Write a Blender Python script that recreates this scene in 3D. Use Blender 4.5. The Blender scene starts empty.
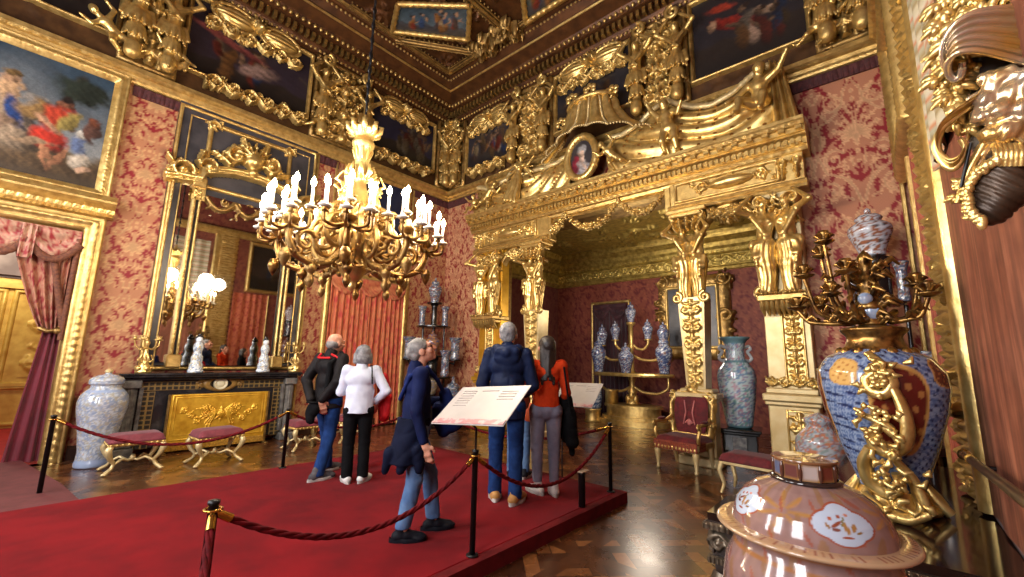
import bpy, math, random
import numpy as np
from mathutils import Vector, Matrix

# ------------------------------------------------------------------ camera, world, lights, exposure
S = bpy.context.scene
COL = S.collection
CAMH = 1.55
_f, _yaw, _pit, _rol = 424.08, math.radians(41.3366), math.radians(9.5721), math.radians(1.1795)
cf = Vector((math.cos(_yaw)*math.cos(_pit), math.sin(_yaw)*math.cos(_pit), math.sin(_pit)))
cr = cf.cross(Vector((0, 0, 1))).normalized()
cu = cr.cross(cf)
cr, cu = (math.cos(_rol)*cr + math.sin(_rol)*cu), (-math.sin(_rol)*cr + math.cos(_rol)*cu)
cam = bpy.data.cameras.new('camera')
cam.sensor_width = 36.0
cam.lens = 36.0*_f/1024.0
cam.clip_start = 0.05
cam.clip_end = 100
co = bpy.data.objects.new('camera', cam)
COL.objects.link(co)
co.matrix_world = Matrix(((cr.x, cu.x, -cf.x, 0), (cr.y, cu.y, -cf.y, 0), (cr.z, cu.z, -cf.z, CAMH), (0, 0, 0, 1)))
S.camera = co

S.view_settings.view_transform = 'Standard'
S.view_settings.look = 'None'
S.view_settings.gamma = 1.0
S.view_settings.use_curve_mapping = False
S.view_settings.exposure = 0.3
S.cycles.use_denoising = True
S.cycles.max_bounces = 8
S.cycles.diffuse_bounces = 4
S.cycles.glossy_bounces = 4
S.cycles.sample_clamp_indirect = 6.0
S.cycles.caustics_reflective = False

W = bpy.data.worlds.new('world'); S.world = W
W.use_nodes = True
W.node_tree.nodes['Background'].inputs[0].default_value = (0.50, 0.56, 0.70, 1)
W.node_tree.nodes['Background'].inputs[1].default_value = 0.6

XT, YL, YR, XB = 7.42, 9.0, -0.42, -2.9       # throne wall, left wall, right wall, back wall
CH = Vector((2.25, 4.29, 0))                    # chandelier axis

def lamp(name, kind, loc, energy, col, size=0.1, rot=None, sy=None, spread=None):
    l = bpy.data.lights.new(name, kind); l.energy = energy; l.color = col
    if kind == 'AREA':
        l.shape = 'RECTANGLE'; l.size = size; l.size_y = sy or size
        if spread: l.spread = spread
    else:
        l.shadow_soft_size = size
    o = bpy.data.objects.new(name, l); COL.objects.link(o); o.location = loc
    if rot: o.rotation_euler = rot
    return o
WARM = (1.0, 0.87, 0.70)
for k in range(8):                              # the glow of the candle clusters
    a = k*math.pi/4+0.2
    lamp('candle_glow', 'POINT', (CH.x+1.0*math.cos(a), CH.y+1.0*math.sin(a), 3.38), 62, WARM, 0.15)
for k in range(3):                              # daylight of the windows in the wall behind the camera
    lamp('window_daylight', 'AREA', (XB+0.12, 1.1+2.9*k, 3.6), 210, (0.96, 0.97, 1.0), 1.3, (math.radians(90), 0, math.radians(-90)), 3.6)
lamp('next_room_light', 'POINT', (-0.6, 12.0, 3.6), 150, (1.0, 0.92, 0.78), 0.4)
lamp('alcove_fill', 'POINT', (9.2, 4.2, 2.7), 66, WARM, 0.35)  # added fill without a fixture, brightens the alcove

# ------------------------------------------------------------------ colour and material helpers
def lin(c):
    c = np.asarray(c, float)/255.0
    return np.where(c <= 0.04045, c/12.92, ((c+0.055)/1.055)**2.4)
MATS = {}
class NT:
    def __init__(s, name):
        s.m = bpy.data.materials.new(name); s.m.use_nodes = True
        s.t = s.m.node_tree; s.b = s.t.nodes['Principled BSDF']
    def n(s, typ, **kw):
        x = s.t.nodes.new(typ)
        for k, v in kw.items():
            if k.startswith('i_'):
                key = k[2:]
                x.inputs[int(key) if key.isdigit() else key.replace('_', ' ')].default_value = v
            else: setattr(x, k, v)
        return x
    def l(s, a, b): s.t.links.new(a, b)
    def math(s, op, a, b=None, c=None):
        x = s.n('ShaderNodeMath', operation=op)
        for i, v in enumerate((a, b, c)):
            if v is None: continue
            if isinstance(v, (int, float)): x.inputs[i].default_value = v
            else: s.l(v, x.inputs[i])
        return x.outputs[0]
    def ramp(s, fac, stops):
        r = s.n('ShaderNodeValToRGB'); e = r.color_ramp.elements
        while len(e) < len(stops): e.new(0.5)
        for i, (p, c) in enumerate(stops):
            e[i].position = p; e[i].color = (*lin(c), 1)
        s.l(fac, r.inputs[0]); return r.outputs[0]
    def obj(s): return s.n('ShaderNodeTexCoord').outputs['Object']
    def noise(s, scale, detail=3, vec=None, rough=0.55):
        x = s.n('ShaderNodeTexNoise'); x.inputs['Scale'].default_value = scale
        x.inputs['Detail'].default_value = detail; x.inputs['Roughness'].default_value = rough
        s.l(vec if vec is not None else s.obj(), x.inputs['Vector']); return x.outputs['Fac']
    def bump(s, h, strength=0.3, dist=0.01):
        x = s.n('ShaderNodeBump'); x.inputs['Strength'].default_value = strength; x.inputs['Distance'].default_value = dist
        s.l(h, x.inputs['Height']); s.l(x.outputs[0], s.b.inputs['Normal'])
    def set(s, **kw):
        for k, v in kw.items(): s.b.inputs[k.replace('_', ' ')].default_value = v
        return s
def mat(name, c1, c2=None, rough=0.5, metal=0.0, scale=8.0, bump=0.0, bscale=None, bdist=0.004, coat=0.0, sheen=0.0, spec=0.5, sss=0.0, p0=0.35, p1=0.65):
    if name in MATS: return MATS[name]
    t = NT(name)
    f = t.noise(scale)
    t.l(t.ramp(f, [(p0, c1), (p1, c2 if c2 is not None else tuple(int(v*0.86) for v in c1))]), t.b.inputs['Base Color'])
    t.set(Roughness=rough, Metallic=metal, Coat_Weight=coat, Sheen_Weight=sheen, Specular_IOR_Level=spec)
    if coat: t.b.inputs['Coat Roughness'].default_value = 0.08
    if bump: t.bump(t.noise(bscale or scale*4, 4), bump, bdist)
    MATS[name] = t.m
    return t.m
def vmat(name, rough=0.6, metal=0.0, coat=0.0, sheen=0.0, bump=0.0, bscale=60, spec=0.4, mixc=None, mixn=0.25):
    """material that takes its pattern from the mesh's own colour layer"""
    if name in MATS: return MATS[name]
    t = NT(name)
    a = t.n('ShaderNodeVertexColor', layer_name='Col')
    mx = t.n('ShaderNodeMix', data_type='RGBA', blend_type='MULTIPLY'); mx.inputs[0].default_value = mixn
    t.l(a.outputs[0], mx.inputs[6])
    t.l(t.ramp(t.noise(bscale*0.5), [(0.3, (150, 150, 150)), (0.7, (255, 255, 255))]), mx.inputs[7])
    t.l(mx.outputs[2], t.b.inputs['Base Color'])
    t.set(Roughness=rough, Metallic=metal, Coat_Weight=coat, Sheen_Weight=sheen, Specular_IOR_Level=spec)
    if bump: t.bump(t.noise(bscale, 3), bump, 0.003)
    MATS[name] = t.m
    return t.m
def emit(name, c, strength):
    if name in MATS: return MATS[name]
    t = NT(name); t.set(Base_Color=(*lin(c), 1), Emission_Color=(*lin(c), 1), Emission_Strength=strength)
    t.n('ShaderNodeTexNoise')
    MATS[name] = t.m; return t.m

GOLD = mat('gilding', (222, 190, 118), (184, 148, 84), rough=0.33, metal=0.74, scale=9, bump=0.6, bscale=62, bdist=0.008)
GOLDB = mat('bright_gilding', (232, 202, 130), (200, 164, 94), rough=0.28, metal=0.76, scale=9, bump=0.4, bscale=55, bdist=0.006)
GOLDD = mat('aged_gilding', (178, 144, 84), (130, 100, 56), rough=0.36, metal=0.75, scale=9, bump=0.6, bscale=60, bdist=0.008)
GOLDP = mat('pale_gilded_wood', (220, 198, 146), (202, 174, 118), rough=0.38, metal=0.35, scale=4, bump=0.15, bscale=30)
GOLDY = mat('yellow_gilding', (232, 180, 62), (210, 154, 44), rough=0.36, metal=0.6, scale=5, bump=0.2, bscale=40)
BRONZE = mat('gilt_bronze', (176, 134, 70), (76, 52, 30), rough=0.3, metal=0.85, scale=16, bump=0.3, bscale=50)
GOLDDAY = mat('daylit_gilding', (214, 170, 88), (196, 184, 166), rough=0.24, metal=0.75, scale=5, bump=0.12, bscale=20)  # silvery shine of daylight is painted into this gilding's colour
CEILB = mat('brown_gilded_wood', (104, 66, 36), (74, 44, 24), rough=0.42, metal=0.45, scale=4, bump=0.3, bscale=30)
DARKG = mat('dark_mirror_glass', (78, 74, 76), (50, 48, 52), rough=0.38, metal=0.1, scale=2.5, spec=0.5)
BLACKM = mat('black_marble', (38, 36, 38), (70, 66, 66), rough=0.16, scale=5, p0=0.5, p1=0.75, spec=0.6)
GREYM = mat('grey_marble', (122, 118, 112), (84, 80, 78), rough=0.25, scale=9)
BLACK = mat('black_lacquer', (12, 11, 12), (22, 20, 20), rough=0.22, scale=6, coat=0.4)
BLKMET = mat('black_painted_metal', (16, 16, 18), (24, 24, 26), rough=0.38, scale=9, metal=0.3)
BRASS = mat('brass', (212, 166, 80), (176, 128, 54), rough=0.22, metal=0.95, scale=12)
CARPET = mat('red_carpet', (120, 9, 16), (98, 6, 12), rough=0.95, scale=3.0, bump=0.5, bscale=260, bdist=0.004, spec=0.08, sheen=0.03)
CARPETE = mat('carpet_edge', (104, 22, 24), (84, 16, 18), rough=0.85, scale=8, bump=0.3, bscale=160, spec=0.15)
MAUVE = mat('rose_velvet', (126, 48, 58), (100, 32, 42), rough=0.75, scale=14, bump=0.25, bscale=60, sheen=0.15)
CRIMS = mat('crimson_velvet', (108, 22, 30), (76, 13, 20), rough=0.8, scale=14, bump=0.3, bscale=70, sheen=0.1)
ROPE = mat('red_rope', (104, 10, 18), (70, 6, 12), rough=0.8, scale=40, bump=0.4, bscale=200, spec=0.15)
WINE = mat('wine_curtain', (112, 16, 36), (90, 12, 28), rough=0.75, scale=4, bump=0.2, bscale=90, sheen=0.3)
CANDLE = mat('white_candle', (248, 242, 228), (236, 226, 206), rough=0.45, scale=5)
FLAME = emit('candle_flame', (255, 226, 170), 55.0)
def silk():
    t = NT('brown_red_silk'); mp = t.n('ShaderNodeMapping'); mp.inputs['Scale'].default_value = (9, 9, .8); t.l(t.obj(), mp.inputs[0])
    f = t.math('ADD', t.math('MULTIPLY', t.noise(1.5, 2, mp.outputs[0]), .6), t.math('MULTIPLY', t.noise(5, 4), .4))
    t.l(t.ramp(f, [(.3, (84, 48, 36)), (.5, (132, 78, 58)), (.7, (176, 112, 84))]), t.b.inputs['Base Color']); t.set(Roughness=.6, Specular_IOR_Level=.25); t.bump(f, .4, .01)
    return t.m
CLOTHB = silk()
SKIN = mat('skin', (206, 150, 122), (190, 130, 104), rough=0.5, scale=18, bump=0.08, bscale=160)

def mirror_mat():
    t = NT('mirror_glass')
    f = t.noise(1.5)
    t.l(t.ramp(f, [(0.3, (226, 222, 214)), (0.7, (206, 202, 196))]), t.b.inputs['Base Color'])
    t.set(Metallic=1.0, Roughness=0.025)
    return t.m
MIRROR = mirror_mat()

def parquet():
    t = NT('walnut_parquet')
    sep = t.n('ShaderNodeSeparateXYZ'); t.l(t.obj(), sep.inputs[0]); x, y = sep.outputs[0], sep.outputs[1]
    T = 1.05
    # square frames
    def edge(c):
        fr = t.math('FRACT', t.math('DIVIDE', c, T)); return t.math('ABSOLUTE', t.math('SUBTRACT', fr, 0.5))
    ex, ey = edge(x), edge(y)
    fr = t.math('GREATER_THAN', t.math('MAXIMUM', ex, ey), 0.445)
    # diagonal basket weave inside
    s = 1/math.sqrt(2)
    p = t.math('MULTIPLY', t.math('ADD', x, y), s/0.371); q = t.math('MULTIPLY', t.math('SUBTRACT', x, y), s/0.371)
    par = t.math('MODULO', t.math('ABSOLUTE', t.math('ADD', t.math('FLOOR', p), t.math('FLOOR', q))), 2.0)
    def pick(a, b, m):
        mx = t.n('ShaderNodeMix', data_type='FLOAT'); t.l(m, mx.inputs[0]); t.l(a, mx.inputs[2]); t.l(b, mx.inputs[3]); return mx.outputs[0]
    across = pick(p, q, par)
    al = t.math('MULTIPLY', across, 3.0)
    across2 = pick(x, y, t.math('GREATER_THAN', ey, ex))
    wn = t.n('ShaderNodeTexWhiteNoise', noise_dimensions='3D')
    cb = t.n('ShaderNodeCombineXYZ')
    t.l(t.math('FLOOR', al), cb.inputs[0]); t.l(t.math('FLOOR', p), cb.inputs[1]); t.l(t.math('FLOOR', q), cb.inputs[2])
    t.l(cb.outputs[0], wn.inputs['Vector'])
    gap = t.math('GREATER_THAN', t.math('ABSOLUTE', t.math('SUBTRACT', t.math('FRACT', al), 0.5)), 0.468)
    mp = t.n('ShaderNodeMapping'); mp.inputs['Scale'].default_value = (3, 3, 3); t.l(t.obj(), mp.inputs[0])
    grain = t.noise(9, 6, mp.outputs[0])
    v = t.math('ADD', t.math('MULTIPLY', wn.outputs[0], 0.65), t.math('MULTIPLY', grain, 0.35))
    v = pick(v, t.math('ADD', t.math('MULTIPLY', grain, 0.5), 0.12), fr)
    c = t.ramp(v, [(0.1, (44, 23, 12)), (0.5, (84, 47, 24)), (0.9, (140, 88, 47))])
    mx = t.n('ShaderNodeMix', data_type='RGBA'); t.l(t.math('MULTIPLY', gap, t.math('SUBTRACT', 1.0, fr)), mx.inputs[0]); t.l(c, mx.inputs[6]); mx.inputs[7].default_value = (*lin((30, 17, 10)), 1)
    t.l(mx.outputs[2], t.b.inputs['Base Color'])
    t.l(t.math('ADD', 0.17, t.math('MULTIPLY', t.noise(3, 4), 0.22)), t.b.inputs['Roughness'])
    t.set(Coat_Weight=0.25, Coat_Roughness=0.18)
    t.bump(t.noise(7, 2), 0.06, 0.01)
    return t.m
PARQ = parquet()

# ------------------------------------------------------------------ mesh collector
class G:
    def __init__(s): s.V = []; s.Q = []; s.T = []; s.C = []; s.n = 0; s.hasc = False; s.qs = []; s.ts = []
    def add(s, v, q=None, t=None, c=None, smooth=True):
        v = np.asarray(v, float).reshape(-1, 3)
        if q is not None and len(q):
            q = np.asarray(q, int)+s.n; s.Q.append(q); s.qs.append(np.full(len(q), smooth))
        if t is not None and len(t):
            t = np.asarray(t, int)+s.n; s.T.append(t); s.ts.append(np.full(len(t), smooth))
        if c is not None:
            s.hasc = True; c = np.asarray(c, float)
            if c.ndim == 1: c = np.tile(c, (len(v), 1))
        else: c = np.ones((len(v), 3))
        s.V.append(v); s.C.append(c); s.n += len(v); return s
    def verts(s): return np.concatenate(s.V) if s.V else np.zeros((0, 3))
    def merge(s, o, fn=None):
        v = o.verts(); v = fn(v) if fn else v
        b = s.n; s.V.append(v); s.C.append(np.concatenate(o.C)); s.hasc |= o.hasc
        for q in o.Q: s.Q.append(q+b)
        for t in o.T: s.T.append(t+b)
        s.qs += o.qs; s.ts += o.ts; s.n += len(v); return s
    def mesh(s, name, m, off=None, fn=None):
        v = s.verts()
        if fn: v = fn(v)
        if off is not None: v = v-np.asarray(off)
        me = bpy.data.meshes.new(name)
        me.vertices.add(len(v)); me.vertices.foreach_set('co', v.astype(np.float32).ravel())
        q = np.concatenate(s.Q) if s.Q else np.zeros((0, 4), int); t = np.concatenate(s.T) if s.T else np.zeros((0, 3), int)
        L = np.concatenate([q.ravel(), t.ravel()]); me.loops.add(len(L)); me.loops.foreach_set('vertex_index', L.astype(np.int32))
        st = np.concatenate([np.arange(len(q))*4, len(q)*4+np.arange(len(t))*3]); me.polygons.add(len(st)); me.polygons.foreach_set('loop_start', st.astype(np.int32))
        sm = np.concatenate([*(s.qs or [np.zeros(0, bool)]), *(s.ts or [np.zeros(0, bool)])])
        me.polygons.foreach_set('use_smooth', sm)
        if s.hasc:
            a = me.color_attributes.new('Col', 'FLOAT_COLOR', 'POINT')
            c = np.concatenate(s.C); a.data.foreach_set('color', np.concatenate([c, np.ones((len(c), 1))], 1).astype(np.float32).ravel())
        me.update(calc_edges=True); me.validate()
        if m is not None: me.materials.append(m)
        return me
    # --- primitives
    def box(s, c, sz, ch=0.0, R=None, col=None):
        c = np.asarray(c, float); h = np.asarray(sz, float)/2
        if ch <= 0:
            v = np.array([(x, y, z) for x in (-1, 1) for y in (-1, 1) for z in (-1, 1)])*h
            q = [(0, 1, 3, 2), (4, 6, 7, 5), (0, 4, 5, 1), (2, 3, 7, 6), (0, 2, 6, 4), (1, 5, 7, 3)]; t = None
        else:
            ch = min(ch, h.min()*0.9); v = []; idx = {}
            for x in (-1, 1):
                for y in (-1, 1):
                    for z in (-1, 1):
                        for ax in range(3):
                            p = np.array([x, y, z])*h; 
                            for k in range(3):
                                if k != ax: p[k] -= ch*(x, y, z)[k]
                            idx[(x, y, z, ax)] = len(v); v.append(p)
            q = []; t = []
            for ax in range(3):
                a, b = [k for k in range(3) if k != ax]
                for sg in (-1, 1):
                    f = []
                    for sa, sb in ((-1, -1), (1, -1), (1, 1), (-1, 1)):
                        e = [0, 0, 0]; e[ax] = sg; e[a] = sa; e[b] = sb; f.append(idx[(*e, ax)])
                    q.append(f)
                for sa in (-1, 1):
                    for sb in (-1, 1):
                        f = []
                        for sg, o in ((-1, a), (1, a), (1, b), (-1, b)):
                            e = [0, 0, 0]; e[ax] = sg; e[a] = sa; e[b] = sb; f.append(idx[(*e, o)])
                        q.append(f)
            for x in (-1, 1):
                for y in (-1, 1):
                    for z in (-1, 1): t.append([idx[(x, y, z, k)] for k in range(3)])
            v = np.array(v)
        if R is not None: v = v@np.asarray(R).T
        return s.add(v+c, q, t, col, False)
    def grid(s, P, cu=False, cv=False, col=None, smooth=True):
        P = np.asarray(P, float); nu, nv = P.shape[:2]
        i = np.arange(nu if cu else nu-1); j = np.arange(nv if cv else nv-1)
        I, J = np.meshgrid(i, j, indexing='ij'); I1 = (I+1) % nu; J1 = (J+1) % nv
        q = np.stack([I*nv+J, I1*nv+J, I1*nv+J1, I*nv+J1], -1).reshape(-1, 4)
        if col is not None and np.ndim(col) == 3: col = np.asarray(col).reshape(-1, 3)
        return s.add(P.reshape(-1, 3), q, None, col, smooth)
    def lathe(s, prof, n=24, c=(0, 0, 0), a0=0.0, a1=2*math.pi, col=None, sx=1, sy=1, cap=True, smooth=True):
        prof = np.asarray(prof, float); full = abs(a1-a0-2*math.pi) < 1e-6
        a = np.linspace(a0, a1, n, endpoint=not full)
        P = np.stack([np.outer(np.cos(a), prof[:, 0])*sx+c[0], np.outer(np.sin(a), prof[:, 0])*sy+c[1], np.tile(prof[:, 1]+c[2], (n, 1))], -1)
        if callable(col): col = col(a[:, None]+0*prof[None, :, 1], prof[None, :, 1]+0*a[:, None])
        return s.grid(P, cu=full, col=col, smooth=smooth)
    def tube(s, pts, r, n=8, closed=False, col=None, flat=1.0, up=None):
        P = np.asarray(pts, float); m = len(P); r = np.broadcast_to(np.asarray(r, float), (m,)).copy()
        T = np.gradient(P, axis=0) if not closed else np.roll(P, -1, 0)-np.roll(P, 1, 0)
        T /= np.linalg.norm(T, axis=1)[:, None]+1e-12
        u = np.array([0, 0, 1.0]) if up is None else np.asarray(up, float)
        if abs(T[0]@u) > 0.9: u = np.array([1.0, 0, 0])
        N = []; cur = u-T[0]*(T[0]@u); cur /= np.linalg.norm(cur)
        for k in range(m):
            cur = cur-T[k]*(T[k]@cur); cur /= np.linalg.norm(cur)+1e-12; N.append(cur)
        N = np.array(N); B = np.cross(T, N); a = np.linspace(0, 2*math.pi, n, endpoint=False)
        Q = P[:, None]+r[:, None, None]*(np.cos(a)[None, :, None]*N[:, None]*flat+np.sin(a)[None, :, None]*B[:, None])
        s.grid(Q, cu=closed, cv=True, col=col)
        if not closed:
            for k in (0, m-1):
                b = s.n; s.add(np.vstack([Q[k], P[k]]), None, [(i, (i+1) % n, n) for i in range(n)], col)
        return s
    def ell(s, c, r, n=12, m=8, R=None, col=None):
        r = np.broadcast_to(np.asarray(r, float), (3,))
        th = np.linspace(0, math.pi, m+1); ph = np.linspace(0, 2*math.pi, n, endpoint=False)
        P = np.stack([np.outer(np.cos(ph), np.sin(th)), np.outer(np.sin(ph), np.sin(th)), np.tile(np.cos(th), (n, 1))], -1)*r
        if R is not None: P = P@np.asarray(R).T
        return s.grid(P+np.asarray(c, float), cu=True, col=col)

WO = {}
def link(o): COL.objects.link(o); return o
def obj(name, g, m, parent=None, fn=None, local=False):
    """link g as one mesh object; world coordinates, re-based on the parent's base point unless local"""
    off = None
    if parent is not None and not local:
        off = WO.get(parent.name, [0, 0, 0])
    if parent is None and not local:
        v = g.verts(); v = fn(v) if fn else v
        off = [float((v[:, 0].min()+v[:, 0].max())/2), float((v[:, 1].min()+v[:, 1].max())/2), float(v[:, 2].min())]
    o = bpy.data.objects.new(name, g.mesh(name, m, off, fn))
    link(o)
    if parent is not None:
        o.parent = parent
        if not local: WO[o.name] = off
    elif not local: o.location = off; WO[o.name] = off
    return o
def tag(o, label, cat, group=None, kind=None):
    if label: o['label'] = label
    if cat: o['category'] = cat
    if group: o['group'] = group
    if kind: o['kind'] = kind
    return o
def thing(name, label, cat, loc=(0, 0, 0), rz=0.0, group=None):
    o = bpy.data.objects.new(name, None); o.empty_display_size = 0.1; link(o)
    o.location = loc; o.rotation_euler = (0, 0, rz); WO[o.name] = [float(x) for x in loc]
    return tag(o, label, cat, group)
def struct(name, g, m, fn=None):
    o = obj(name, g, m, fn=fn); o['kind'] = 'structure'; return o
def dup(root, loc, rz=None, label=None, group=None):
    def cp(o, par):
        c = o.copy(); link(c)
        if par is not None: c.parent = par
        for ch in list(o.children): cp(ch, c)
        return c
    r = cp(root, None); r.location = loc
    if rz is not None: r.rotation_euler = (0, 0, rz)
    if label: r['label'] = label
    if group: r['group'] = group
    return r

# wall frames: (u along the wall, v up, d out of the wall)
def FL(v): return np.stack([v[:, 0], YL-v[:, 2], v[:, 1]], 1)
def FT(v): return np.stack([XT-v[:, 2], v[:, 0], v[:, 1]], 1)
def FR(v): return np.stack([v[:, 0], YR+v[:, 2], v[:, 1]], 1)
XA = 11.5
def FA(v): return np.stack([XA-v[:, 2], v[:, 0], v[:, 1]], 1)

# ------------------------------------------------------------------ carved relief: domes stamped along scrolls and leaves
class Relief:
    def __init__(s, nx, ny, sx, sy):
        s.nx, s.ny, s.sx, s.sy = nx, ny, sx, sy       # grid and its size in metres
        s.H = np.zeros((nx, ny)); s.dx = sx/(nx-1); s.dy = sy/(ny-1)
    def dot(s, x, y, r, h=1.0):
        i0 = max(0, int((x-r)/s.dx)); i1 = min(s.nx, int((x+r)/s.dx)+2); j0 = max(0, int((y-r)/s.dy)); j1 = min(s.ny, int((y+r)/s.dy)+2)
        if i0 >= i1 or j0 >= j1: return
        X = (np.arange(i0, i1)*s.dx-x)/r; Y = (np.arange(j0, j1)*s.dy-y)/r
        d = 1-(X[:, None]**2+Y[None]**2)
        w = s.H[i0:i1, j0:j1]; np.maximum(w, h*np.sqrt(np.clip(d, 0, 1)), out=w)
    def stroke(s, pts, r0, r1, h=1.0):
        pts = np.asarray(pts); d = np.r_[0, np.cumsum(np.linalg.norm(np.diff(pts, axis=0), axis=1))]
        L = d[-1]; n = max(2, int(L/(0.5*max(min(r0, r1), 0.35*max(r0, r1)))))
        for t in np.linspace(0, L, n):
            r = r0+(r1-r0)*t/L
            s.dot(np.interp(t, d, pts[:, 0]), np.interp(t, d, pts[:, 1]), r, h*(0.55+0.45*r/max(r0, r1)))
    def leaf(s, x, y, a, L, w, bend=0.0, lobes=3, h=1.0):
        t = np.linspace(0, 1, 9); ang = a+bend*t
        px = x+np.cumsum(np.cos(ang))*L/9; py = y+np.cumsum(np.sin(ang))*L/9
        s.stroke(np.stack([px, py], 1), w*0.55, w*0.2, h)
        for k in range(1, lobes+1):
            i = int(k*8/(lobes+1)); 
            for sg in (-1, 1):
                l = w*1.5*(1-0.5*k/(lobes+1)); b = ang[i]+sg*0.8
                s.stroke([(px[i], py[i]), (px[i]+l*math.cos(b), py[i]+l*math.sin(b))], w*0.34, w*0.16, h*0.85)
    def spiral(s, cx, cy, R, a0, turns, sg, w, h=1.0, leaves=True):
        t = np.linspace(0, 1, 26); r = R*(1-0.82*t); a = a0+sg*turns*2*math.pi*t
        pts = np.stack([cx+r*np.cos(a), cy+r*np.sin(a)], 1)
        s.stroke(pts, w, w*0.55, h); s.dot(cx, cy, w*1.5, h*1.1)
        if leaves:
            for k in range(0, 18, 4):
                s.leaf(pts[k, 0], pts[k, 1], a[k]+sg*0.9, R*0.62, w*0.9, sg*0.7, 2, h*0.85)
    def rinceau(s, vert=False, n=None, w=None, seed=1):
        A, B = (s.sy, s.sx) if vert else (s.sx, s.sy)
        n = n or max(2, int(round(A/(B*0.95)))); st = A/n; R = min(st, B)*0.36; w = w or R*0.22
        def m(p): return (p[1], p[0]) if vert else p
        old = (s.H, s.nx, s.ny, s.sx, s.sy, s.dx, s.dy)
        if vert: s.H = s.H.T; s.nx, s.ny, s.dx, s.dy = s.ny, s.nx, s.dy, s.dx
        xs = np.linspace(0, A, 14*n)
        s.stroke(np.stack([xs, B/2+B*0.34*np.sin(xs/st*math.pi)], 1), w, w, 0.9)
        for k in range(n):
            sg = 1 if k % 2 else -1
            s.spiral(st*(k+0.5), B/2+sg*B*0.06, R, -sg*math.pi/2*-1+math.pi, 1.4, sg, w)
            s.leaf(st*k, B/2, sg*0.9, R*0.9, w, 0.6*sg)
        s.H, s.nx, s.ny, s.sx, s.sy, s.dx, s.dy = old
    def candelabra(s, w=None, step=None):
        B = s.sx; c = B/2; w = w or B*0.07; st = step or B*0.95; n = max(1, int(round(s.sy/st))); st = s.sy/n
        s.stroke([(c, 0), (c, s.sy)], w*0.7, w*0.7, 0.8)
        for k in range(n):
            y = st*k
            for sg in (-1, 1):
                s.spiral(c+sg*B*0.25, y+st*0.38, B*0.21, math.pi/2+sg*math.pi/2, 1.3, sg, w*0.75)
                s.leaf(c, y+st*0.6, math.pi/2-sg*0.75, st*0.42, w, -sg*0.5, 3)
            s.dot(c, y+st*0.12, B*0.13, 1.15); s.leaf(c, y+st*0.62, math.pi/2, st*0.36, w*1.3, 0, 3, 1.1)
    def dense(s, seed=1, w=0.05, n=None):
        R = random.Random(seed); n = n or int(s.sx*s.sy/(w*w*22))
        for k in range(n):
            x, y = R.random()*s.sx, R.random()*s.sy
            if R.random() < 0.4: s.spiral(x, y, w*R.uniform(1.2, 2.2), R.random()*6.28, 1.2, R.choice((-1, 1)), w*0.36, R.uniform(0.5, 1), R.random() < 0.5)
            else: s.leaf(x, y, R.random()*6.28, w*R.uniform(2, 4), w*R.uniform(0.4, 0.7), R.uniform(-1.2, 1.2), 3, R.uniform(0.5, 1))
def relief(g, u0, u1, v0, v1, depth, res=0.02, style='rinceau', seed=1, base=0.0, w=None, field=0.0, **kw):
    """a carved panel in wall coordinates (u, v, d)"""
    nx = max(8, int((u1-u0)/res)); ny = max(8, int((v1-v0)/res)); r = Relief(nx, ny, u1-u0, v1-v0)
    if style == 'rinceau': r.rinceau(False, w=w)
    elif style == 'vrinceau': r.rinceau(True, w=w)
    elif style == 'candelabra': r.candelabra(w)
    elif style == 'dense': r.dense(seed, w or 0.05, **kw)
    U, V = np.meshgrid(np.linspace(u0, u1, nx), np.linspace(v0, v1, ny), indexing='ij')
    g.grid(np.stack([U, V, base+depth*r.H], -1)); return g
def rfun(g, u0, u1, v0, v1, depth, res, fn, base=0.0, mask=None):
    """relief drawn by fn(Relief)"""
    nx = max(8, int((u1-u0)/res)); ny = max(8, int((v1-v0)/res)); r = Relief(nx, ny, u1-u0, v1-v0); fn(r)
    U, V = np.meshgrid(np.linspace(u0, u1, nx), np.linspace(v0, v1, ny), indexing='ij')
    D = base+depth*r.H
    if mask is not None:                                  # keep only carved cells: an openwork outline
        P = np.stack([U, V, D], -1).reshape(-1, 3); idx = np.arange(nx*ny).reshape(nx, ny)
        q = np.stack([idx[:-1, :-1], idx[1:, :-1], idx[1:, 1:], idx[:-1, 1:]], -1).reshape(-1, 4)
        keep = r.H.ravel()[q].max(1) > mask; q = q[keep]; g.add(P, q)
        # rim walls give it thickness
        e = np.concatenate([q[:, [0, 1]], q[:, [1, 2]], q[:, [2, 3]], q[:, [3, 0]]]); key = np.sort(e, 1); kk = key[:, 0]*(nx*ny)+key[:, 1]
        un, ix, ct = np.unique(kk, return_index=True, return_counts=True); b = e[ix[ct == 1]]
        if len(b):
            vs = np.unique(b); m = {int(k): i for i, k in enumerate(vs)}; top = P[vs]; bot = top.copy(); bot[:, 2] = base-0.005
            k = len(vs); g.add(np.vstack([top, bot]), [(m[int(x)], m[int(y)], m[int(y)]+k, m[int(x)]+k) for x, y in b])
    else: g.grid(np.stack([U, V, D], -1))
    return g

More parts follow.
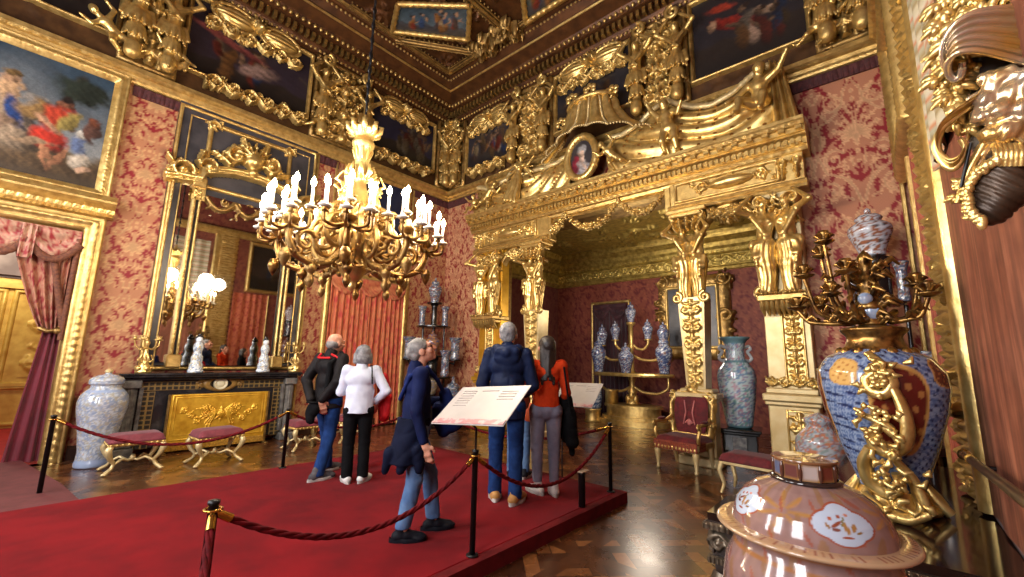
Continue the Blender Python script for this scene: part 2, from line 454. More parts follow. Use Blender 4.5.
def frame(g, u0, u1, v0, v1, prof, mods=None, seg=0.03):
    """mitred moulding round a rectangle; prof rows (outward offset, depth, ripple amplitude, ripple period)"""
    rows = []
    ts = []
    W_, H_ = u1-u0, v1-v0
    nu, nv = max(2, int(W_/seg)), max(2, int(H_/seg))
    side = [np.linspace(0, 1, n, endpoint=False) for n in (nu, nv, nu, nv)]
    L = np.concatenate([side[0]*W_, W_+side[1]*H_, W_+H_+side[2]*W_, 2*W_+H_+side[3]*H_])
    for p in prof:
        o, d = p[0], p[1]; amp = p[2] if len(p) > 2 else 0; per = p[3] if len(p) > 3 else 0.1
        c = [(u0-o, v0-o), (u1+o, v0-o), (u1+o, v1+o), (u0-o, v1+o)]
        P = np.concatenate([np.outer(1-side[k], c[k])+np.outer(side[k], c[(k+1) % 4]) for k in range(4)])
        rows.append(np.concatenate([P, (d+amp*np.abs(np.sin(math.pi*L/per)))[:, None]], 1))
    g.grid(np.stack(rows, 1), cu=True); return g
def mould(g, u0, u1, prof, seg=0.04, ends=True):
    """straight moulding along u; prof rows (v, d, ripple amplitude, ripple period)"""
    n = max(2, int(abs(u1-u0)/seg)); U = np.linspace(u0, u1, n); rows = []
    for p in prof:
        amp = p[2] if len(p) > 2 else 0; per = p[3] if len(p) > 3 else 0.1
        rows.append(np.stack([U, np.full(n, p[0]), p[1]+amp*np.abs(np.sin(math.pi*(U-u0)/per))], 1))
    P = np.stack(rows, 1); g.grid(P, smooth=False)
    if ends:
        for k in (0, n-1):
            pr = P[k]; back = pr.copy(); back[:, 2] = min(0, pr[:, 2].min()); g.grid(np.stack([pr, back], 0), smooth=False)
    return g
def dentils(g, u0, u1, v0, v1, d0, d1, step, fill=0.55):
    n = int(abs(u1-u0)/step)
    for k in range(n):
        u = u0+(k+0.5)*(u1-u0)/n; g.box((u, (v0+v1)/2, (d0+d1)/2), (step*fill, v1-v0, d1-d0))
    return g
def beads(g, pts, r, n=6, m=4, sq=1.0):
    for p in pts: g.ell(p, (r, r*sq, r), n, m)
    return g
def swag(a, b, drop, n=16):
    a, b = np.asarray(a, float), np.asarray(b, float); t = np.linspace(0, 1, n)[:, None]
    p = a*(1-t)+b*t; p[:, 2] -= (4*t*(1-t))[:, 0]*drop; return p
def scroll(n=30, R=1.0, turns=1.5, a0=0.0, sg=1, shrink=0.85):
    t = np.linspace(0, 1, n); r = R*(1-shrink*t); a = a0+sg*turns*2*math.pi*t
    return np.stack([r*np.cos(a), r*np.sin(a)], 1)

# ------------------------------------------------------------------ organic bodies: blended capsules turned into one surface
def cap(a, b, ra, rb=None): return ('c', np.asarray(a, float), np.asarray(b, float), ra, ra if rb is None else rb)
def ball(c, r, R=None): return ('e', np.asarray(c, float), np.broadcast_to(np.asarray(r, float), (3,)), R)
def cone(c0, c1, r0, r1):
    """flat-ended elliptical cone between two heights (c0 below c1)"""
    return ('k', np.asarray(c0, float), np.asarray(c1, float), np.asarray(r0, float), np.asarray(r1, float))
def cut(p): return ('-', p)
def pbox(p):
    if p[0] == 'c': return np.minimum(p[1], p[2])-max(p[3], p[4]), np.maximum(p[1], p[2])+max(p[3], p[4])
    if p[0] == 'k':
        r = np.array([max(p[3][0], p[4][0]), max(p[3][1], p[4][1]), 0]); return np.minimum(p[1], p[2])-r, np.maximum(p[1], p[2])+r
    return p[1]-p[2].max(), p[1]+p[2].max()
def blob(prims, h=0.01, k=0.02, smooth=1):
    pos = [p for p in prims if p[0] != '-']
    lo = np.min([pbox(p)[0] for p in pos], 0)-3*h-k*0.3
    hi = np.max([pbox(p)[1] for p in pos], 0)+3*h+k*0.3
    n = np.ceil((hi-lo)/h).astype(int)+1
    ax = [lo[i]+h*np.arange(n[i]) for i in range(3)]
    D = np.full(tuple(n), 9.0, np.float32)
    def ev(p, sub):
        X = [a[s] for a, s in zip(ax, sub)]
        if p[0] == 'c':
            a, b, ra, rb = p[1:]; ba = b-a; L2 = max(ba@ba, 1e-9)
            x = [X[i]-a[i] for i in range(3)]
            t = (x[0][:, None, None]*ba[0]+x[1][None, :, None]*ba[1]+x[2][None, None]*ba[2])/L2; t = np.clip(t, 0, 1)
            d2 = (x[0][:, None, None]-t*ba[0])**2+(x[1][None, :, None]-t*ba[1])**2+(x[2][None, None]-t*ba[2])**2
            return np.sqrt(d2)-(ra+(rb-ra)*t)
        if p[0] == 'k':
            a, b, ra, rb = p[1:]; z = X[2][None, None]; t = np.clip((z-a[2])/(b[2]-a[2]), 0, 1); cx, cy = a[0]+t*(b[0]-a[0]), a[1]+t*(b[1]-a[1]); rx, ry = ra[0]+t*(rb[0]-ra[0]), ra[1]+t*(rb[1]-ra[1])
            x, y = X[0][:, None, None]-cx, X[1][None, :, None]-cy; k0 = np.sqrt((x/rx)**2+(y/ry)**2); k1 = np.sqrt((x/rx**2)**2+(y/ry**2)**2)+1e-9
            return np.maximum(np.where(k0 < 1e-6, -np.minimum(rx, ry), k0*(k0-1)/k1), np.maximum(a[2]-z, z-b[2]))
        c, r, R = p[1:]; x = np.stack(np.meshgrid(*[X[i]-c[i] for i in range(3)], indexing='ij'), -1)
        if R is not None: x = x@np.asarray(R)
        k0 = np.sqrt(((x/r)**2).sum(-1)); k1 = np.sqrt(((x/r**2)**2).sum(-1))+1e-9
        return np.where(k0 < 1e-6, -r.min(), k0*(k0-1)/k1)
    for p in prims:
        neg = p[0] == '-'; q = p[1] if neg else p
        m = 2.5*h+k*1.2
        a, b = pbox(q); a, b = a-m, b+m
        i0 = np.clip(np.floor((a-lo)/h).astype(int), 0, n); i1 = np.clip(np.ceil((b-lo)/h).astype(int)+1, 0, n)
        if (i0 >= i1).any(): continue
        sub = tuple(slice(i0[i], i1[i]) for i in range(3)); d = ev(q, sub).astype(np.float32); o = D[sub]
        if neg: D[sub] = np.maximum(o, -d)
        else:
            e = np.clip(k-np.abs(o-d), 0, None)/k; D[sub] = np.minimum(o, d)-e*e*k*0.25
    ins = D < 0
    nx, ny, nz = n-1
    cnt = np.zeros((nx, ny, nz), np.int8)
    for dx in (0, 1):
        for dy in (0, 1):
            for dz in (0, 1): cnt += ins[dx:dx+nx, dy:dy+ny, dz:dz+nz]
    act = (cnt > 0) & (cnt < 8); cells = np.argwhere(act); N = len(cells)
    idx = np.full((nx, ny, nz), -1, np.int64); idx[act] = np.arange(N)
    acc = np.zeros((N, 3)); ne = np.zeros(N)
    for a in range(3):
        o1, o2 = [i for i in range(3) if i != a]
        for s1 in (0, 1):
            for s2 in (0, 1):
                c0 = cells.copy(); c0[:, o1] += s1; c0[:, o2] += s2; c1 = c0.copy(); c1[:, a] += 1
                d0 = D[c0[:, 0], c0[:, 1], c0[:, 2]]; d1 = D[c1[:, 0], c1[:, 1], c1[:, 2]]
                x = (d0 < 0) != (d1 < 0); t = np.where(x, d0/(d0-d1+1e-12), 0)
                p = c0.astype(float); p[:, a] += t; acc[x] += p[x]; ne += x
    V = lo+h*acc/ne[:, None]; Q = []
    for a in range(3):
        o1, o2 = (a+1) % 3, (a+2) % 3
        sl0 = [slice(None)]*3; sl1 = [slice(None)]*3; sl0[a] = slice(0, -1); sl1[a] = slice(1, None)
        ch = np.argwhere(ins[tuple(sl0)] != ins[tuple(sl1)])
        ch = ch[(ch[:, o1] > 0) & (ch[:, o2] > 0) & (ch[:, o1] < n[o1]-1) & (ch[:, o2] < n[o2]-1)]
        f = ins[ch[:, 0], ch[:, 1], ch[:, 2]]; r = []
        for s1, s2 in ((-1, -1), (0, -1), (0, 0), (-1, 0)):
            c = ch.copy(); c[:, o1] += s1; c[:, o2] += s2; r.append(idx[c[:, 0], c[:, 1], c[:, 2]])
        r = np.stack(r, 1); r[~f] = r[~f][:, ::-1]; Q.append(r)
    Q = np.concatenate(Q); Q = Q[(Q >= 0).all(1)]
    for _ in range(smooth):
        s = np.zeros_like(V); c = np.zeros(N)
        for i in range(4):
            np.add.at(s, Q[:, i], V[Q[:, (i+1) % 4]]); np.add.at(c, Q[:, i], 1)
        V = 0.5*V+0.5*s/np.maximum(c, 1)[:, None]
    return V, Q
def normals(V, Q):
    n = np.cross(V[Q[:, 2]]-V[Q[:, 0]], V[Q[:, 3]]-V[Q[:, 1]]); N = np.zeros_like(V)
    for i in range(4): np.add.at(N, Q[:, i], n)
    return N/(np.linalg.norm(N, axis=1)[:, None]+1e-12)
def wrinkle(V, Q, amp, sc, seed=0, mask=None):
    R = np.random.RandomState(seed); N = normals(V, Q); d = np.zeros(len(V))
    for k in range(7):
        w = R.normal(size=3)*sc*np.array([1, 1, 0.75]); ph = R.rand()*6.28
        d += np.sin(V@w+ph+1.2*np.sin(V@(R.normal(size=3)*sc*0.5)+R.rand()*6))
    d = amp*(np.abs(d/3)-0.4)
    if mask is not None: d *= mask(V)
    return V+N*d[:, None]
def rotm(ax, a):
    return np.array(Matrix.Rotation(a, 3, ax))

# ------------------------------------------------------------------ figures
def skeleton(H, child=False):
    """joints of a standing figure of height H, looking along +y"""
    J = dict(head=(0, .012, .932), neck=(0, -.004, .845), chest=(0, 0, .745), waist=(0, 0, .625), pelvis=(0, 0, .535),
             sh=(.102, -.004, .812), el=(.128, -.01, .635), wr=(.138, .03, .488), hip=(.052, 0, .515), kn=(.056, .012, .285), an=(.056, -.012, .045), toe=(.066, .085, .016))
    if child: J = dict(head=(0, .02, .885), neck=(0, 0, .77), chest=(0, 0, .665), waist=(0, .01, .545), pelvis=(0, 0, .455),
             sh=(.115, 0, .72), el=(.17, 0, .57), wr=(.18, .06, .45), hip=(.06, 0, .43), kn=(.075, .03, .235), an=(.07, -.01, .045), toe=(.08, .085, .02))
    o = {}
    for k, v in J.items():
        v = np.array(v)*H
        if k in ('sh', 'el', 'wr', 'hip', 'kn', 'an', 'toe'):
            o[k+'R'] = v; o[k+'L'] = v*np.array([-1, 1, 1])
        else: o[k] = v
    return o
def figure_prims(J, H, child=False, fem=False, hands=True, wings=False):
    """rounded nude carved figure (gilded sculpture)"""
    q = 1.45 if child else 1.0; P = []
    hr = (.068 if child else .046)*H
    P += [ball(J['head'], (hr, hr*1.08, hr*1.25)), cap(J['neck'], J['head'], .034*H*q, .03*H*q)]
    f = J.get('face', np.array([0, 1., 0]))
    P += [ball(J['head']+f*hr*1.05-np.array([0, 0, hr*.15]), hr*.2), ball(J['head']-f*hr*.35+np.array([0, 0, hr*.5]), hr*1.05)]
    P += [ball(J['chest'], (.085*H*q*.9, .058*H*q, .085*H)), ball(J['waist'], (.064*H*q, .05*H*q, .075*H)), ball(J['pelvis'], (.078*H*q, .062*H*q, .062*H))]
    P += [cap(J['neck'], J['chest'], .036*H*q, .05*H*q), cap(J['chest'], J['waist'], .06*H*q, .054*H*q), cap(J['waist'], J['pelvis'], .056*H*q, .062*H*q)]
    for s in 'LR':
        P += [cap(J['chest'], J['sh'+s], .04*H*q, .034*H*q), cap(J['sh'+s], J['el'+s], .034*H*q, .027*H*q), cap(J['el'+s], J['wr'+s], .027*H*q, .018*H*q)]
        if fem: P.append(ball(J['chest']+np.array([(.036 if s == 'R' else -.036)*H, .05*H, 0]), .03*H))
        d = J['wr'+s]-J['el'+s]; d = d/np.linalg.norm(d)
        P.append(cap(J['wr'+s], J['wr'+s]+d*.05*H, .019*H*q, .015*H*q))
        if 'hip'+s in J:
            P += [cap(J['pelvis'], J['hip'+s], .05*H*q, .05*H*q), cap(J['hip'+s], J['kn'+s], .05*H*q, .034*H*q), cap(J['kn'+s], J['an'+s], .034*H*q, .02*H*q)]
            P += [cap(J['an'+s], J['toe'+s], .022*H*q, .016*H*q)]
    return P
_cache = {}
def statue(pose, H=1.0, h=None):
    """carved figures for the gilded work, base at origin, looking along +y"""
    if pose not in _cache:
        ch = pose.startswith('putto'); J = skeleton(1.0, ch); A = lambda *v: np.array(v, float); ex = []
        if pose == 'atlas':
            J.update(shR=A(.1, 0, .83), shL=A(-.1, 0, .83), elR=A(.26, .05, .86), elL=A(-.26, .05, .86), wrR=A(.12, .02, 1.0), wrL=A(-.12, .02, 1.0))
            for k in ('hipR', 'hipL'): J.pop(k)
            ex = [cap((0, 0, .5), (0, .02, .3), .1, .085), cap((0, .02, .3), (0, .02, .03), .085, .055)]
            for i in range(5):
                a = -1.2+i*.6; ex.append(cap((.09*math.sin(a), .08*math.cos(a), .5), (.06*math.sin(a+.3), .06*math.cos(a), .05), .026, .016))
            ex += [cap((.11, 0, .52), (-.11, .05, .42), .035), cap((-.11, 0, .54), (.1, .06, .38), .03)]
            for s in (-1, 1):   # bundle of drapery over the shoulders
                ex += [cap((s*.1, .03, .78), (s*.02, .09, .6), .026, .022), cap((s*.02, .09, .6), (-s*.08, .06, .5), .024, .02), cap((s*.1, .01, .54), (s*.125, .03, .40), .032, .016), cap((s*.09, .03, .5), (s*.10, .07, .30), .03, .014)]
        elif pose == 'term':
            J.update(elR=A(.22, .05, .9), elL=A(-.22, .05, .9), wrR=A(.1, .04, 1.02), wrL=A(-.1, .04, 1.02))
            for k in ('hipR', 'hipL'): J.pop(k)
            ex = [cap((0, 0, .5), (0, 0, .05), .075, .045), cap((0, .03, .1), (0, .03, .03), .07)]
            for i in range(7):
                a = -1.5+i*.5; ex += [cap((.075*math.sin(a), .06*math.cos(a), .5), (.12*math.sin(a), .10*math.cos(a), .36), .03, .018), cap((.06*math.sin(a), .05*math.cos(a), .33), (.10*math.sin(a), .08*math.cos(a), .2), .026, .014)]
            for s in (-1, 1): ex += [cap((s*.1, .04, .79), (-s*.05, .09, .6), .022, .02), cap((s*.1, 0, .56), (s*.14, .03, .42), .03, .02)]
        elif pose == 'putto_stand':
            J.update(elR=A(.2, .02, .86), wrR=A(.24, .06, 1.0), elL=A(-.2, .06, .62), wrL=A(-.27, .12, .7), knR=A(.1, .1, .25), anR=A(.1, .0, .06), toeR=A(.12, .1, .03))
        elif pose == 'putto_sit':
            J.update(pelvis=A(0, 0, .3), waist=A(0, .01, .39), chest=A(0, .02, .5), neck=A(0, .03, .61), head=A(.02, .06, .72), shR=A(.115, .02, .56), shL=A(-.115, .02, .56),
                     elR=A(.24, .06, .6), wrR=A(.34, .12, .72), elL=A(-.22, .08, .44), wrL=A(-.3, .18, .36), hipR=A(.07, .03, .28), hipL=A(-.07, .03, .28),
                     knR=A(.13, .24, .26), knL=A(-.16, .22, .3), anR=A(.12, .28, .06), anL=A(-.14, .3, .1), toeR=A(.14, .37, .03), toeL=A(-.15, .39, .07))
        elif pose == 'putto_lean':
            J.update(pelvis=A(0, 0, .42), waist=A(.06, .02, .5), chest=A(.13, .03, .6), neck=A(.2, .04, .69), head=A(.27, .06, .78), shR=A(.22, .02, .6), shL=A(.08, .04, .69),
                     elR=A(.34, .05, .52), wrR=A(.44, .08, .6), elL=A(-.02, .06, .84), wrL=A(.06, .08, .97), knR=A(.12, .14, .24), anR=A(.02, .04, .06), toeR=A(.06, .12, .03),
                     knL=A(-.14, .1, .28), anL=A(-.3, .0, .2), toeL=A(-.37, .04, .22), hipR=A(.06, 0, .4), hipL=A(-.06, 0, .4))
        elif pose == 'angel':
            J.update(elR=A(.22, .05, .78), wrR=A(.34, .1, .9), elL=A(-.2, .08, .68), wrL=A(-.3, .16, .6))
            for i in range(7):
                a = -1.6+i*.53; ex.append(cap((.06*math.sin(a), .05*math.cos(a), .55), (.15*math.sin(a), .12*math.cos(a)+.02, .03), .04, .032))
            ex += [cap((0, 0, .55), (0, .02, .1), .08, .11)]
            for s in (-1, 1):
                for i in range(4): ex.append(cap((s*.05, -.06, .8), (s*(.2+.05*i), -.1, .95-.13*i), .035, .016))
        V, Q = blob(figure_prims(J, 1.0, ch, pose in ('atlas', 'angel'))+ex, h or .012, .018)
        if pose in ('atlas', 'angel'):                      # drapery folds below the waist
            w = np.clip((.56-V[:, 2])/.06, 0, 1)*np.clip((V[:, 2])/.05, 0, 1); N = normals(V, Q); th = np.arctan2(V[:, 0], V[:, 1]); V = V+N*(w*(.011*np.abs(np.sin(th*6+V[:, 2]*5+1.2*np.sin(V[:, 2]*11)))-.004))[:, None]
        _cache[pose] = (V, Q)
    V, Q = _cache[pose]
    return V*H, Q
def place(g, VQ, loc, rz=0.0, rx=0.0, ry=0.0, mir=False, sc=1.0, col=None):
    V, Q = VQ
    V = np.asarray(V)*sc
    if mir: V = V*np.array([-1, 1, 1]); Q = Q[:, ::-1]
    R = rotm('Z', rz)@rotm('Y', ry)@rotm('X', rx)
    return g.add(V@R.T+np.asarray(loc, float), Q, None, col)
# facing angles: a figure looks along +y; on the throne wall it must look along -x, on the left wall along -y
RT, RL_, RR_ = math.pi/2, math.pi, 0.0

# ------------------------------------------------------------------ woven damask
class Woven(Relief):                                        # a tile that repeats without a seam
    def dot(s, x, y, r, h=1.0):
        for o in (-s.sy, 0, s.sy): Relief.dot(s, x, y+o, r, h)
def damask_tile():
    nx, ny = 90, 270; r = Woven(nx, ny, 0.5, 1.5)          # half a motif, mirrored about x=0
    L = r.leaf
    # palmette
    for k, (a, l) in enumerate(((1.57, .34), (1.22, .36), (.88, .34), (.52, .3), (.15, .24), (-.2, .18))): L(0.02, .82, a, l, .042, -.35*k*.35, 3)
    r.dot(0, .8, .06); L(0, .80, -1.57, .12, .04, 0, 2)
    # big scrolls either side
    r.spiral(.30, .56, .14, 2.6, 1.5, -1, .022); r.spiral(.26, 1.28, .13, 3.6, 1.5, 1, .02); r.spiral(.36, .18, .12, 1.2, 1.4, 1, .02)
    r.stroke([(.02, .02), (.08, .2), (.2, .34), (.4, .42), (.49, .62), (.44, .86), (.48, 1.08)], .022, .018)
    r.stroke([(.02, 1.49), (.1, 1.38), (.14, 1.2), (.3, 1.06), (.46, 1.02)], .02, .016)
    for x, y, a, l, b in ((.1, .24, 1.0, .24, .9), (.22, .36, 2.2, .2, -.8), (.42, .44, 1.2, .22, .8), (.47, .7, 2.4, .22, -.9), (.45, .9, .9, .18, .8), (.12, 1.3, .2, .2, .9),
                          (.2, 1.12, 1.5, .16, -.8), (.34, 1.05, 1.3, .2, -.9), (.4, .05, 1.9, .2, .9), (.1, .06, .3, .2, .7), (.06, .45, 1.2, .2, .5), (.5, .25, 1.6, .2, .8), (.48, 1.3, 1.8, .22, .9), (.06, 1.08, 1.4, .26, -.5)):
        L(x, y, a, l, .034, b, 3)
    for x, y in ((0, .5), (0, .62), (0, 1.26), (0, 1.36), (.5, .05), (.5, 1.45), (.2, .72), (.26, .92)): r.dot(x, y, .03)
    return r.H
DH = damask_tile()
def accent_tile():
    nx, ny = 90, 270; r = Woven(nx, ny, 0.5, 1.5); L = r.leaf
    for x, y, a, l, w in ((.0, 1.0, 1.57, .26, .075), (.02, 1.0, .6, .24, .055), (.02, .98, -.5, .2, .045), (.19, .58, 1.2, .26, .065), (.19, .58, 2.7, .16, .05), (.19, .58, -.5, .2, .055), (.38, .28, 1.9, .26, .06), (.38, .28, .3, .16, .05), (.38, .28, -1.5, .2, .055),
                          (0, .26, 1.57, .28, .07), (.02, .30, .4, .24, .055), (.34, .80, 1.2, .26, .06), (.34, .80, -.9, .2, .055), (.34, .80, 2.8, .16, .045), (.22, 1.2, .9, .2, .05), (.44, 1.16, 1.9, .22, .06), (.44, 1.16, -1.2, .2, .05), (.15, .05, 1.2, .22, .05), (.3, 1.40, .6, .22, .055), (.08, 1.42, 2.2, .16, .045)): L(x, y, a, l, w, .5, 3)
    return r.H
DA = accent_tile()
def _samp(H, i, j):
    i0, j0 = i.astype(int), j.astype(int); a, b = i-i0, j-j0
    return H[i0, j0]*(1-a)*(1-b)+H[i0+1, j0]*a*(1-b)+H[i0, j0+1]*(1-a)*b+H[i0+1, j0+1]*a*b
def damask(u, v, ground, light, u0=0.0, W=0.66, Hh=1.25, v0=0.0, mid=0.55):
    """colours of the damask: red accents and pale scrolls woven on a ground between the two"""
    x = np.abs(((u-u0)/W) % 1.0-0.5)*2; y = ((v-v0)/Hh) % 1.0
    i = np.clip(x*(DH.shape[0]-1), 0, DH.shape[0]-1.001); j = np.clip(y*(DH.shape[1]-1), 0, DH.shape[1]-1.001)
    h, r = _samp(DH, i, j), _samp(DA, i, j); g, l = lin(ground), lin(light); md = g*(1-mid)+l*mid
    m = np.clip((h-.08)/.3, 0, 1)[..., None]; top = np.clip((h-.6)/.35, 0, 1)[..., None]
    o = md*(1-m)+(l*(1.04-top*.30))*m; k = np.clip((r-.15)/.25, 0, 1)[..., None]*(1-np.clip((h-.45)/.3, 0, 1)[..., None]*.85)
    return o*(1-k)+g*k
DAMM = vmat('damask_silk', rough=0.62, sheen=0.15, bump=0.15, bscale=220)
def damask_panel(g, u0, u1, v0, v1, ground, light, res=0.02, d=0.0, cu=None, W=0.66, Hh=1.25, mid=0.55, dfn=None):
    nu, nv = max(2, int((u1-u0)/res)), max(2, int((v1-v0)/res))
    U, V = np.meshgrid(np.linspace(u0, u1, nu), np.linspace(v0, v1, nv), indexing='ij')
    c = damask(U, V, ground, light, u0 if cu is None else cu, W, Hh, 0.0, mid)
    D = np.full_like(U, d) if dfn is None else d+dfn(U, V)
    g.grid(np.stack([U, V, D], -1), col=c); return g

# ------------------------------------------------------------------ painted canvases: generic figure groups
def painting(u0, u1, v0, v1, d, scene, seed=0, res=0.025, sky=((60, 74, 92), (104, 112, 122)), ground=((58, 46, 34), (36, 30, 24))):
    g = G(); nu, nv = max(8, int((u1-u0)/res)), max(8, int((v1-v0)/res))
    U, V = np.meshgrid(np.linspace(0, 1, nu), np.linspace(0, 1, nv), indexing='ij'); asp = (u1-u0)/(v1-v0)
    R = np.random.RandomState(seed)
    def fbm(sc):
        z = np.zeros_like(U)
        for k in range(4):
            w = R.normal(size=2)*sc*(1.8**k); z += np.sin(U*w[0]*asp+V*w[1]+R.rand()*6+1.5*np.sin(V*w[0]*.7+R.rand()*6))/(1.6**k)
        return z
    n1 = fbm(5); n2 = fbm(12); t = np.clip(V+.1*n1, 0, 1)[..., None]
    C = lin(sky[0])*t+lin(sky[1])*(1-t); C = C*(1+.22*n2[..., None]*.5)
    hz = .33+.05*n1; m = np.clip((hz-V)/.04, 0, 1)[..., None]; gr = lin(ground[0])*np.clip(V/.33, 0, 1)[..., None]+lin(ground[1])*(1-np.clip(V/.33, 0, 1))[..., None]
    C = C*(1-m)+gr*(1+.3*n2[..., None]*.4)*m
    X = U*asp
    n3 = fbm(26); n4 = fbm(55)
    def blobp(x, y, rx, ry, col, ang=0.0, soft=.45):
        nonlocal C
        dx, dy = X-x*asp+.012*n3, V-y+.010*n2; a, b = math.cos(ang), math.sin(ang); p, q = (dx*a+dy*b)/rx, (-dx*b+dy*a)/ry
        r = np.sqrt(p*p+q*q)+.10*n2+.07*n3; mm = np.clip((1.08-r)/soft, 0, 1)[..., None]
        shade = (.66+.40*np.clip(-p*.6+q*.5, -1, 1)+.13*n3+.08*n4)[..., None]
        C = C*(1-mm)+lin(col)*np.clip(shade, .15, 1.3)*mm
    for it in scene: blobp(*it)
    C = np.clip(C*(1+.05*n4[..., None]), 0.001, 1)
    Ug, Vg = u0+U*(u1-u0), v0+V*(v1-v0)
    g.grid(np.stack([Ug, Vg, np.full_like(U, d)], -1), col=C); return g
def people_scene(seed, n=6, dark=1.0, cx=.5, spread=.35, y=.4, s=.16):
    R = random.Random(seed); out = []
    cols = [(150, 60, 46), (60, 84, 128), (176, 150, 116), (120, 92, 60), (190, 172, 150), (92, 70, 66), (168, 112, 60)]
    for k in range(n):
        x = cx+R.uniform(-spread, spread); yy = y+R.uniform(-.1, .14); c = tuple(int(v*dark) for v in R.choice(cols)); c2 = tuple(int(v*dark) for v in R.choice(cols)); sk = tuple(int(v*dark) for v in (206, 158, 122)); z = s*R.uniform(.8, 1.2)
        out += [(x, yy, z*.42, z*1.0, c, R.uniform(-.5, .5)), (x+R.uniform(-.02, .02), yy-z*.7, z*.4, z*.8, c2, R.uniform(-.4, .4)),
                (x+z*.1, yy+z*1.15, z*.24, z*.28, sk, 0), (x+z*.4, yy+z*.35, z*.14, z*.55, sk, R.uniform(-1.4, 1.4)), (x-z*.1, yy+z*1.3, z*.24, z*.18, (50, 34, 26), 0)]
    return out
PAINT = vmat('oil_paint', rough=0.42, coat=0.12, bump=0.1, bscale=90, mixn=0.35)

# ================================================================== THE ROOM
def slab(x0, x1, y0, y1, z0, z1):
    g = G(); g.box(((x0+x1)/2, (y0+y1)/2, (z0+z1)/2), (x1-x0, y1-y0, z1-z0)); return g
struct('floor', slab(XB-0.1, XA+0.1, YR-0.3, YL+0.0, -0.1, 0.0), PARQ)

RED_L, TAN_L = (134, 18, 28), (198, 150, 102)           # damask of the long wall
RED_T, TAN_T = (136, 16, 24), (214, 160, 116)           # damask beside the canopy
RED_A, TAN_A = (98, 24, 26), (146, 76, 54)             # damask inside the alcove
# long wall (with the open doorway)
g = G()
DX0, DX1, DZ = -1.75, 0.36, 3.35
damask_panel(g, DX1, XT, 0, 6.1, RED_L, TAN_L, 0.024, cu=0.62)
damask_panel(g, DX0, DX1, DZ, 6.1, RED_L, TAN_L, 0.08)
damask_panel(g, XB, DX0, 0, 6.1, RED_L, TAN_L, 0.08)
struct('wall_left', g, DAMM, FL)
BACKW = mat('frieze_ground', (92, 62, 34), (66, 42, 24), rough=0.5, metal=0.4, scale=5, bump=0.3, bscale=20)
g = G(); relief(g, XB, XT, 6.1, 8.6, 0.03, 0.06, 'dense', 3, w=0.16); struct('wall_left', g, BACKW, FL)
# door reveal
g = G(); 
for a, b, c, d in ((DX0, 0, DX0, DZ), (DX1, 0, DX1, DZ), (DX0, DZ, DX1, DZ)):
    g.grid(np.array([[(a, b, 0), (c, d, 0)], [(a, b, -0.45), (c, d, -0.45)]]), smooth=False)
struct('trim_door_reveal', g, GOLDP, FL)

# throne wall
OY0, OY1, OZ = 1.2, 6.98, 4.55
g = G()
damask_panel(g, YR, OY0, 0, 6.1, RED_T, TAN_T, 0.018, cu=-0.42, W=0.92, Hh=1.9, mid=.5)
damask_panel(g, OY1, YL, 0, 6.1, RED_T, TAN_T, 0.024, cu=YL-0.1)
damask_panel(g, OY0, OY1, OZ, 6.1, RED_T, TAN_T, 0.06)
struct('wall_throne', g, DAMM, FT)
g = G(); relief(g, YR, YL, 6.1, 8.6, 0.03, 0.06, 'dense', 4, w=0.16); struct('wall_throne', g, BACKW, FT)
g = G()
for a, b in ((OY0, OY0), (OY1, OY1)): g.grid(np.array([[(a, 0, 0), (a, OZ, 0)], [(a, 0, -0.5), (a, OZ, -0.5)]]), smooth=False)
g.grid(np.array([[(OY0, OZ, 0), (OY1, OZ, 0)], [(OY0, OZ, -0.5), (OY1, OZ, -0.5)]]), smooth=False)
struct('trim_alcove_reveal', g, GOLDD, FT)
# right wall, wall behind the camera
g = G(); damask_panel(g, XB, XT, 0, 9.05, (104, 34, 34), (140, 78, 56), 0.05, W=0.92, Hh=1.9); struct('wall_right', g, DAMM, FR)
g = G()
WY = [(0.45, 1.75), (3.35, 4.65), (6.25, 7.55)]
ys = [YR]+[y for w in WY for y in w]+[YL]
def FB(v): return np.stack([XB+v[:, 2], v[:, 0], v[:, 1]], 1)
for a, b in zip(ys[0::2], ys[1::2]): damask_panel(g, a, b, 0, 9.05, RED_L, TAN_L, 0.06)
for a, b in WY:
    damask_panel(g, a, b, 0, 1.6, RED_L, TAN_L, 0.08); damask_panel(g, a, b, 5.6, 9.05, RED_L, TAN_L, 0.08)
struct('wall_back', g, DAMM, FB)
for k, (a, b) in enumerate(WY):
    g = G(); frame(g, a, b, 1.6, 5.6, [(0, 0.0), (0, 0.06), (0.1, 0.08), (0.14, 0)], seg=0.2)
    for j in range(1, 3): g.box((a+(b-a)*j/3, 3.6, -0.05), (0.05, 4, 0.05))
    for j in range(1, 5): g.box(((a+b)/2, 1.6+0.8*j, -0.05), (b-a, 0.05, 0.05))
    struct('window_%d' % (k+1), g, GOLDP, FB)

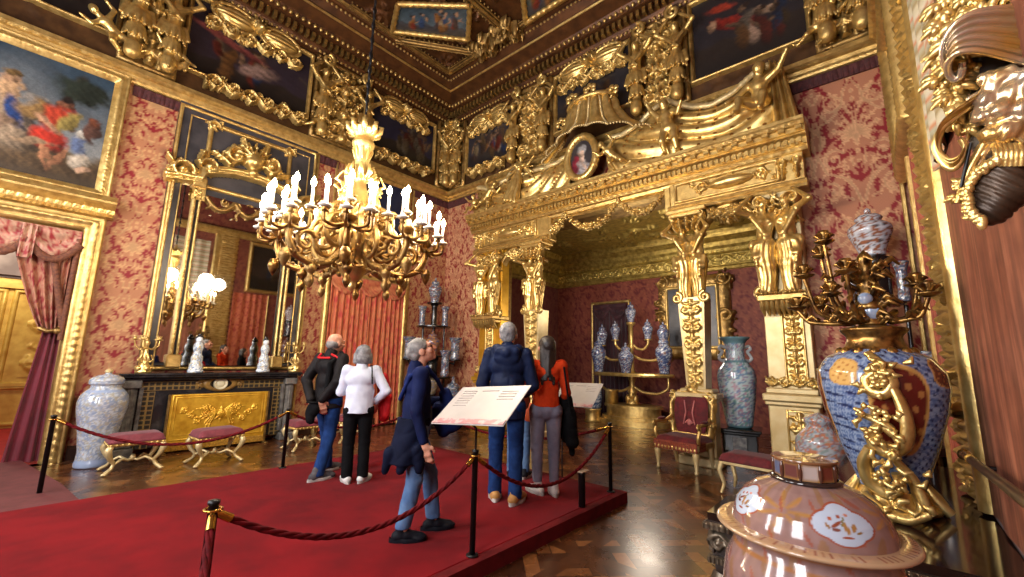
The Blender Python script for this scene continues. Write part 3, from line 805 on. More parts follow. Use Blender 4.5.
# ceiling and cornices
def room_frame(g, prof, seg=0.05, mods=True):
    rows = []
    for p in prof:
        d, z = p[0], p[1]; amp = p[2] if len(p) > 2 else 0; per = p[3] if len(p) > 3 else 0.1
        c = [(XB+d, YR+d), (XT-d, YR+d), (XT-d, YL-d), (XB+d, YL-d)]; P = []
        for k in range(4):
            a, b = np.array(c[k]), np.array(c[(k+1) % 4]); n = int((XT-XB if k % 2 == 0 else YL-YR)/seg)
            t = np.linspace(0, 1, n, endpoint=False)[:, None]; q = a*(1-t)+b*t; L = t[:, 0]*np.linalg.norm(b-a)
            zz = z-amp*np.abs(np.sin(math.pi*L/per)); P.append(np.c_[q, zz])
        rows.append(np.concatenate(P))
    g.grid(np.stack(rows, 1), cu=True, smooth=False); return g
g = G(); room_frame(g, [(0, 5.92), (.05, 5.94), (.06, 5.98, .012, .09), (.09, 6.0), (.10, 6.05), (.15, 6.07, .012, .12), (.19, 6.09), (.19, 6.16), (.12, 6.19), (0, 6.2)], 0.03)
struct('trim_1', g, GOLD)
g = G(); room_frame(g, [(0, 8.18), (.05, 8.2), (.06, 8.26), (.12, 8.32), (.14, 8.36), (.14, 8.52), (.32, 8.54), (.34, 8.6), (.38, 8.66), (.66, 8.76), (.68, 8.82), (.84, 8.93), (.86, 8.98), (.95, 9.02), (1.0, 9.03)], 0.3)
struct('trim_2', g, CEILB)
g = G()
def perim(d, z, step):
    out = []
    for k, (a, b) in enumerate((((XB+d, YL-d), (XT-d, YL-d)), ((XT-d, YL-d), (XT-d, YR+d)))):
        a, b = np.array(a), np.array(b); n = int(np.linalg.norm(b-a)/step)
        for i in range(n): out.append((*(a+(b-a)*(i+0.5)/n), z, k))
    return out
for x, y, z, k in perim(.10, 8.27, .10): g.ell((x, y, z), (.034, .034, .034), 6, 4)
for x, y, z, k in perim(.36, 8.585, .125): g.ell((x, y, z), (.042, .042, .05), 6, 4)
for x, y, z, k in perim(.84, 8.92, .10): g.ell((x, y, z), (.03, .03, .03), 6, 4)
room_frame(g, [(.66, 8.745), (.685, 8.74), (.70, 8.77), (.69, 8.79)], .3); room_frame(g, [(.93, 8.99), (.98, 8.985), (1.0, 9.02)], .3)
struct('trim_3', g, GOLD)
g = G()
for x, y, z, k in perim(.20, 8.44, .13): g.box((x, y, z), (.065, .13, .14) if k == 0 else (.13, .065, .14))
struct('trim_4', g, GOLDD)
g = G(); relief(g, XB+.9, 3.3, YR+.9, YL-.9, .05, .1, 'dense', 5, w=.25)
relief(g, 3.3, XT-.95, 2.2, YL-.95, .16, .035, 'dense', 7, w=.11); relief(g, 3.3, XT-.95, YR+.9, 2.2, .06, .1, 'dense', 8, w=.25)
struct('ceiling', g, CEILB, lambda v: np.stack([v[:, 0], v[:, 1], 9.05-v[:, 2]], 1))
# gilded ribs of the coffering
g = G()
def rib(pts, w, r):
    pts = [np.array((*p, 8.95)) for p in pts]
    for a, b in zip(pts[:-1], pts[1:]):
        n = max(2, int(np.linalg.norm(b-a)/.1)); P = a+(b-a)*np.linspace(0, 1, n)[:, None]; g.tube(P, r, 6)
        t = (b-a)/np.linalg.norm(b-a); q = np.array([-t[1], t[0], 0])
        for sg in (-w, w):
            g.tube(P+q*sg, r*.45, 5); beads(g, P+q*sg*1.5+np.array([0, 0, .02]), r*.5)
rib([(6.3, 6.9), (4.8, 8.05)], .09, .05); rib([(6.3, 5.85), (5.1, 5.85)], .09, .05); rib([(6.35, 7.9), (6.35, 3)], .07, .04); rib([(6.35, 7.95), (3.6, 7.95)], .07, .04)
struct('trim_5', g, GOLDD)
# ornate scroll bracket between the ceiling canvases
g = G()
rfun(g, 5.95, 6.6, 5.5, 6.9, .28, .02, lambda r: (r.candelabra(.05), r.dense(4, .05)), mask=.12)
struct('trim_6', g, GOLDD, lambda v: np.stack([v[:, 0], v[:, 1], 9.0-v[:, 2]], 1))
def ceil_canvas(quad, label, seed, sky):
    c = np.mean(quad, 0); t = thing('ceiling_painting', label, 'painting', (c[0], c[1], 8.9), group=None)
    pg = painting(0, 1.7, 0, 1.0, 0, people_scene(seed, 7, .9, y=.45, s=.2), seed, .03, sky, ((70, 70, 76), (60, 56, 56)))
    q = np.array(quad, float); v = pg.verts(); a, b = v[:, 0:1]/1.7, v[:, 1:2]
    P = (q[0]*(1-a)+q[1]*a)*(1-b)+(q[3]*(1-a)+q[2]*a)*b
    pg.V = [np.c_[P, np.full(len(P), 8.9)]]
    obj('canvas', pg, PAINT, t)
    fg = G(); Q = [np.array((*p, 8.88)) for p in quad]
    for k in range(4):
        A, B = Q[k], Q[(k+1) % 4]; n = int(np.linalg.norm(B-A)/.04); fg.tube(A+(B-A)*np.linspace(0, 1, n)[:, None], .05+.018*np.abs(np.sin(np.arange(n)*.9)), 7)
    obj('frame', fg, GOLD, t); return t
ceil_canvas([(4.55, 7.80), (5.84, 6.66), (5.2, 5.92), (4.2, 7.05)], 'ceiling painting of small figures against blue sky set slantwise across the room corner', 5, ((50, 66, 78), (96, 112, 122)))
ceil_canvas([(6.3, 5.3), (6.3, 3.3), (5.5, 3.3), (5.5, 4.75)], 'dark ceiling painting beside the scroll bracket over the gilded canopy', 9, ((60, 66, 66), (90, 96, 92)))

# fringe hanging under the cornice over the damask
FRINGE = mat('dark_red_fringe', (84, 36, 36), (60, 26, 28), rough=0.8, scale=20, bump=0.3, bscale=120)
for nm, fn, spans in (('trim_7', FL, ((.62, 1.24), (3.72, 4.16), (6.22, 7.4))), ('trim_8', FT, ((-.4, .95), (7.9, 8.98)))):
    g = G()
    for a, b in spans: mould(g, a, b, [(5.74, .01), (5.74, .03, .015, .06), (5.9, .035, .02, .14), (5.93, .02)], .015)
    struct(nm, g, FRINGE, fn)
# skirting
SKIRT = mat('dark_wood_skirting', (44, 26, 18), (60, 36, 24), rough=0.3, scale=6)
g = G(); mould(g, .62, 1.0, [(0, .0), (0, .03), (.16, .03), (.2, 0)], .3); mould(g, 3.7, XT, [(0, .0), (0, .03), (.16, .03), (.2, 0)], .3); struct('baseboard_left', g, SKIRT, FL)
g = G(); mould(g, YR, .7, [(0, .0), (0, .03), (.16, .03), (.2, 0)], .3); mould(g, 7.4, YL, [(0, .0), (0, .03), (.16, .03), (.2, 0)], .3); struct('baseboard_throne', g, SKIRT, FT)

# the room beyond the doorway
g = slab(-4.5, 2.4, YL+.0, 13.6, -.1, 0.0); struct('floor', g, mat('red_carpet_beyond', (176, 34, 26), (156, 26, 22), rough=0.9, scale=3, bump=.3, bscale=200))
g = G()
for k in range(5):
    u0 = -4.2+k*1.3
    g.box((u0+.65, 2.0, -.02), (1.3, 4.0, .04)); frame(g, u0+.12, u0+1.18, .9, 2.7, [(0, 0), (.02, .05), (.07, .05), (.09, 0)], seg=.3); frame(g, u0+.12, u0+1.18, .12, .75, [(0, 0), (.02, .05), (.07, .05), (.09, 0)], seg=.3)
    rfun(g, u0+.3, u0+1.0, 1.0, 2.6, .05, .03, lambda r: r.candelabra(.06), base=.015)
    g.box((u0+.65, .85, .03), (1.3, .06, .06)); g.box((u0+.65, 2.85, .04), (1.3, .12, .1))
def FN(v): return np.stack([v[:, 0], 13.4-v[:, 2], v[:, 1]], 1)
struct('wall_next', g, mat('yellow_panelling', (226, 186, 84), (200, 152, 60), rough=.45, metal=.2, scale=5), FN)
g = G(); g.box((-1.2, 3.6, .02), (6, 1.2, .05)); g.box((-1.2, 3.1, .06), (6, .1, .14)); struct('wall_next', g, mat('next_room_plaster', (150, 132, 120), (110, 92, 84), rough=.7, scale=2), FN)
g = slab(-4.5, 2.4, YL+.3, 13.5, 4.3, 4.4); struct('ceiling', g, mat('next_room_ceiling', (140, 120, 104), (90, 70, 62), rough=.7, scale=1.2))
g = slab(2.3, 2.4, YL+.3, 13.5, 0, 4.4); g.box((-4.45, 11.3, 2.2), (.1, 4.4, 4.4)); struct('wall_next', g, mat('next_room_red', (130, 30, 34), (106, 22, 28), rough=.7, scale=2))

# ================================================================== LONG WALL: doorway, overmantel, fireplace
PF = [(-.01, .02), (0, .03), (.02, .06), (.05, .05, .012, .05), (.07, .055), (.09, .09, .03, .075), (.13, .10, .03, .075), (.15, .07), (.17, .08), (.18, .0)]
# big gilded door case with swagged curtain: frame is a thing
t = thing('door_case', 'massive carved gilded door case around the open doorway to the next room', 'door frame', (-.7, YL, 0))
g = G(); P2 = [(0, -.02), (0, .05), (.03, .09), (.06, .08, .02, .06), (.08, .08), (.10, .14, .02, .1), (.15, .15, .02, .1), (.17, .10), (.19, .12, .015, .05), (.22, .12), (.24, .0)]
frame(g, DX0, DX1, -.3, DZ, P2, seg=.025); g2 = G()
v = g.verts(); g.V = [np.c_[v[:, 0], np.maximum(v[:, 1], 0.0), v[:, 2]]]
obj('door_frame', g, GOLD, t, FL)
g = G(); mould(g, DX0-.3, DX1+.3, [(DZ+.22, .06), (DZ+.24, .14, .015, .06), (DZ+.30, .12), (DZ+.36, .12, .02, .09), (DZ+.40, .2), (DZ+.44, .26), (DZ+.47, .26), (DZ+.49, .18, .02, .12), (DZ+.58, .12), (DZ+.6, 0)], .03)
obj('lintel_moulding', g, GOLD, t, FL)

def wall_painting(label, fn, u0, u1, v0, v1, prof, scene, seed, base, sky=((40, 40, 48), (70, 66, 66)), ground=((40, 32, 28), (24, 20, 20)), group=None, gm=GOLD, res=.025, d=.03, crest=None):
    t = thing('wall_painting', label, 'painting', base, group=group)
    obj('canvas', painting(u0, u1, v0, v1, d, scene, seed, res, sky, ground), PAINT, t, fn)
    g = G(); frame(g, u0, u1, v0, v1, prof, seg=.025); obj('frame', g, gm, t, fn)
    return t
# painting above the doorway
SC = [(.80, .72, .05, .30, (52, 44, 34), -.25), (.86, .80, .22, .13, (40, 48, 40), .2), (.10, .86, .25, .12, (48, 44, 38), .3),
      (.40, .42, .14, .20, (66, 58, 52), .2), (.20, .34, .3, .05, (96, 92, 84), .05), (.3, .22, .5, .06, (74, 60, 44), 0), (.7, .12, .6, .08, (88, 68, 46), .03),
      (.34, .40, .13, .26, (176, 150, 122), .25), (.33, .63, .075, .11, (206, 164, 122), .2), (.32, .74, .045, .055, (196, 152, 116), 0), (.32, .785, .05, .04, (122, 94, 56), .2), (.38, .48, .06, .14, (40, 66, 120), .3), (.29, .36, .12, .06, (150, 120, 96), .4),
      (.52, .62, .10, .03, (132, 124, 116), .1), (.50, .52, .12, .08, (150, 116, 70), -.2),
      (.66, .50, .10, .14, (178, 62, 40), -.25), (.64, .34, .12, .11, (190, 52, 36), .15), (.73, .49, .05, .12, (150, 130, 70), -.5), (.70, .67, .045, .055, (150, 96, 70), 0), (.70, .70, .055, .04, (40, 28, 24), .2), (.60, .46, .03, .12, (200, 150, 116), .9), (.63, .18, .028, .12, (172, 118, 84), .1), (.73, .2, .028, .13, (166, 112, 80), -.35),
      (.84, .34, .05, .1, (98, 112, 146), .2), (.84, .44, .04, .045, (222, 212, 196), 0), (.86, .2, .06, .08, (196, 180, 160), -.2), (.91, .46, .05, .09, (92, 62, 52), 0), (.93, .56, .04, .05, (110, 62, 42), 0), (.9, .13, .05, .03, (200, 160, 130), .6), (.55, .27, .12, .03, (160, 130, 100), .2)]
SC = SC[:3]+[(.545+(q[0]-.34)*.67, *q[1:]) for q in SC[3:]]
wall_painting('large gilt-framed painting of bare-shouldered woman and man in red, above the curtained doorway', FL, -1.8, .40, 4.02, 5.84,
    [(-.01, .02), (0, .05), (.03, .06), (.05, .09, .02, .06), (.09, .10, .02, .06), (.12, .07), (.15, .10), (.17, .10), (.18, .0)], SC, 3, (-.7, YL, 4.0), ((46, 62, 76), (124, 124, 122)), ((96, 78, 54), (58, 46, 34)), res=.015)

# doorway curtain and valance
def pleats(u0, u1, z0, z1, n, amp, fn_u=None, nz=40, nu=None, d0=.1, tint=None):
    nu = nu or n*8; U = np.linspace(0, 1, nu); Z = np.linspace(0, 1, nz); A, B = np.meshgrid(U, Z, indexing='ij')
    D = d0+amp*np.sin(A*n*2*math.pi+.8*np.sin(A*7+B*2))*(1-.3*np.sin(B*3)); X = u0+(u1-u0)*A
    if fn_u: X = fn_u(A, B)
    return X, z0+(z1-z0)*B, D
def curtain_mesh(X, Z, D, col=None):
    g = G(); P = np.stack([X, Z, D], -1); g.grid(P, col=col); Q = P.copy(); Q[..., 2] -= .012; g.grid(Q[::-1], col=None if col is None else col[::-1]); return g
t = thing('door_curtain', 'tied-back damask curtain with swagged valance hanging in the doorway', 'curtain', (.1, YL-.0, 0))
def upper_u(A, B):   # B: 0 bottom (tie) .. 1 top
    w = B**.8; r = .30+.02*w; l = (.14)*(1-w)+(-.36)*w; return l+(r-l)*A
X, Z, D = pleats(0, 1, 1.82, 3.3, 5, .035, upper_u, 60, 80, d0=-.06)
c = damask(X*1.4, Z, (136, 24, 30), (184, 130, 98), W=.5, Hh=.9)
obj('curtain_panel', curtain_mesh(X, Z, D, c), DAMM, t, FL)
def low_u(A, B): return (.16*B+.02*(1-B))+((.34*B+.36*(1-B))-(.16*B+.02*(1-B)))*A
X, Z, D = pleats(0, 1, .03, 1.86, 3, .03, low_u, 40, 60, d0=-.05)
obj('curtain_fall', curtain_mesh(X, Z, D), WINE, t, FL)['label'] = 'plain wine-red lower part of the curtain'
g = G(); g.tube([(.12, 1.86, .0), (.2, 1.82, .05), (.3, 1.84, .04), (.37, 1.9, 0)], .03, 8); g.ell((.3, 1.83, .06), (.05, .05, .04)); obj('tieback', g, GOLDD, t, FL)
# jabot at the frame side with brown fringe edge
X, Z, D = pleats(0, 1, 1.9, 3.28, 3, .03, lambda A, B: .14+.2*A+.0*B, 50, 50, d0=.02)
Z = Z-.0; cut_ = 1.9+.9*(1-(X-.14)/.2); Z = np.maximum(Z, cut_)
obj('jabot', curtain_mesh(X, Z, D, damask(X*1.3, Z, (136, 24, 30), (184, 130, 98), W=.5, Hh=.9)), DAMM, t, FL)
BRFR = mat('brown_fringe', (120, 70, 44), (84, 44, 30), rough=.8, scale=30, bump=.4, bscale=140)
g = G(); g.tube([(.14+.2*a, 1.9+.9*(1-a), .06) for a in np.linspace(0, 1, 12)], .045, 6, flat=.4); g.tube([(.34, z, .06) for z in np.linspace(1.7, 3.2, 12)], .035, 6); obj('jabot_fringe', g, BRFR, t, FL)
g = G(); gf = G()
for k in range(4):
    a, b = -1.72+k*.52, -1.72+(k+1)*.52
    A, B = np.meshgrid(np.linspace(0, 1, 24), np.linspace(0, 1, 14), indexing='ij')
    Zs = 3.32-(.16+.26*4*A*(1-A))*B; Ds = .06+.05*np.sin(B*3*math.pi)*np.sin(A*math.pi)+.03*B; Us = a+(b-a)*A
    g.merge(curtain_mesh(Us, Zs, Ds, damask(Us*1.6, Zs, (146, 40, 42), (196, 152, 124), W=.5, Hh=.9)))
    gf.tube([(a+(b-a)*s, 3.32-(.16+.26*4*s*(1-s))-.05, .09) for s in np.linspace(0, 1, 20)], .05+.012*np.abs(np.sin(np.arange(20)*1.7)), 6, flat=.35)
    if k: 
        X, Z, D = pleats(a-.07, a+.07, 2.82, 3.3, 2, .02, None, 20, 24, d0=.12); g.merge(curtain_mesh(X, Z, D, damask(X*1.6, Z, (146, 40, 42), (196, 152, 124), W=.5, Hh=.9)))
obj('valance', g, DAMM, t, FL); obj('valance_fringe', gf, BRFR, t, FL)

# ---------------- overmantel mirror
t = thing('overmantel_mirror', 'tall mirror with gilded arched crest, standing above the black marble fireplace', 'mirror', (2.45, YL, 1.3))
g = G(); g.box((2.45, 3.65, .03), (2.42, 4.6, .05)); obj('backing_glass', g, DARKG, t, FL)['label'] = 'dark glass ground of the mirror'
g = G(); frame(g, 1.27, 3.63, 1.3, 5.88, [(-.03, .05), (-.025, .08), (0, .09), (.02, .075), (.03, .05), (.03, 0)], seg=.2)
frame(g, 1.42, 3.50, 1.3, 5.75, [(-.012, .06), (0, .075), (.012, .06)], seg=.2)
frame(g, 1.72, 3.12, 4.5, 5.72, [(-.05, .06), (-.04, .09), (-.01, .10, .008, .04), (.02, .09), (.03, .055)], seg=.02)
for u, v, a in ((1.76, 5.68, 0), (3.08, 5.68, 1)):
    rfun(g, u-.14, u+.14, v-.14, v+.14, .08, .012, lambda r: (r.spiral(.14, .14, .1, 0, 1.2, 1, .025), r.dense(2, .03)), base=.06, mask=.1)
obj('outer_frame', g, GOLD, t, FL)
g = G(); g.box((2.44, 2.85, .075), (1.42, 3.0, .03)); obj('mirror_pane', g, MIRROR, t, FL)
for uc in (1.52, 3.38):
    g = G(); g.box((uc, 2.95, .08), (.17, 3.1, .02)); obj('side_mirror', g, MIRROR, t, FL)
for u in (1.30, 1.62, 1.70, 3.20, 3.28, 3.60):
    g = G(); w = .05 if u in (1.62, 3.28) else .035
    g.box((u, 2.95, .12), (w, 3.25, .10), .012)
    for k in range(40): g.ell((u, 1.4+k*.08, .175), (w*.32, .035, .012), 6, 4)
    if u in (1.62, 3.28):
        u += .04*(1 if u < 2 else -1)
        g.box((u, 1.42, .14), (.2, .22, .16), .02); g.box((u, 4.52, .14), (.2, .18, .18), .02); rfun(g, u-.1, u+.1, 4.2, 4.44, .06, .012, lambda r: r.dense(3, .03), base=.17)
    obj('pilaster', g, GOLD, t, FL)
g = G()   # arched crest over the pane
def arch(r):
    W_ = 2.6; 
    xs = np.linspace(.05, 2.55, 60); ys = .18+.42*np.clip(np.cos((xs-1.3)/1.3*math.pi*.5), 0, 1)**1.0*np.where(np.abs(xs-1.3) < .75, 1, .35)
    r.stroke(np.c_[xs, ys], .07, .07, .8)
    r.stroke(np.c_[xs, ys-.09], .03, .03, 1)
    for s in (0, 1):
        m = (lambda x: x) if s == 0 else (lambda x: W_-x)
        sg = 1 if s == 0 else -1
        r.spiral(m(.24), .32, .17, 0 if s == 0 else math.pi, 1.4, sg, .045); r.spiral(m(.62), .5, .15, 3.1, 1.3, -sg, .04); r.leaf(m(.1), .4, math.pi/2+sg*.6, .3, .06); r.leaf(m(.42), .52, math.pi/2-sg*.5, .3, .06, .4)
        r.spiral(m(1.0), .86, .16, 1.5, 1.3, sg, .05); r.leaf(m(.92), .62, math.pi/2+sg*.7, .36, .07, .5*sg); r.leaf(m(1.15), 1.05, math.pi/2+sg*.3, .25, .06)
    r.dot(1.3, .86, .17, 1.2); r.dot(1.3, .62, .1, 1.1)
    for k in range(7): r.leaf(1.3, .9, math.pi/2+(k-3)*.45, .34, .055, 0, 2, 1.1)
rfun(g, 1.15, 3.75, 4.35, 5.75, .17, .014, arch, base=.10, mask=.1)
obj('arched_crest', g, GOLDB, t, FL)
def swag_rel(r):
    for k in range(3): r.stroke(np.c_[np.linspace(.05+.45*k, .5+.45*k, 20), .3-.18*np.sin(np.linspace(0, math.pi, 20))], .045, .045)
    r.dense(6, .04)
g = G(); rfun(g, 1.74, 3.16, 4.0, 4.36, .08, .014, swag_rel, base=.09, mask=.15); obj('glass_garland', g, GOLDD, t, FL)

# ---------------- fireplace
t = thing('fireplace', 'black and grey marble fireplace with inlaid squares below the tall mirror', 'fireplace', (2.35, 8.75, 0))
g = G(); 
for z0, z1, x0, x1, y0, ch in ((1.13, 1.17, 1.06, 3.56, 8.56, .012), (1.17, 1.20, 1.0, 3.60, 8.5, .01), (1.20, 1.235, .98, 3.62, 8.48, .014)): g.box(((x0+x1)/2, (y0+YL)/2, (z0+z1)/2), (x1-x0, YL-y0, z1-z0), ch)
obj('mantel_shelf', g, BLACKM, t)
g = G(); g.box((2.33, 8.84, .62), (2.2, .3, 1.04), .01); obj('surround', g, BLACKM, t)
INLAY = vmat('ochre_inlay_squares', rough=.3)
OCH = mat('ochre_inlay', (150, 116, 60), (120, 88, 44), rough=.3, scale=10)
for u0, u1, z0, z1 in ((1.30, 2.06, .965, 1.10), (2.60, 3.36, .965, 1.10), (1.30, 1.47, .1, .95), (3.19, 3.36, .1, .95)):
    g = G(); nu, nz = max(2, round((u1-u0)/.08)), max(2, round((z1-z0)/.07)); du, dz = (u1-u0)/nu, (z1-z0)/nz
    P_ = [[(u0+du*i, 8.688, z0+dz*j) for j in range(nz+1)] for i in range(nu+1)]; g.grid(P_, col=np.tile(lin((150, 122, 72)), (nu+1, nz+1, 1)), smooth=False)
    for i in range(nu):
        for j in range(nz): g.box((u0+du*(i+.5), 8.684, z0+dz*(j+.5)), (du*.70, .014, dz*.68), col=lin((52, 48, 44)))
    obj('inlay_strip', g, INLAY, t)
for s, x in ((0, 1.17), (1, 3.46)):
    g = G(); g.box((x, 8.72, .07), (.24, .34, .14), .015); g.box((x, 8.72, .17), (.2, .3, .06), .02); g.box((x, 8.72, 1.07), (.22, .32, .12), .015)
    a = np.linspace(0, 2*math.pi, 73)[:-1]; rr = .085-.009*np.abs(np.sin(a*6)); 
    g.grid(np.stack([np.stack([x+rr*np.cos(a), 8.68+rr*np.sin(a), np.full(72, z)], -1) for z in np.linspace(.2, 1.01, 5)], 1), cu=True)
    g.box((x+(.12 if s == 0 else -.12), 8.74, .6), (.05, .26, .84), .006)
    obj('fluted_column', g, GREYM, t)
def FC(v): return np.stack([2.33+v[:, 0], 8.68-v[:, 2], 1.05+v[:, 1]], 1)
def lathe_wall(prof, n=28, sx=1.0, sy=1.0):
    g = G(); g.lathe(prof, n, sx=sx, sy=sy); return g        # profile (radius, depth): axis is the wall normal
g = lathe_wall([(0, .03), (.05, .035), (.06, .02), (.075, .02), (.085, .045), (.1, .04), (.105, 0)])
obj('roundel', g, mat('cream_stone', (222, 212, 180), (196, 184, 150), rough=.3), t, FC)
g = lathe_wall([(.1, .03), (.13, .035), (.15, .03), (.16, 0)], 32, 1.6, .82)
rfun(g, -.36, .36, -.1, .1, .03, .012, lambda r: (r.spiral(.08, .1, .07, 0, 1.2, 1, .015), r.spiral(.64, .1, .07, 3.1, 1.2, -1, .015)), mask=.1)
obj('cartouche', g, OCH, t, FC)

t = thing('fire_screen', 'golden embroidered fire screen panel with fringe closing the fireplace opening', 'fire screen', (2.36, 8.55, 0))
g = G(); FS = lambda v: np.stack([v[:, 0], 8.58-v[:, 2], v[:, 1]], 1)
mould(g, 1.66, 3.06, [(.14, .0), (.14, .02), (.9, .02), (.9, .0)], .7)
def embr(r):
    for sg in (-1, 1):
        for k in range(9):
            a = math.pi/2-sg*(.25+k*.27); r.leaf(.6+sg*.06, .26+.0*k, a, .22+.05*(k % 3), .02, sg*(-.9), 3)
        for k in range(5): r.spiral(.6+sg*(.16+.085*k), .26+.1*math.sin(k*2.1), .05, k, 1.3, sg, .011, leaves=True)
    r.dot(.6, .26, .06, 1.2)
    for k in range(8): r.leaf(.6, .26, k*.785, .12, .024, 0, 2, 1.1)
rfun(g, 1.76, 2.96, .3, .82, .03, .008, embr, base=.022)
frame(g, 1.74, 2.98, .28, .84, [(0, .025), (.008, .034), (.018, .025)], seg=.1); frame(g, 1.69, 3.03, .2, .88, [(-.01, .025), (0, .036), (.012, .025)], seg=.1)
obj('panel', g, mat('gold_embroidery', (238, 188, 62), (206, 148, 36), rough=.36, metal=.45, scale=7, bump=.4, bscale=90), t, FS)
g = G(); mould(g, 1.66, 3.06, [(.03, .015), (.04, .02, .012, .02), (.13, .02, .01, .02), (.145, .012)], .005); obj('fringe', g, mat('gold_fringe', (206, 156, 56), (160, 112, 36), rough=.5, metal=.35, scale=30), t, FS)
for u in (1.64, 3.08):
    g = G(); g.box((u, .46, 0), (.035, .88, .035), .006); g.box((u, .015, 0), (.06, .03, .3), .008)
    obj('upright', g, GOLDD, t, FS)

# ---------------- things on the mantel shelf
def candelabrum(label, x, y, z, h=.72):
    t = thing('gilt_candelabrum', label, 'candelabrum', (x, y, z), group=None)
    g = G(); g.lathe([(0, 0), (.1, 0), (.105, .03), (.075, .06), (.09, .1), (.05, .14), (.035, .2), (.055, .25), (.03, .3), (.02, .42), (.035, .46), (.02, .5), (0, .52)], 16)
    for k in range(5):
        a = k*2*math.pi/5; g.ell((.085*math.cos(a), .085*math.sin(a), .07), (.04, .04, .05), 8, 6); g.tube([(.03*math.cos(a), .03*math.sin(a), .15), (.1*math.cos(a), .1*math.sin(a), .2), (.06*math.cos(a), .06*math.sin(a), .28)], [.018, .014, .01], 6)
    obj('stem', g, GOLDB, t, lambda v: v, local=True)
    for k in range(5):
        a = k*2*math.pi/5+.3; c, s = math.cos(a), math.sin(a); g = G()
        g.tube([(.02*c, .02*s, .38), (.09*c, .09*s, .36), (.15*c, .15*s, .42), (.16*c, .16*s, .5)], [.012, .012, .01, .009], 6)
        g.lathe([(0, 0), (.04, .01), (.045, .02), (.018, .025), (.022, .06), (.03, .07), (0, .07)], 10, (.16*c, .16*s, .5))
        obj('arm', g, GOLDB, t, local=True)
    return t
candelabrum('gilt candelabrum at the end of the mantel shelf beside the doorway side', 1.28, 8.68, 1.236)
candelabrum('gilt candelabrum at the end of the mantel shelf nearer the room corner', 3.52, 8.66, 1.236)
PORW = vmat('painted_porcelain', rough=.12, coat=.6, mixn=.08)
def flowers(base, cols, amount, sc, seed, dark=None):
    """lathe colouring: scattered painted sprays"""
    R = np.random.RandomState(seed); W_ = R.normal(size=(12, 3))*sc; ph = R.rand(12)*6.28; base = lin(base); cc = [lin(c) for c in cols]
    def f(a, z):
        p = np.stack([1.6*np.cos(a), 1.6*np.sin(a), z*7], -1); o = np.broadcast_to(base, (*a.shape, 3)).copy()
        wob = .5*np.sin(p@W_[9]*2.3+ph[9])+.5*np.sin(p@W_[10]*3.1+ph[10])
        for k in range(9):
            w = np.sin(p@W_[k]*1.5+ph[k]+wob)*np.sin(p@np.roll(W_[k], 1)*1.3+ph[k]*2-wob)+.45*np.sin(p@W_[(k+3) % 9]*4.3+wob*2)*np.sin(p@W_[(k+5) % 9]*3.7); m = np.clip((w-amount)/.12, 0, 1)[..., None]
            o = o*(1-m)+cc[k % len(cc)]*m
        return o
    return f
def bands(fn, zs, col):
    """add horizontal painted bands"""
    c = lin(col)
    def f(a, z):
        o = fn(a, z)
        for z0, z1 in zs: m = ((z > z0) & (z < z1))[..., None]; o = np.where(m, c, o)
        return o
    return f
def fine(prof, n): 
    prof = np.asarray(prof, float); d = np.r_[0, np.cumsum(np.linalg.norm(np.diff(prof, axis=0), axis=1))]; s = np.linspace(0, d[-1], n)
    # smooth resample
    k = np.stack([np.interp(s, d, prof[:, i]) for i in (0, 1)], 1)
    for _ in range(2): k[1:-1] = .25*k[:-2]+.5*k[1:-1]+.25*k[2:]
    return k
def tower(label, x, y):
    t = thing('porcelain_figure', label, 'porcelain', (x, y, 1.236))
    g = G(); pr = [(0, 0), (.11, 0), (.115, .04), (.095, .06), (.1, .14), (.08, .16), (.085, .26), (.06, .3), (.055, .34), (.075, .4), (.07, .46), (.045, .5)]
    g.lathe(fine(pr, 50), 36, col=flowers((224, 230, 232), [(120, 140, 170), (190, 170, 120), (150, 160, 170)], .75, 3.2, int(x*10)))
    obj('body', g, PORW, t, local=True)
    g = G(); g.ell((0, -.01, .54), (.05, .055, .06)); g.ell((0, -.06, .53), .015); obj('head', g, mat('white_porcelain', (226, 230, 230), (208, 212, 216), rough=.15, coat=.5), t, local=True)
    g = G(); g.ell((0, .01, .585), (.055, .055, .035)); g.ell((0, 0, .62), (.03, .03, .03)); obj('hat', g, BLACK, t, local=True)
tower('white porcelain figure in dark hat on the mantel shelf, doorway side', 1.93, 8.62)
tower('white porcelain figure in dark hat on the mantel shelf, corner side', 2.95, 8.62)

# ---------------- tall lidded jar by the door case
t = thing('covered_jar', 'huge blue and white lidded jar on the floor beside the fireplace', 'jar', (.86, 8.36, 0))
pr = [(0, 0), (.20, 0), (.205, .05), (.19, .10), (.185, .2), (.215, .45), (.262, .72), (.275, .85), (.255, .95), (.20, 1.02), (.165, 1.05), (.165, 1.1)]
f_ = flowers((188, 194, 202), [(134, 146, 170), (154, 162, 178), (168, 164, 152)], .6, 3.6, 4)
g = G(); g.lathe(fine(pr, 100), 96, col=bands(f_, ((.0, .1), (.99, 1.02)), (150, 164, 190))); obj('body', g, PORW, t, local=True)
g = G(); g.lathe(fine([(.165, 1.09), (.19, 1.1), (.192, 1.16), (.17, 1.19), (.10, 1.225), (.05, 1.235), (.03, 1.25), (.045, 1.275), (.03, 1.3), (0, 1.305)], 50), 48, col=f_); lid_ = obj('lid', g, PORW, t, local=True); g = G(); g.lathe(fine([(.03, 1.25), (.05, 1.275), (.03, 1.305), (0, 1.315)], 16), 20); obj('knob', g, GOLDP, lid_, local=True)

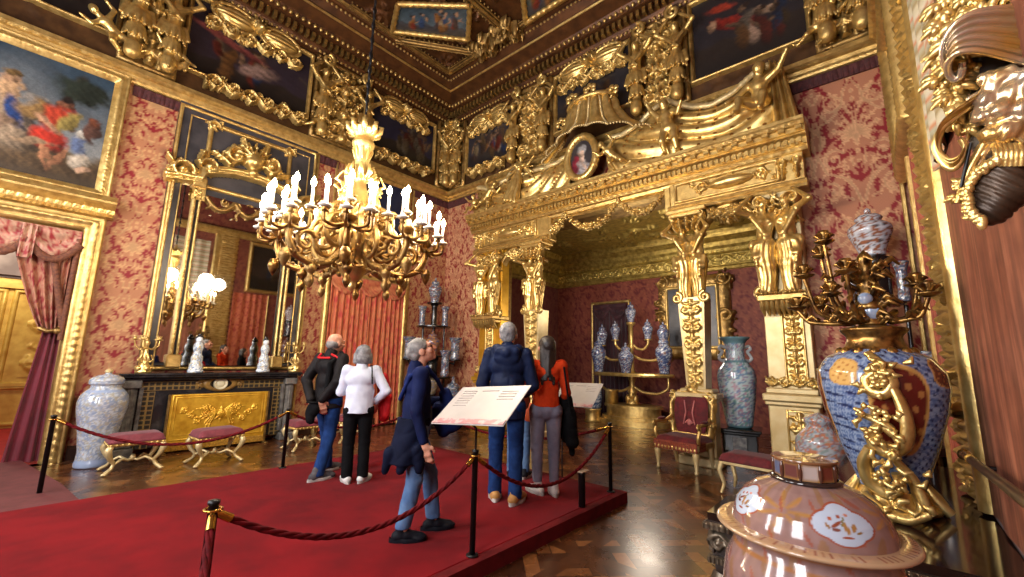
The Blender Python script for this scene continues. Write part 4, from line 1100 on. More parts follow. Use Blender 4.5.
# ---------------- gilded stools in front of the fireplace and wall
def make_stool(label, x, y, rz):
    t = thing('gilded_stool', label, 'stool', (x, y, 0), rz, 'gilded stools along the long wall')
    g = G(); P = []
    A, B = np.meshgrid(np.linspace(-1, 1, 21), np.linspace(-1, 1, 15), indexing='ij')
    e = np.clip(1-np.maximum(np.abs(A)**6, np.abs(B)**6), 0, 1)**.5
    g.grid(np.stack([A*.29, B*.21, .40+.085*e], -1)); g.grid(np.stack([A*.29, B*.21, .385+0*A], -1)); 
    g.grid(np.stack([np.stack([c for c in r]) for r in [[(.29*a, .21*b, z) for z in (.385, .40)] for a, b in [(-1, -1), (1, -1), (1, 1), (-1, 1)]]]), cu=True, smooth=False)
    obj('cushion', g, MAUVE, t, local=True)
    g = G(); g.box((0, 0, .365), (.57, .41, .045), .008)
    for sx in (-1, 1):
        for k in range(8): g.ell((sx*.285, -.19+k*.054, .36), (.012, .02, .02), 6, 4)
    for sy in (-1, 1):
        for k in range(10): g.ell((-.26+k*.058, sy*.205, .36), (.02, .012, .02), 6, 4)
    obj('seat_rail', g, GOLD, t, local=True)
    for sx in (-1, 1):
        for sy in (-1, 1):
            g = G(); q = [(sx*.25, sy*.17, .36), (sx*.285, sy*.20, .30), (sx*.25, sy*.175, .2), (sx*.2, sy*.14, .13), (sx*.22, sy*.155, .07), (sx*.28, sy*.2, .025)]
            q = np.array(q); s = np.linspace(0, 5, 22); q = np.stack([np.interp(s, range(6), q[:, i]) for i in range(3)], 1); q[1:-1] = .25*q[:-2]+.5*q[1:-1]+.25*q[2:]
            g.tube(q, np.interp(s, [0, 1, 2.5, 3.5, 5], [.03, .042, .024, .02, .026]), 8); g.ell((sx*.285, sy*.205, .02), (.035, .03, .02), 8, 6)
            obj('leg', g, GOLDP, t, local=True)
    g = G()
    for sx in (-1, 1):
        for sy in (-1, 1): g.tube(np.array([(sx*.2, sy*.14, .12), (sx*.12, sy*.1, .17), (sx*.05, sy*.03, .13), (0, 0, .15)]), [.016, .02, .016, .02], 7)
    g.ell((0, 0, .16), (.035, .035, .045), 8, 6); obj('stretcher', g, GOLDP, t, local=True)
    return t
st = make_stool('gilded rose velvet stool in front of the big blue and white jar', 1.18, 7.76, .0)
dup(st, (2.06, 7.52, 0), .08, 'gilded stool with rose velvet seat in front of the golden fire screen')
dup(st, (3.4, 7.62, 0), .05, 'gilded stool with rose velvet seat behind the bald man in dark jacket')
dup(st, (4.25, 7.78, 0), .1, 'gilded rose velvet stool half hidden behind the white-topped woman')

# ---------------- second doorway with curtain and overdoor painting
t = thing('curtained_doorway', 'gilded door frame closed by orange-red damask curtains behind the chandelier', 'curtain', (5.2, YL, 0))
g = G(); frame(g, 4.22, 6.08, -.3, 3.3, [(0, 0), (.01, .06), (.04, .08), (.06, .07, .02, .08), (.1, .09), (.12, .06), (.13, 0)], seg=.03); v = g.verts(); g.V = [np.c_[v[:, 0], np.maximum(v[:, 1], 0), v[:, 2]]]; obj('door_frame', g, GOLD, t, FL)
for a, b in ((4.22, 5.14), (5.16, 6.08)):
    X, Z, D = pleats(a, b, .03, 3.2, 7, .035, None, 50, 90, d0=.05); c = damask(X, Z, (176, 44, 30), (206, 116, 64), W=.6, Hh=1.1); obj('curtain_panel', curtain_mesh(X, Z, D, c), DAMM, t, FL)
g = G()
for k in range(3):
    a, b = 4.2+k*.63, 4.83+k*.63; A, B = np.meshgrid(np.linspace(0, 1, 20), np.linspace(0, 1, 10), indexing='ij')
    g.merge(curtain_mesh(a+(b-a)*A, 3.32-(.18+.22*4*A*(1-A))*B, .12+.04*np.sin(B*9)*np.sin(A*math.pi), damask(a+(b-a)*A, 3.3-.4*B, (170, 60, 44), (206, 130, 84), W=.5, Hh=.8)))
obj('valance', g, DAMM, t, FL)
wall_painting('dark blue overdoor painting behind the chandelier, between the frieze and the orange curtains', FL, 4.42, 6.02, 3.7, 5.82,
    [(-.01, .02), (0, .04), (.03, .05), (.06, .08), (.10, .07), (.12, 0)], people_scene(12, 5, .45, s=.13), 12, (5.2, YL, 3.6), ((34, 40, 66), (48, 54, 80)), ((40, 38, 54), (28, 26, 40)))
g = G()
for u in (3.70, 4.12, 6.22): g.box((u, 3.0, .02), (.05, 5.8, .05), .01)
struct('trim_9', g, GOLD, FL)

# ---------------- frieze of the long wall
PFR = [(-.01, .03), (0, .07), (.02, .10), (.045, .11, .015, .05), (.06, .09), (.075, .05), (.08, 0)]
wall_painting('dark frieze painting of reclining figures over the tall mirror', FL, 1.2, 3.32, 6.62, 8.05, PFR, people_scene(21, 6, .62, y=.42, s=.2)+[(.3, .6, .5, .06, (140, 70, 66), -.2), (.55, .35, .3, .1, (150, 120, 110), .3)], 21, (2.3, YL, 6.6), ((34, 28, 40), (48, 38, 46)))
wall_painting('dark frieze painting next to the room corner, over the curtained doorway', FL, 4.86, 6.74, 6.66, 7.95, PFR, people_scene(22, 8, .5, y=.42, s=.2), 22, (5.8, YL, 6.6), ((30, 30, 52), (40, 38, 60)))
wall_painting('dark frieze painting in the top corner of the photo above the doorway painting', FL, -1.6, .28, 6.66, 8.05, PFR, people_scene(23, 6, .5), 23, (-.6, YL, 6.6), ((26, 24, 26), (38, 32, 30)))
def cartouche(label, fn, u, v, w, base):
    """gilded shell cartouche with twin gadrooned bosses over a frieze painting"""
    t = thing('shell_cartouche', label, 'carving', base, group=None)
    for s in (-1, 1):
        g = G(); A, B = np.meshgrid(np.linspace(-1, 1, 30), np.linspace(-1, 1, 22), indexing='ij'); R = np.sqrt(np.clip(1-A**2, 0, 1)); 
        D = .14*np.sqrt(np.clip(1-A**2-(B*1.0)**2*.9, 0, 1))*(.8+.2*np.abs(np.cos(B*7)))
        g.grid(np.stack([u+s*w*.27+A*w*.24, v+B*R*w*.125-s*0, D+.06], -1))
        a = np.linspace(0, 2*math.pi, 60); g.tube(np.stack([u+s*w*.27+np.cos(a)*w*.26, v+np.sin(a)*w*.15, np.full(60, .09)], 1), .028+.016*np.abs(np.sin(a*9)), 6)
        obj('gadrooned_boss', g, GOLDB, t, fn)
    g = G(); rfun(g, u-w*.12, u+w*.12, v-w*.1, v+w*.2, .22, .014, lambda r: [r.leaf(w*.12, w*.1, math.pi/2+(k-3)*.42, w*.17, .035, 0, 1) for k in range(7)]+[r.dot(w*.12, w*.1, w*.06, 1.2)], base=.06, mask=.08); obj('shell', g, GOLDB, t, fn)
    g = G(); rfun(g, u-w*.58, u+w*.58, v-w*.3, v-w*.1, .13, .016, lambda r: (r.rinceau(), r.dense(3, .03)), base=.06, mask=.15); obj('leaf_spray', g, GOLD, t, fn)
cartouche('gilded shell cartouche above the frieze painting over the tall mirror', FL, 2.26, 7.98, 1.5, (2.26, YL, 7.7))
cartouche('gilded shell cartouche above the frieze painting next to the corner, long wall side', FL, 5.8, 7.92, 1.3, (5.8, YL, 7.6))
def foot_carving(label, fn, u0, u1, v, base):
    t = thing('reclining_carving', label, 'carving', base); g = G(); rfun(g, u0, u1, v, v+.34, .2, .016, lambda r: (r.rinceau(), r.dense(5, .035)), base=.06, mask=.15); obj('leaf_scroll', g, GOLD, t, fn)
foot_carving('gilded leaf scroll lying along the foot of the frieze painting over the mirror', FL, 1.5, 3.3, 6.32, (2.3, YL, 6.3))
foot_carving('gilded leaf scroll under the frieze painting above the orange curtains', FL, 5.0, 6.6, 6.32, (5.8, YL, 6.3))
def pier(label, fn, u0, u1, v0, v1, base, rz, seed, wallpt, figs='term', extra=True, d=.12):
    """gilded carved pier between frieze paintings: relief ground, raised-arm figures either side, mask and scrolls"""
    t = thing('carved_pier', label, 'carving', base)
    g = G(); frame(g, u0+.05, u1-.05, v0+.05, v1-.05, [(-.05, d*.6), (-.02, d), (.03, d), (.05, .045)], seg=.2); relief(g, u0, u1, v0, v1, .14, .018, 'dense', seed, base=.045, w=.055); obj('relief_panel', g, GOLDD, t, fn)
    W_ = u1-u0; H = (v1-v0)*.78
    for s in (-1, 1):
        uu = (u0+u1)/2+s*(W_/2-.16); g = G(); p = wallpt(uu, v0+.06, .26); place(g, statue(figs, H), p, rz, mir=s < 0); obj('term_figure', g, GOLD, t)
    g = G(); uc = (u0+u1)/2
    rfun(g, uc-W_*.32, uc+W_*.32, v0+.1, v1-.15, .16, .016, lambda r: (r.candelabra(.06, .6), r.dense(seed+2, .045)), base=.1, mask=.18); obj('central_ornament', g, GOLD, t, fn)
    if extra:
        for s in (-1, 1):
            g = G(); sc_ = scroll(26, .14, 1.5, math.pi/2, s); uu = uc+s*(W_*.5-.2)
            g.tube(np.stack([uu+sc_[:, 0], v1-.12+sc_[:, 1], np.full(26, .24)], 1), np.linspace(.05, .03, 26), 7); obj('volute', g, GOLDB, t, fn)
    return t
wl = lambda u, v, d: (u, YL-d, v); wt = lambda u, v, d: (XT-d, u, v)
pier('gilded carved frieze pier of figures right above the doorway painting', FL, .34, 1.12, 6.22, 8.2, (.75, YL, 6.2), RL_, 31, wl)
pier('gilded carved pier with raised-arm figures in the frieze between mirror and curtained doorway', FL, 3.42, 4.78, 6.22, 8.2, (4.1, YL, 6.2), RL_, 32, wl)
pier('narrow gilded pier in the room corner, on the long wall face', FL, 6.86, 7.36, 6.22, 8.2, (7.1, YL, 6.2), RL_, 33, wl, extra=True)
def rest(label, pose, H, u, v, d, fn, rz, base_off=0, ry=0, mir=False):
    t = thing('gilded_cherub', label, 'sculpture', fn(u, v, d)); g = G(); place(g, statue(pose, H), fn(u, v, d), rz, ry=ry, mir=mir); obj('body', g, GOLDB, t)
rest('gilded cherub lounging on the cornice above the doorway painting', 'putto_lean', .85, .42, 6.2, .22, wl, RL_, ry=.3)
rest('gilded cherub sitting on the cornice beside the frieze painting over the mirror', 'putto_sit', .8, 1.05, 6.2, .24, wl, RL_)
rest('gilded cherub leaning at the foot of the pier between mirror and curtained doorway', 'putto_lean', .8, 3.5, 6.2, .24, wl, RL_, mir=True)

# ================================================================== THRONE WALL: gilded canopy screen
t = thing('canopy_screen', 'giant gilded carved screen of pillars and cornice framing the throne alcove', 'canopy', (XT, 4.1, 0))
CU0, CU1 = .50, 7.70
# cornice over everything
g = G()
mould(g, CU0+.08, CU1-.08, [(4.66, .0), (4.66, .34), (4.70, .36, .01, .06), (4.73, .36), (4.74, .40), (4.83, .40), (4.85, .47, .012, .09), (4.88, .47), (4.89, .50), (4.96, .50), (4.97, .54, .015, .1), (5.01, .58), (5.03, .60), (5.08, .60), (5.09, .56), (5.09, 0)], .04)
dentils(g, CU0+.12, CU1-.12, 4.745, 4.82, .38, .46, .085)
for k in range(34):                                   # modillions
    u = CU0+.15+k*(CU1-CU0-.3)/33; g.box((u, 4.925, .53), (.09, .06, .1), .01)
obj('cornice', g, GOLD, t, FT)
# frieze and architrave of the side bays, lintel of the middle
def bay(u0, u1):
    g = G(); g.box(((u0+u1)/2, 4.42, .14), (u1-u0, .5, .28)); 
    mould(g, u0-.03, u1+.03, [(4.12, .0), (4.12, .32), (4.16, .34, .01, .07), (4.19, .32), (4.22, .34), (4.25, .30)], .05)
    frame(g, u0+.34, u1-.12 if u0 < 3 else u1-.34, 4.32, 4.6, [(-.01, .285), (0, .31), (.02, .33), (.04, .31), (.045, .28)], seg=.1)
    obj('frieze_block', g, GOLD, t, FT)
    a, b = u0+.34, u1-.34
    g = G(); rfun(g, a, b, 4.32, 4.6, .07, .012, lambda r: (r.spiral(.2, .14, .1, 0, 1.3, 1, .022), r.spiral(b-a-.2, .14, .1, 3.1, 1.3, -1, .022), r.dense(int(u0*9), .03)), base=.285, mask=.1)
    A, B = np.meshgrid(np.linspace(0, 2*math.pi, 40, endpoint=False), np.linspace(0, 1, 8), indexing='ij'); uc = (a+b)/2
    g.grid(np.stack([uc+.34*np.cos(A)*np.sin(B*1.57), 4.46+.1*np.sin(A)*np.sin(B*1.57), .29+.12*np.cos(B*1.57)], -1), cu=True); obj('gadrooned_oval', g, GOLDB, t, FT)
    g = G()
    for uu in (u0+.08, u0+.26) if u0 < 3 else (u1-.08, u1-.26): rfun(g, uu-.09, uu+.09, 4.26, 4.64, .12, .012, lambda r: (r.spiral(.09, .28, .06, 0, 1.2, 1, .02), r.leaf(.09, .02, 1.57, .24, .045)), base=.28, mask=.08)
    obj('scroll_bracket', g, GOLDB, t, FT)
bay(.66, 2.62); bay(5.28, 7.54)
g = G(); mould(g, 2.6, 5.3, [(4.54, .0), (4.54, .2), (4.57, .22, .01, .06), (4.6, .2), (4.61, .24), (4.66, .26), (4.68, .3)], .05)
for u in (2.66, 5.24): g.box((u, 4.36, .2), (.1, .5, .2), .01)
obj('lintel', g, GOLD, t, FT)
# relief in the spandrels beneath the side bays
def spandrel(u0, u1):
    g = G(); rfun(g, u0, u1, 3.62, 4.14, .14, .014, lambda r: (r.stroke(np.c_[np.linspace(0, u1-u0, 20), .48-.30*np.abs(np.linspace(-1, 1, 20))**2], .06, .06), r.spiral(.14, .36, .1, 0, 1.3, 1, .03), r.spiral(u1-u0-.14, .36, .1, 3.1, 1.3, -1, .03), [r.leaf((u1-u0)/2, .46, -1.57+(k-2)*.5, .26, .05) for k in range(5)]), base=.12, mask=.1); obj('spandrel_carving', g, GOLD, t, FT)
spandrel(1.3, 2.15); spandrel(5.95, 6.65)
# pillars
def herm(uc, side):
    g = G()
    for v0, v1, w, d in ((0, .14, .62, .36), (.14, .96, .5, .30), (.96, 1.02, .56, .33), (1.02, 1.10, .64, .37), (1.10, 1.16, .5, .32)): g.box((uc, (v0+v1)/2, d/2), (w, v1-v0, d), .015)
    a = np.array([.36, .46]);
    for s0, s1, z0, z1, dd in ((.145, .21, 1.16, 2.62, .3),):
        P = [(uc-s0, z0), (uc+s0, z0), (uc+s1, z1), (uc-s1, z1)]
        v = [(p[0], p[1], .0) for p in P]+[(p[0], p[1], dd+(.06 if i > 1 else 0)) for i, p in enumerate(P)]
        g.add(v, [(4, 5, 6, 7), (0, 4, 7, 3), (1, 2, 6, 5), (3, 7, 6, 2)], smooth=False)
    obj('herm_shaft', g, GOLDP, t, FT)
    g = G(); n = Relief(24, 110, .26, 1.4); n.candelabra(.024, .3); U, V = np.meshgrid(np.linspace(-1, 1, 24), np.linspace(0, 1, 110), indexing='ij')
    g.grid(np.stack([uc+U*(.115+.06*V), 1.19+1.4*V, .305+.06*V+.05*n.H], -1)); 
    rfun(g, uc-.2, uc+.2, .22, .9, .05, .014, lambda r: (r.candelabra(.035), r.dense(2, .03)), base=.29, mask=.1); obj('shaft_ornament', g, GOLDB, t, FT)
    for s in (-1, 1):
        g = G(); sc_ = scroll(24, .09, 1.4, math.pi/2, s); g.tube(np.stack([uc+s*.22+sc_[:, 0], 2.62+sc_[:, 1], np.full(24, .34)], 1), np.linspace(.045, .025, 24), 7); obj('volute', g, GOLDB, t, FT)
    for s in (-1, 1):
        g = G(); place(g, statue('atlas', 1.36), (XT-.24, uc+s*.13, 2.55), RT+s*.7, mir=s > 0); obj('caryatid_figure', g, GOLDB, t)
    g = G()
    for v0, v1, w in ((3.98, 4.05, .5), (4.05, 4.13, .66)): g.box((uc, (v0+v1)/2, .22), (w, v1-v0, .44), .015)
    rfun(g, uc-.3, uc+.3, 3.74, 4.06, .14, .013, lambda r: ([r.leaf(.3+.09*k, .02, 1.57-.14*k, .28, .05, -.1*k) for k in range(-3, 4)], r.spiral(.07, .26, .07, 0, 1.2, 1, .024), r.spiral(.53, .26, .07, 3.1, 1.2, -1, .024)), base=.3, mask=.08); obj('capital', g, GOLD, t, FT)
herm(2.33, 1); herm(5.66, -1)
def end_pillar(u0, u1, c0, c1, shaft, sidefig):
    uc = (u0+u1)/2; g = G(); g.box((uc, 2.65, .13), (u1-u0, 2.96, .26), .01)
    for v0, v1, w, d in ((0, .16, .12, .40), (.16, 1.0, .04, .34), (1.0, 1.06, .1, .38), (1.06, 1.16, .14, .42), (1.16, 1.24, .06, .36)): g.box((uc, (v0+v1)/2, d/2), (u1-u0+w, v1-v0, d), .015)
    obj('pilaster', g, GOLDP if shaft is None else shaft, t, FT)
    g = G(); cc = (c0+c1)/2
    rfun(g, c0, c1, 1.3, 2.62, .05, .011, lambda r: (r.candelabra(.02, .24),), base=.265); frame(g, c0, c1, 1.3, 2.62, [(-.005, .265), (0, .29), (.02, .30), (.03, .262)], seg=.1)
    rfun(g, c0-.02, c1+.02, .26, .92, .05, .013, lambda r: (r.candelabra(.03, .3), r.dense(3, .03)), base=.345, mask=.08); frame(g, c0-.02, c1+.02, .26, .92, [(0, .34), (.012, .37), (.03, .34)], seg=.1)
    rfun(g, u0-.04, u1+.04, 1.245, 1.4, .08, .012, lambda r: (r.dense(5, .03), r.rinceau()), base=.27, mask=.15); obj('carved_panel', g, GOLDB, t, FT)
    for k, (du, rz) in enumerate(sidefig):
        g = G(); place(g, statue('atlas', 1.5), (XT-.36, uc+du, 2.54), RT+rz, mir=k == 1); obj('caryatid_figure', g, GOLDB, t)
    g = G(); g.box((uc, 2.50, .27), (u1-u0+.06, .1, .54), .02); g.box((uc, 2.42, .24), (u1-u0-.04, .08, .44), .02)
    for k in range(9): uu = u0+(k+.5)*(u1-u0)/9; g.tube([(uu, 2.46, .50), (uu, 2.36, .46), (uu, 2.26, .33)], [.028, .04, .012], 7)
    for k in range(11): g.ell((u0-.01+k*(u1-u0+.02)/10, 2.565, .54), (.03, .025, .03), 7, 5)
    obj('corbel', g, GOLD, t, FT)
    g = G(); sc_ = scroll(26, .13, 1.5, math.pi/2, 1 if u0 < 3 else -1); uu = u1-.02 if u0 < 3 else u0+.02
    g.tube(np.stack([uu+sc_[:, 0], 2.62+sc_[:, 1], np.full(26, .34)], 1), np.linspace(.06, .03, 26), 8)
    rfun(g, u0, u1, 2.42, 2.72, .1, .014, lambda r: r.dense(6, .04), base=.26, mask=.1); obj('volute', g, GOLDB, t, FT)
    g = G(); rfun(g, u0-.05, u1+.05, 3.6, 4.14, .2, .014, lambda r: (r.dense(9, .05), r.spiral(.12, .36, .1, 0, 1.3, 1, .035), r.spiral(u1-u0-.02, .36, .1, 3.1, 1.3, -1, .035)), base=.28, mask=.1); obj('capital', g, GOLD, t, FT)
end_pillar(.76, 1.32, .86, 1.08, None, ((.18, .5), (-.13, -.5)))
end_pillar(6.62, 7.32, 6.86, 7.06, GOLDY, ((.22, .5), (-.22, -.5)))
# garlands
def garland(a, b, drop, hook=True):
    g = G(); p = swag((a[0], .0, a[1]), (b[0], .0, b[1]), drop, 22); R_ = random.Random(int(a[0]*100))
    for k, q in enumerate(p):
        f = .6+.5*math.sin(math.pi*k/21)
        for j in range(5):
            g.ell((q[0]+R_.uniform(-.03, .03), q[2]+R_.uniform(-.06, .05)*f, .24+R_.uniform(-.04, .06)), R_.uniform(.028, .05)*f, 7, 5)
    obj('garland', g, GOLDB, t, FT)
    if hook:
        g = G(); g.tube([(a[0], a[1]-.1, .22), (a[0], a[1]+.06, .26), (a[0]+.01, a[1]+.12, .24)], [.03, .04, .05], 7); g.ell((a[0], a[1]-.02, .26), .06); rfun(g, a[0]-.1, a[0]+.1, a[1]-.16, a[1]+.08, .06, .012, lambda r: [r.leaf(.1, .2, -1.57+(k-1)*.7, .16, .03) for k in range(3)], base=.22, mask=.1); obj('garland_hook', g, GOLDB, t, FT)
H_ = [(5.2, 4.34), (4.85, 4.62), (3.62, 4.60), (2.72, 4.56)]
for k, (a, b) in enumerate(zip(H_[:-1], H_[1:])): garland(a, b, (.1, .38, .28)[k])
garland((2.05, 4.08), (1.4, 4.1), .1, False)

# drapery above the cornice
FLEUR = mat('fleur_gold', (150, 100, 36), (120, 76, 26), rough=.35, metal=.8)
def cloth_fold(pts_top, vbot, d0, d1, folds, amp, fan, nu=90, nv=46):
    """gilded cloth hanging from a line of hold points (u, v) down to the cornice, folds fanning from one of them"""
    pt = np.array(pts_top, float); s = np.linspace(0, 1, nu); k = np.linspace(0, 1, len(pt))
    U = np.interp(s, k, pt[:, 0]); V = np.interp(s, k, pt[:, 1])
    for i in range(3): V[1:-1] = .25*V[:-2]+.5*V[1:-1]+.25*V[2:]
    A, B = np.meshgrid(s, np.linspace(0, 1, nv), indexing='ij')
    UU = U[:, None]+(fan-U[:, None])*B*(-.0)+B*.0; VV = V[:, None]*(1-B)+vbot*B
    r = np.hypot(UU-fan[0], (VV-fan[1])*1.15) if isinstance(fan, tuple) else UU
    D = d0+(d1-d0)*B+amp*np.abs(np.sin(r*folds+.9*np.sin(UU*3)))*np.sin(math.pi*np.clip(B*.9+.1, 0, 1))+.05*np.sin(B*math.pi)
    g = G(); P = np.stack([UU, VV, D], -1); g.grid(P); Q = P.copy(); Q[..., 2] -= .03; g.grid(Q[::-1]); return g, P
def cloth_fold2(*a, **k):
    return cloth_fold(*a, **k)
def drape(label_pts, vbot, fan, folds, amp, d0=.16, d1=.42):
    pt = np.array(label_pts, float); nu, nv = 100, 50; s = np.linspace(0, 1, nu); k = np.linspace(0, 1, len(pt))
    U = np.interp(s, k, pt[:, 0]); V = np.interp(s, k, pt[:, 1])
    for i in range(6): V[1:-1] = .25*V[:-2]+.5*V[1:-1]+.25*V[2:]
    A, B = np.meshgrid(s, np.linspace(0, 1, nv), indexing='ij'); UU = U[:, None]+0*B; VV = V[:, None]*(1-B)+vbot*B
    r = np.hypot(UU-fan[0], (VV-fan[1])*1.1)
    D = d0+(d1-d0)*B+amp*(np.abs(np.sin(r*folds+.8*np.sin(UU*3.1)))**.7)*np.sin(math.pi*np.clip(B*.85+.12, 0, 1))
    g = G(); P = np.stack([UU, VV, D], -1); g.grid(P); Q = P.copy(); Q[..., 2] -= .03; g.grid(Q[::-1])
    gf = []; R_ = random.Random(5)
    for i in range(6, nu-6, 9):
        for j in range(5, nv-3, 8):
            p = P[i+(j % 2)*4 if i+4 < nu else i, j]; fg = G(); gf.append(fg)
            for a in (-.9, 0, .9): fg.ell((p[0]+.022*math.sin(a), p[1]+.012*math.cos(a), p[2]+.008), (.012, .024, .012), 5, 4)
    ge = G(); e = P[:, 0]
    for off, rr in ((0, .05), (.05, .04)): ge.tube(np.c_[e[:, 0], e[:, 1]-off*.6+.01, e[:, 2]+.03+off], rr+.014*np.abs(np.sin(np.arange(nu)*1.1)), 7)
    return g, gf, ge
LTOP = [(4.6, 5.95), (5.2, 5.82), (5.75, 5.84), (6.2, 6.12), (6.5, 5.9), (7.0, 5.72), (7.35, 5.86), (7.5, 5.9)]
RTOP = [(3.75, 5.95), (3.3, 5.98), (2.9, 6.2), (2.65, 6.33), (2.2, 6.02), (1.85, 5.92), (1.5, 6.0), (1.15, 6.25), (.95, 6.22)]
for pts, fan, nm in ((LTOP, (6.3, 6.4), 'l'), (RTOP, (2.0, 6.9), 'r')):
    g, gf, ge = drape(pts, 5.09, fan, 9.0, .16)
    p_ = obj('drapery', g, GOLDB, t, FT); [obj('fleur', fg, FLEUR, p_, FT) for fg in gf]; obj('drapery_hem', ge, GOLDP, p_, FT)
g = G(); A, B = np.meshgrid(np.linspace(0, 1, 40), np.linspace(0, 1, 30), indexing='ij')   # gathered end at the right
g.grid(np.stack([.98-.36*A*(.5+.5*B), 6.25-1.12*B-.1*A, .3+.1*np.abs(np.sin(A*9))+.1*B], -1)); obj('gathered_end', g, GOLD, t, FT)
# crown-shaped canopy over the medallion
g = G(); nA = 141; a = np.linspace(0, math.pi, nA); prof = fine([(.62, 6.80), (.72, 6.66), (.76, 6.46), (.86, 6.24), (1.10, 6.04)], 30)
ph = np.abs(np.sin(a*7)); AA = a[:, None]; 
rad = prof[None, :, 0]*(1+.0*AA)-.11*(1-ph[:, None])
sp = 1+.35*np.clip((6.5-prof[None, :, 1])/.45, 0, 1)*np.abs(np.cos(AA))**3
P = np.stack([4.12+.86*rad*np.cos(AA)*sp, prof[None, :, 1]-.18*np.clip((6.45-prof[None, :, 1])/.4, 0, 1)*np.abs(np.cos(AA))**2+0*AA, .28+.62*rad*np.sin(AA)], -1)
g.grid(P); Q = P.copy(); Q[..., 2] -= .025; g.grid(Q[::-1])
p_ = obj('crown_canopy', g, GOLDB, t, FT)
g = G()
for k in range(8):
    i = int(k*(nA-1)/7); 
    for j in range(0, 30, 1): g.ell(P[i, j]+np.array([0, 0, .02]), (.026, .026, .026), 6, 4)
for i in range(0, nA, 2): g.ell(P[i, 29]+np.array([0, -.01, .01]), .024, 6, 4)
obj('pearl_ridge', g, GOLDP, p_, FT)
g = G(); g.tube(np.stack([4.14+.86*.62*np.cos(a), np.full(nA, 6.82), .28+.62*.62*np.sin(a)], 1), .05, 8); obj('crown_band', g, GOLD, t, FT)
for k, (u, v) in enumerate(((4.84, 6.62), (4.48, 6.98), (4.05, 7.02), (3.62, 6.86))):
    g = G(); d_ = .32+.22*math.sin(math.pi*(k+.5)/4); g.tube([(u+(4.12-u)*.25, v-.26, d_), (u, v-.1, d_+.03)], .03, 6)
    for j in range(5):
        b = -2.2+j*1.1; g.ell((u+.10*math.sin(b), v+.07*math.cos(b), d_+.03), (.062, .062, .035), 8, 6)
    g.ell((u, v, d_+.06), .04, 8, 6); obj('crown_leaf', g, GOLDB, t, FT)
# medallion with the bust portrait
g = G(); A, B = np.meshgrid(np.linspace(0, 2*math.pi, 72, endpoint=False), np.linspace(0, 2*math.pi, 10, endpoint=False), indexing='ij')
m_w, m_h = .33, .44; rr = .07+.015*np.abs(np.sin(A*14))
g.grid(np.stack([4.26+(m_w+rr*np.cos(B))*np.cos(A), 5.6+(m_h+rr*np.cos(B))*np.sin(A), .54+rr*np.sin(B)], -1), cu=True, cv=True)
p_ = obj('medallion', g, GOLDB, t, FT)
pg = painting(3.92, 4.60, 5.15, 6.05, .54, [(.46, .16, .30, .20, (178, 172, 176), 0), (.70, .34, .12, .24, (140, 36, 56), .15), (.48, .34, .15, .10, (190, 178, 174), 0), (.49, .45, .07, .10, (214, 184, 166), 0), (.50, .66, .115, .14, (172, 170, 172), .1), (.51, .58, .075, .095, (218, 186, 164), 0), (.36, .22, .05, .2, (206, 178, 160), -.5)], 7, .012, ((44, 42, 48), (58, 52, 52)), ((50, 44, 44), (36, 34, 36)))
v = pg.verts(); q = pg.Q[0]; e = ((v[:, 0]-4.26)/m_w)**2+((v[:, 1]-5.6)/m_h)**2 < 1.02; pg.Q = [q[e[q].all(1)]]; pg.qs = [np.full(len(pg.Q[0]), True)]
obj('portrait', pg, PAINT, p_, FT)
for nm, pose, H, u, v, rz, mir, ry in (('cherub_figure', 'putto_lean', .78, 3.52, 5.06, RT+.4, False, .1), ('cherub_figure', 'putto_stand', 1.12, 2.45, 5.08, RT, False, .12), ('cherub_figure', 'putto_sit', 1.2, 1.12, 5.16, RT-.2, True, -.05),
                                       ('angel_figure', 'angel', 1.16, 6.15, 5.06, RT+.1, True, -.25), ('cherub_figure', 'putto_lean', .85, 6.95, 5.05, RT+.3, True, 0), ('cherub_figure', 'putto_sit', .66, 7.38, 5.06, RT, False, 0)):
    g = G(); place(g, statue(pose, H), (XT-.52, u, v), rz, ry=ry, mir=mir); obj(nm, g, GOLDB, t)

# ---------------- frieze of the throne wall
wall_painting('dark frieze painting of pale dancing figures between corner and crown, throne side', FT, 6.62, 8.22, 6.66, 7.9, PFR, people_scene(41, 10, .72, y=.4, s=.2), 41, (XT, 7.4, 6.6), ((34, 34, 44), (50, 50, 60)), ((44, 40, 44), (30, 28, 32)))
wall_painting('dark frieze painting half hidden behind the crown-shaped canopy', FT, 3.42, 5.22, 6.72, 8.05, PFR, people_scene(42, 6, .4, s=.18), 42, (XT, 4.3, 6.6), ((28, 26, 34), (40, 38, 44)))
wall_painting('dark frieze painting with red-draped flying figure over the draped cherubs', FT, .46, 2.16, 6.62, 8.15, PFR, [(.62, .55, .34, .08, (150, 40, 30), .5), (.72, .8, .2, .06, (170, 60, 40), .2), (.3, .52, .16, .05, (170, 140, 116), .3), (.45, .3, .08, .14, (160, 130, 110), -.4), (.8, .62, .06, .08, (180, 140, 110), 0)]+people_scene(43, 4, .5), 43, (XT, 1.3, 6.6), ((26, 24, 30), (44, 40, 44)))
cartouche('gilded shell cartouche above the frieze painting of pale dancing figures', FT, 7.42, 7.92, 1.3, (XT, 7.4, 7.6))
cartouche('gilded shell cartouche above the frieze painting behind the crown', FT, 4.32, 8.0, 1.5, (XT, 4.3, 7.7))
pier('narrow gilded pier in the room corner, on the throne wall face', FT, 8.3, 8.9, 6.22, 8.2, (XT, 8.6, 6.2), RT, 51, wt)
pier('gilded carved pier between the frieze paintings at the corner side of the crown', FT, 5.3, 6.54, 6.22, 8.2, (XT, 5.9, 6.2), RT, 52, wt)
pier('gilded carved pier on the throne wall behind the upright draped cherub', FT, 2.24, 3.34, 6.22, 8.2, (XT, 2.8, 6.2), RT, 53, wt)
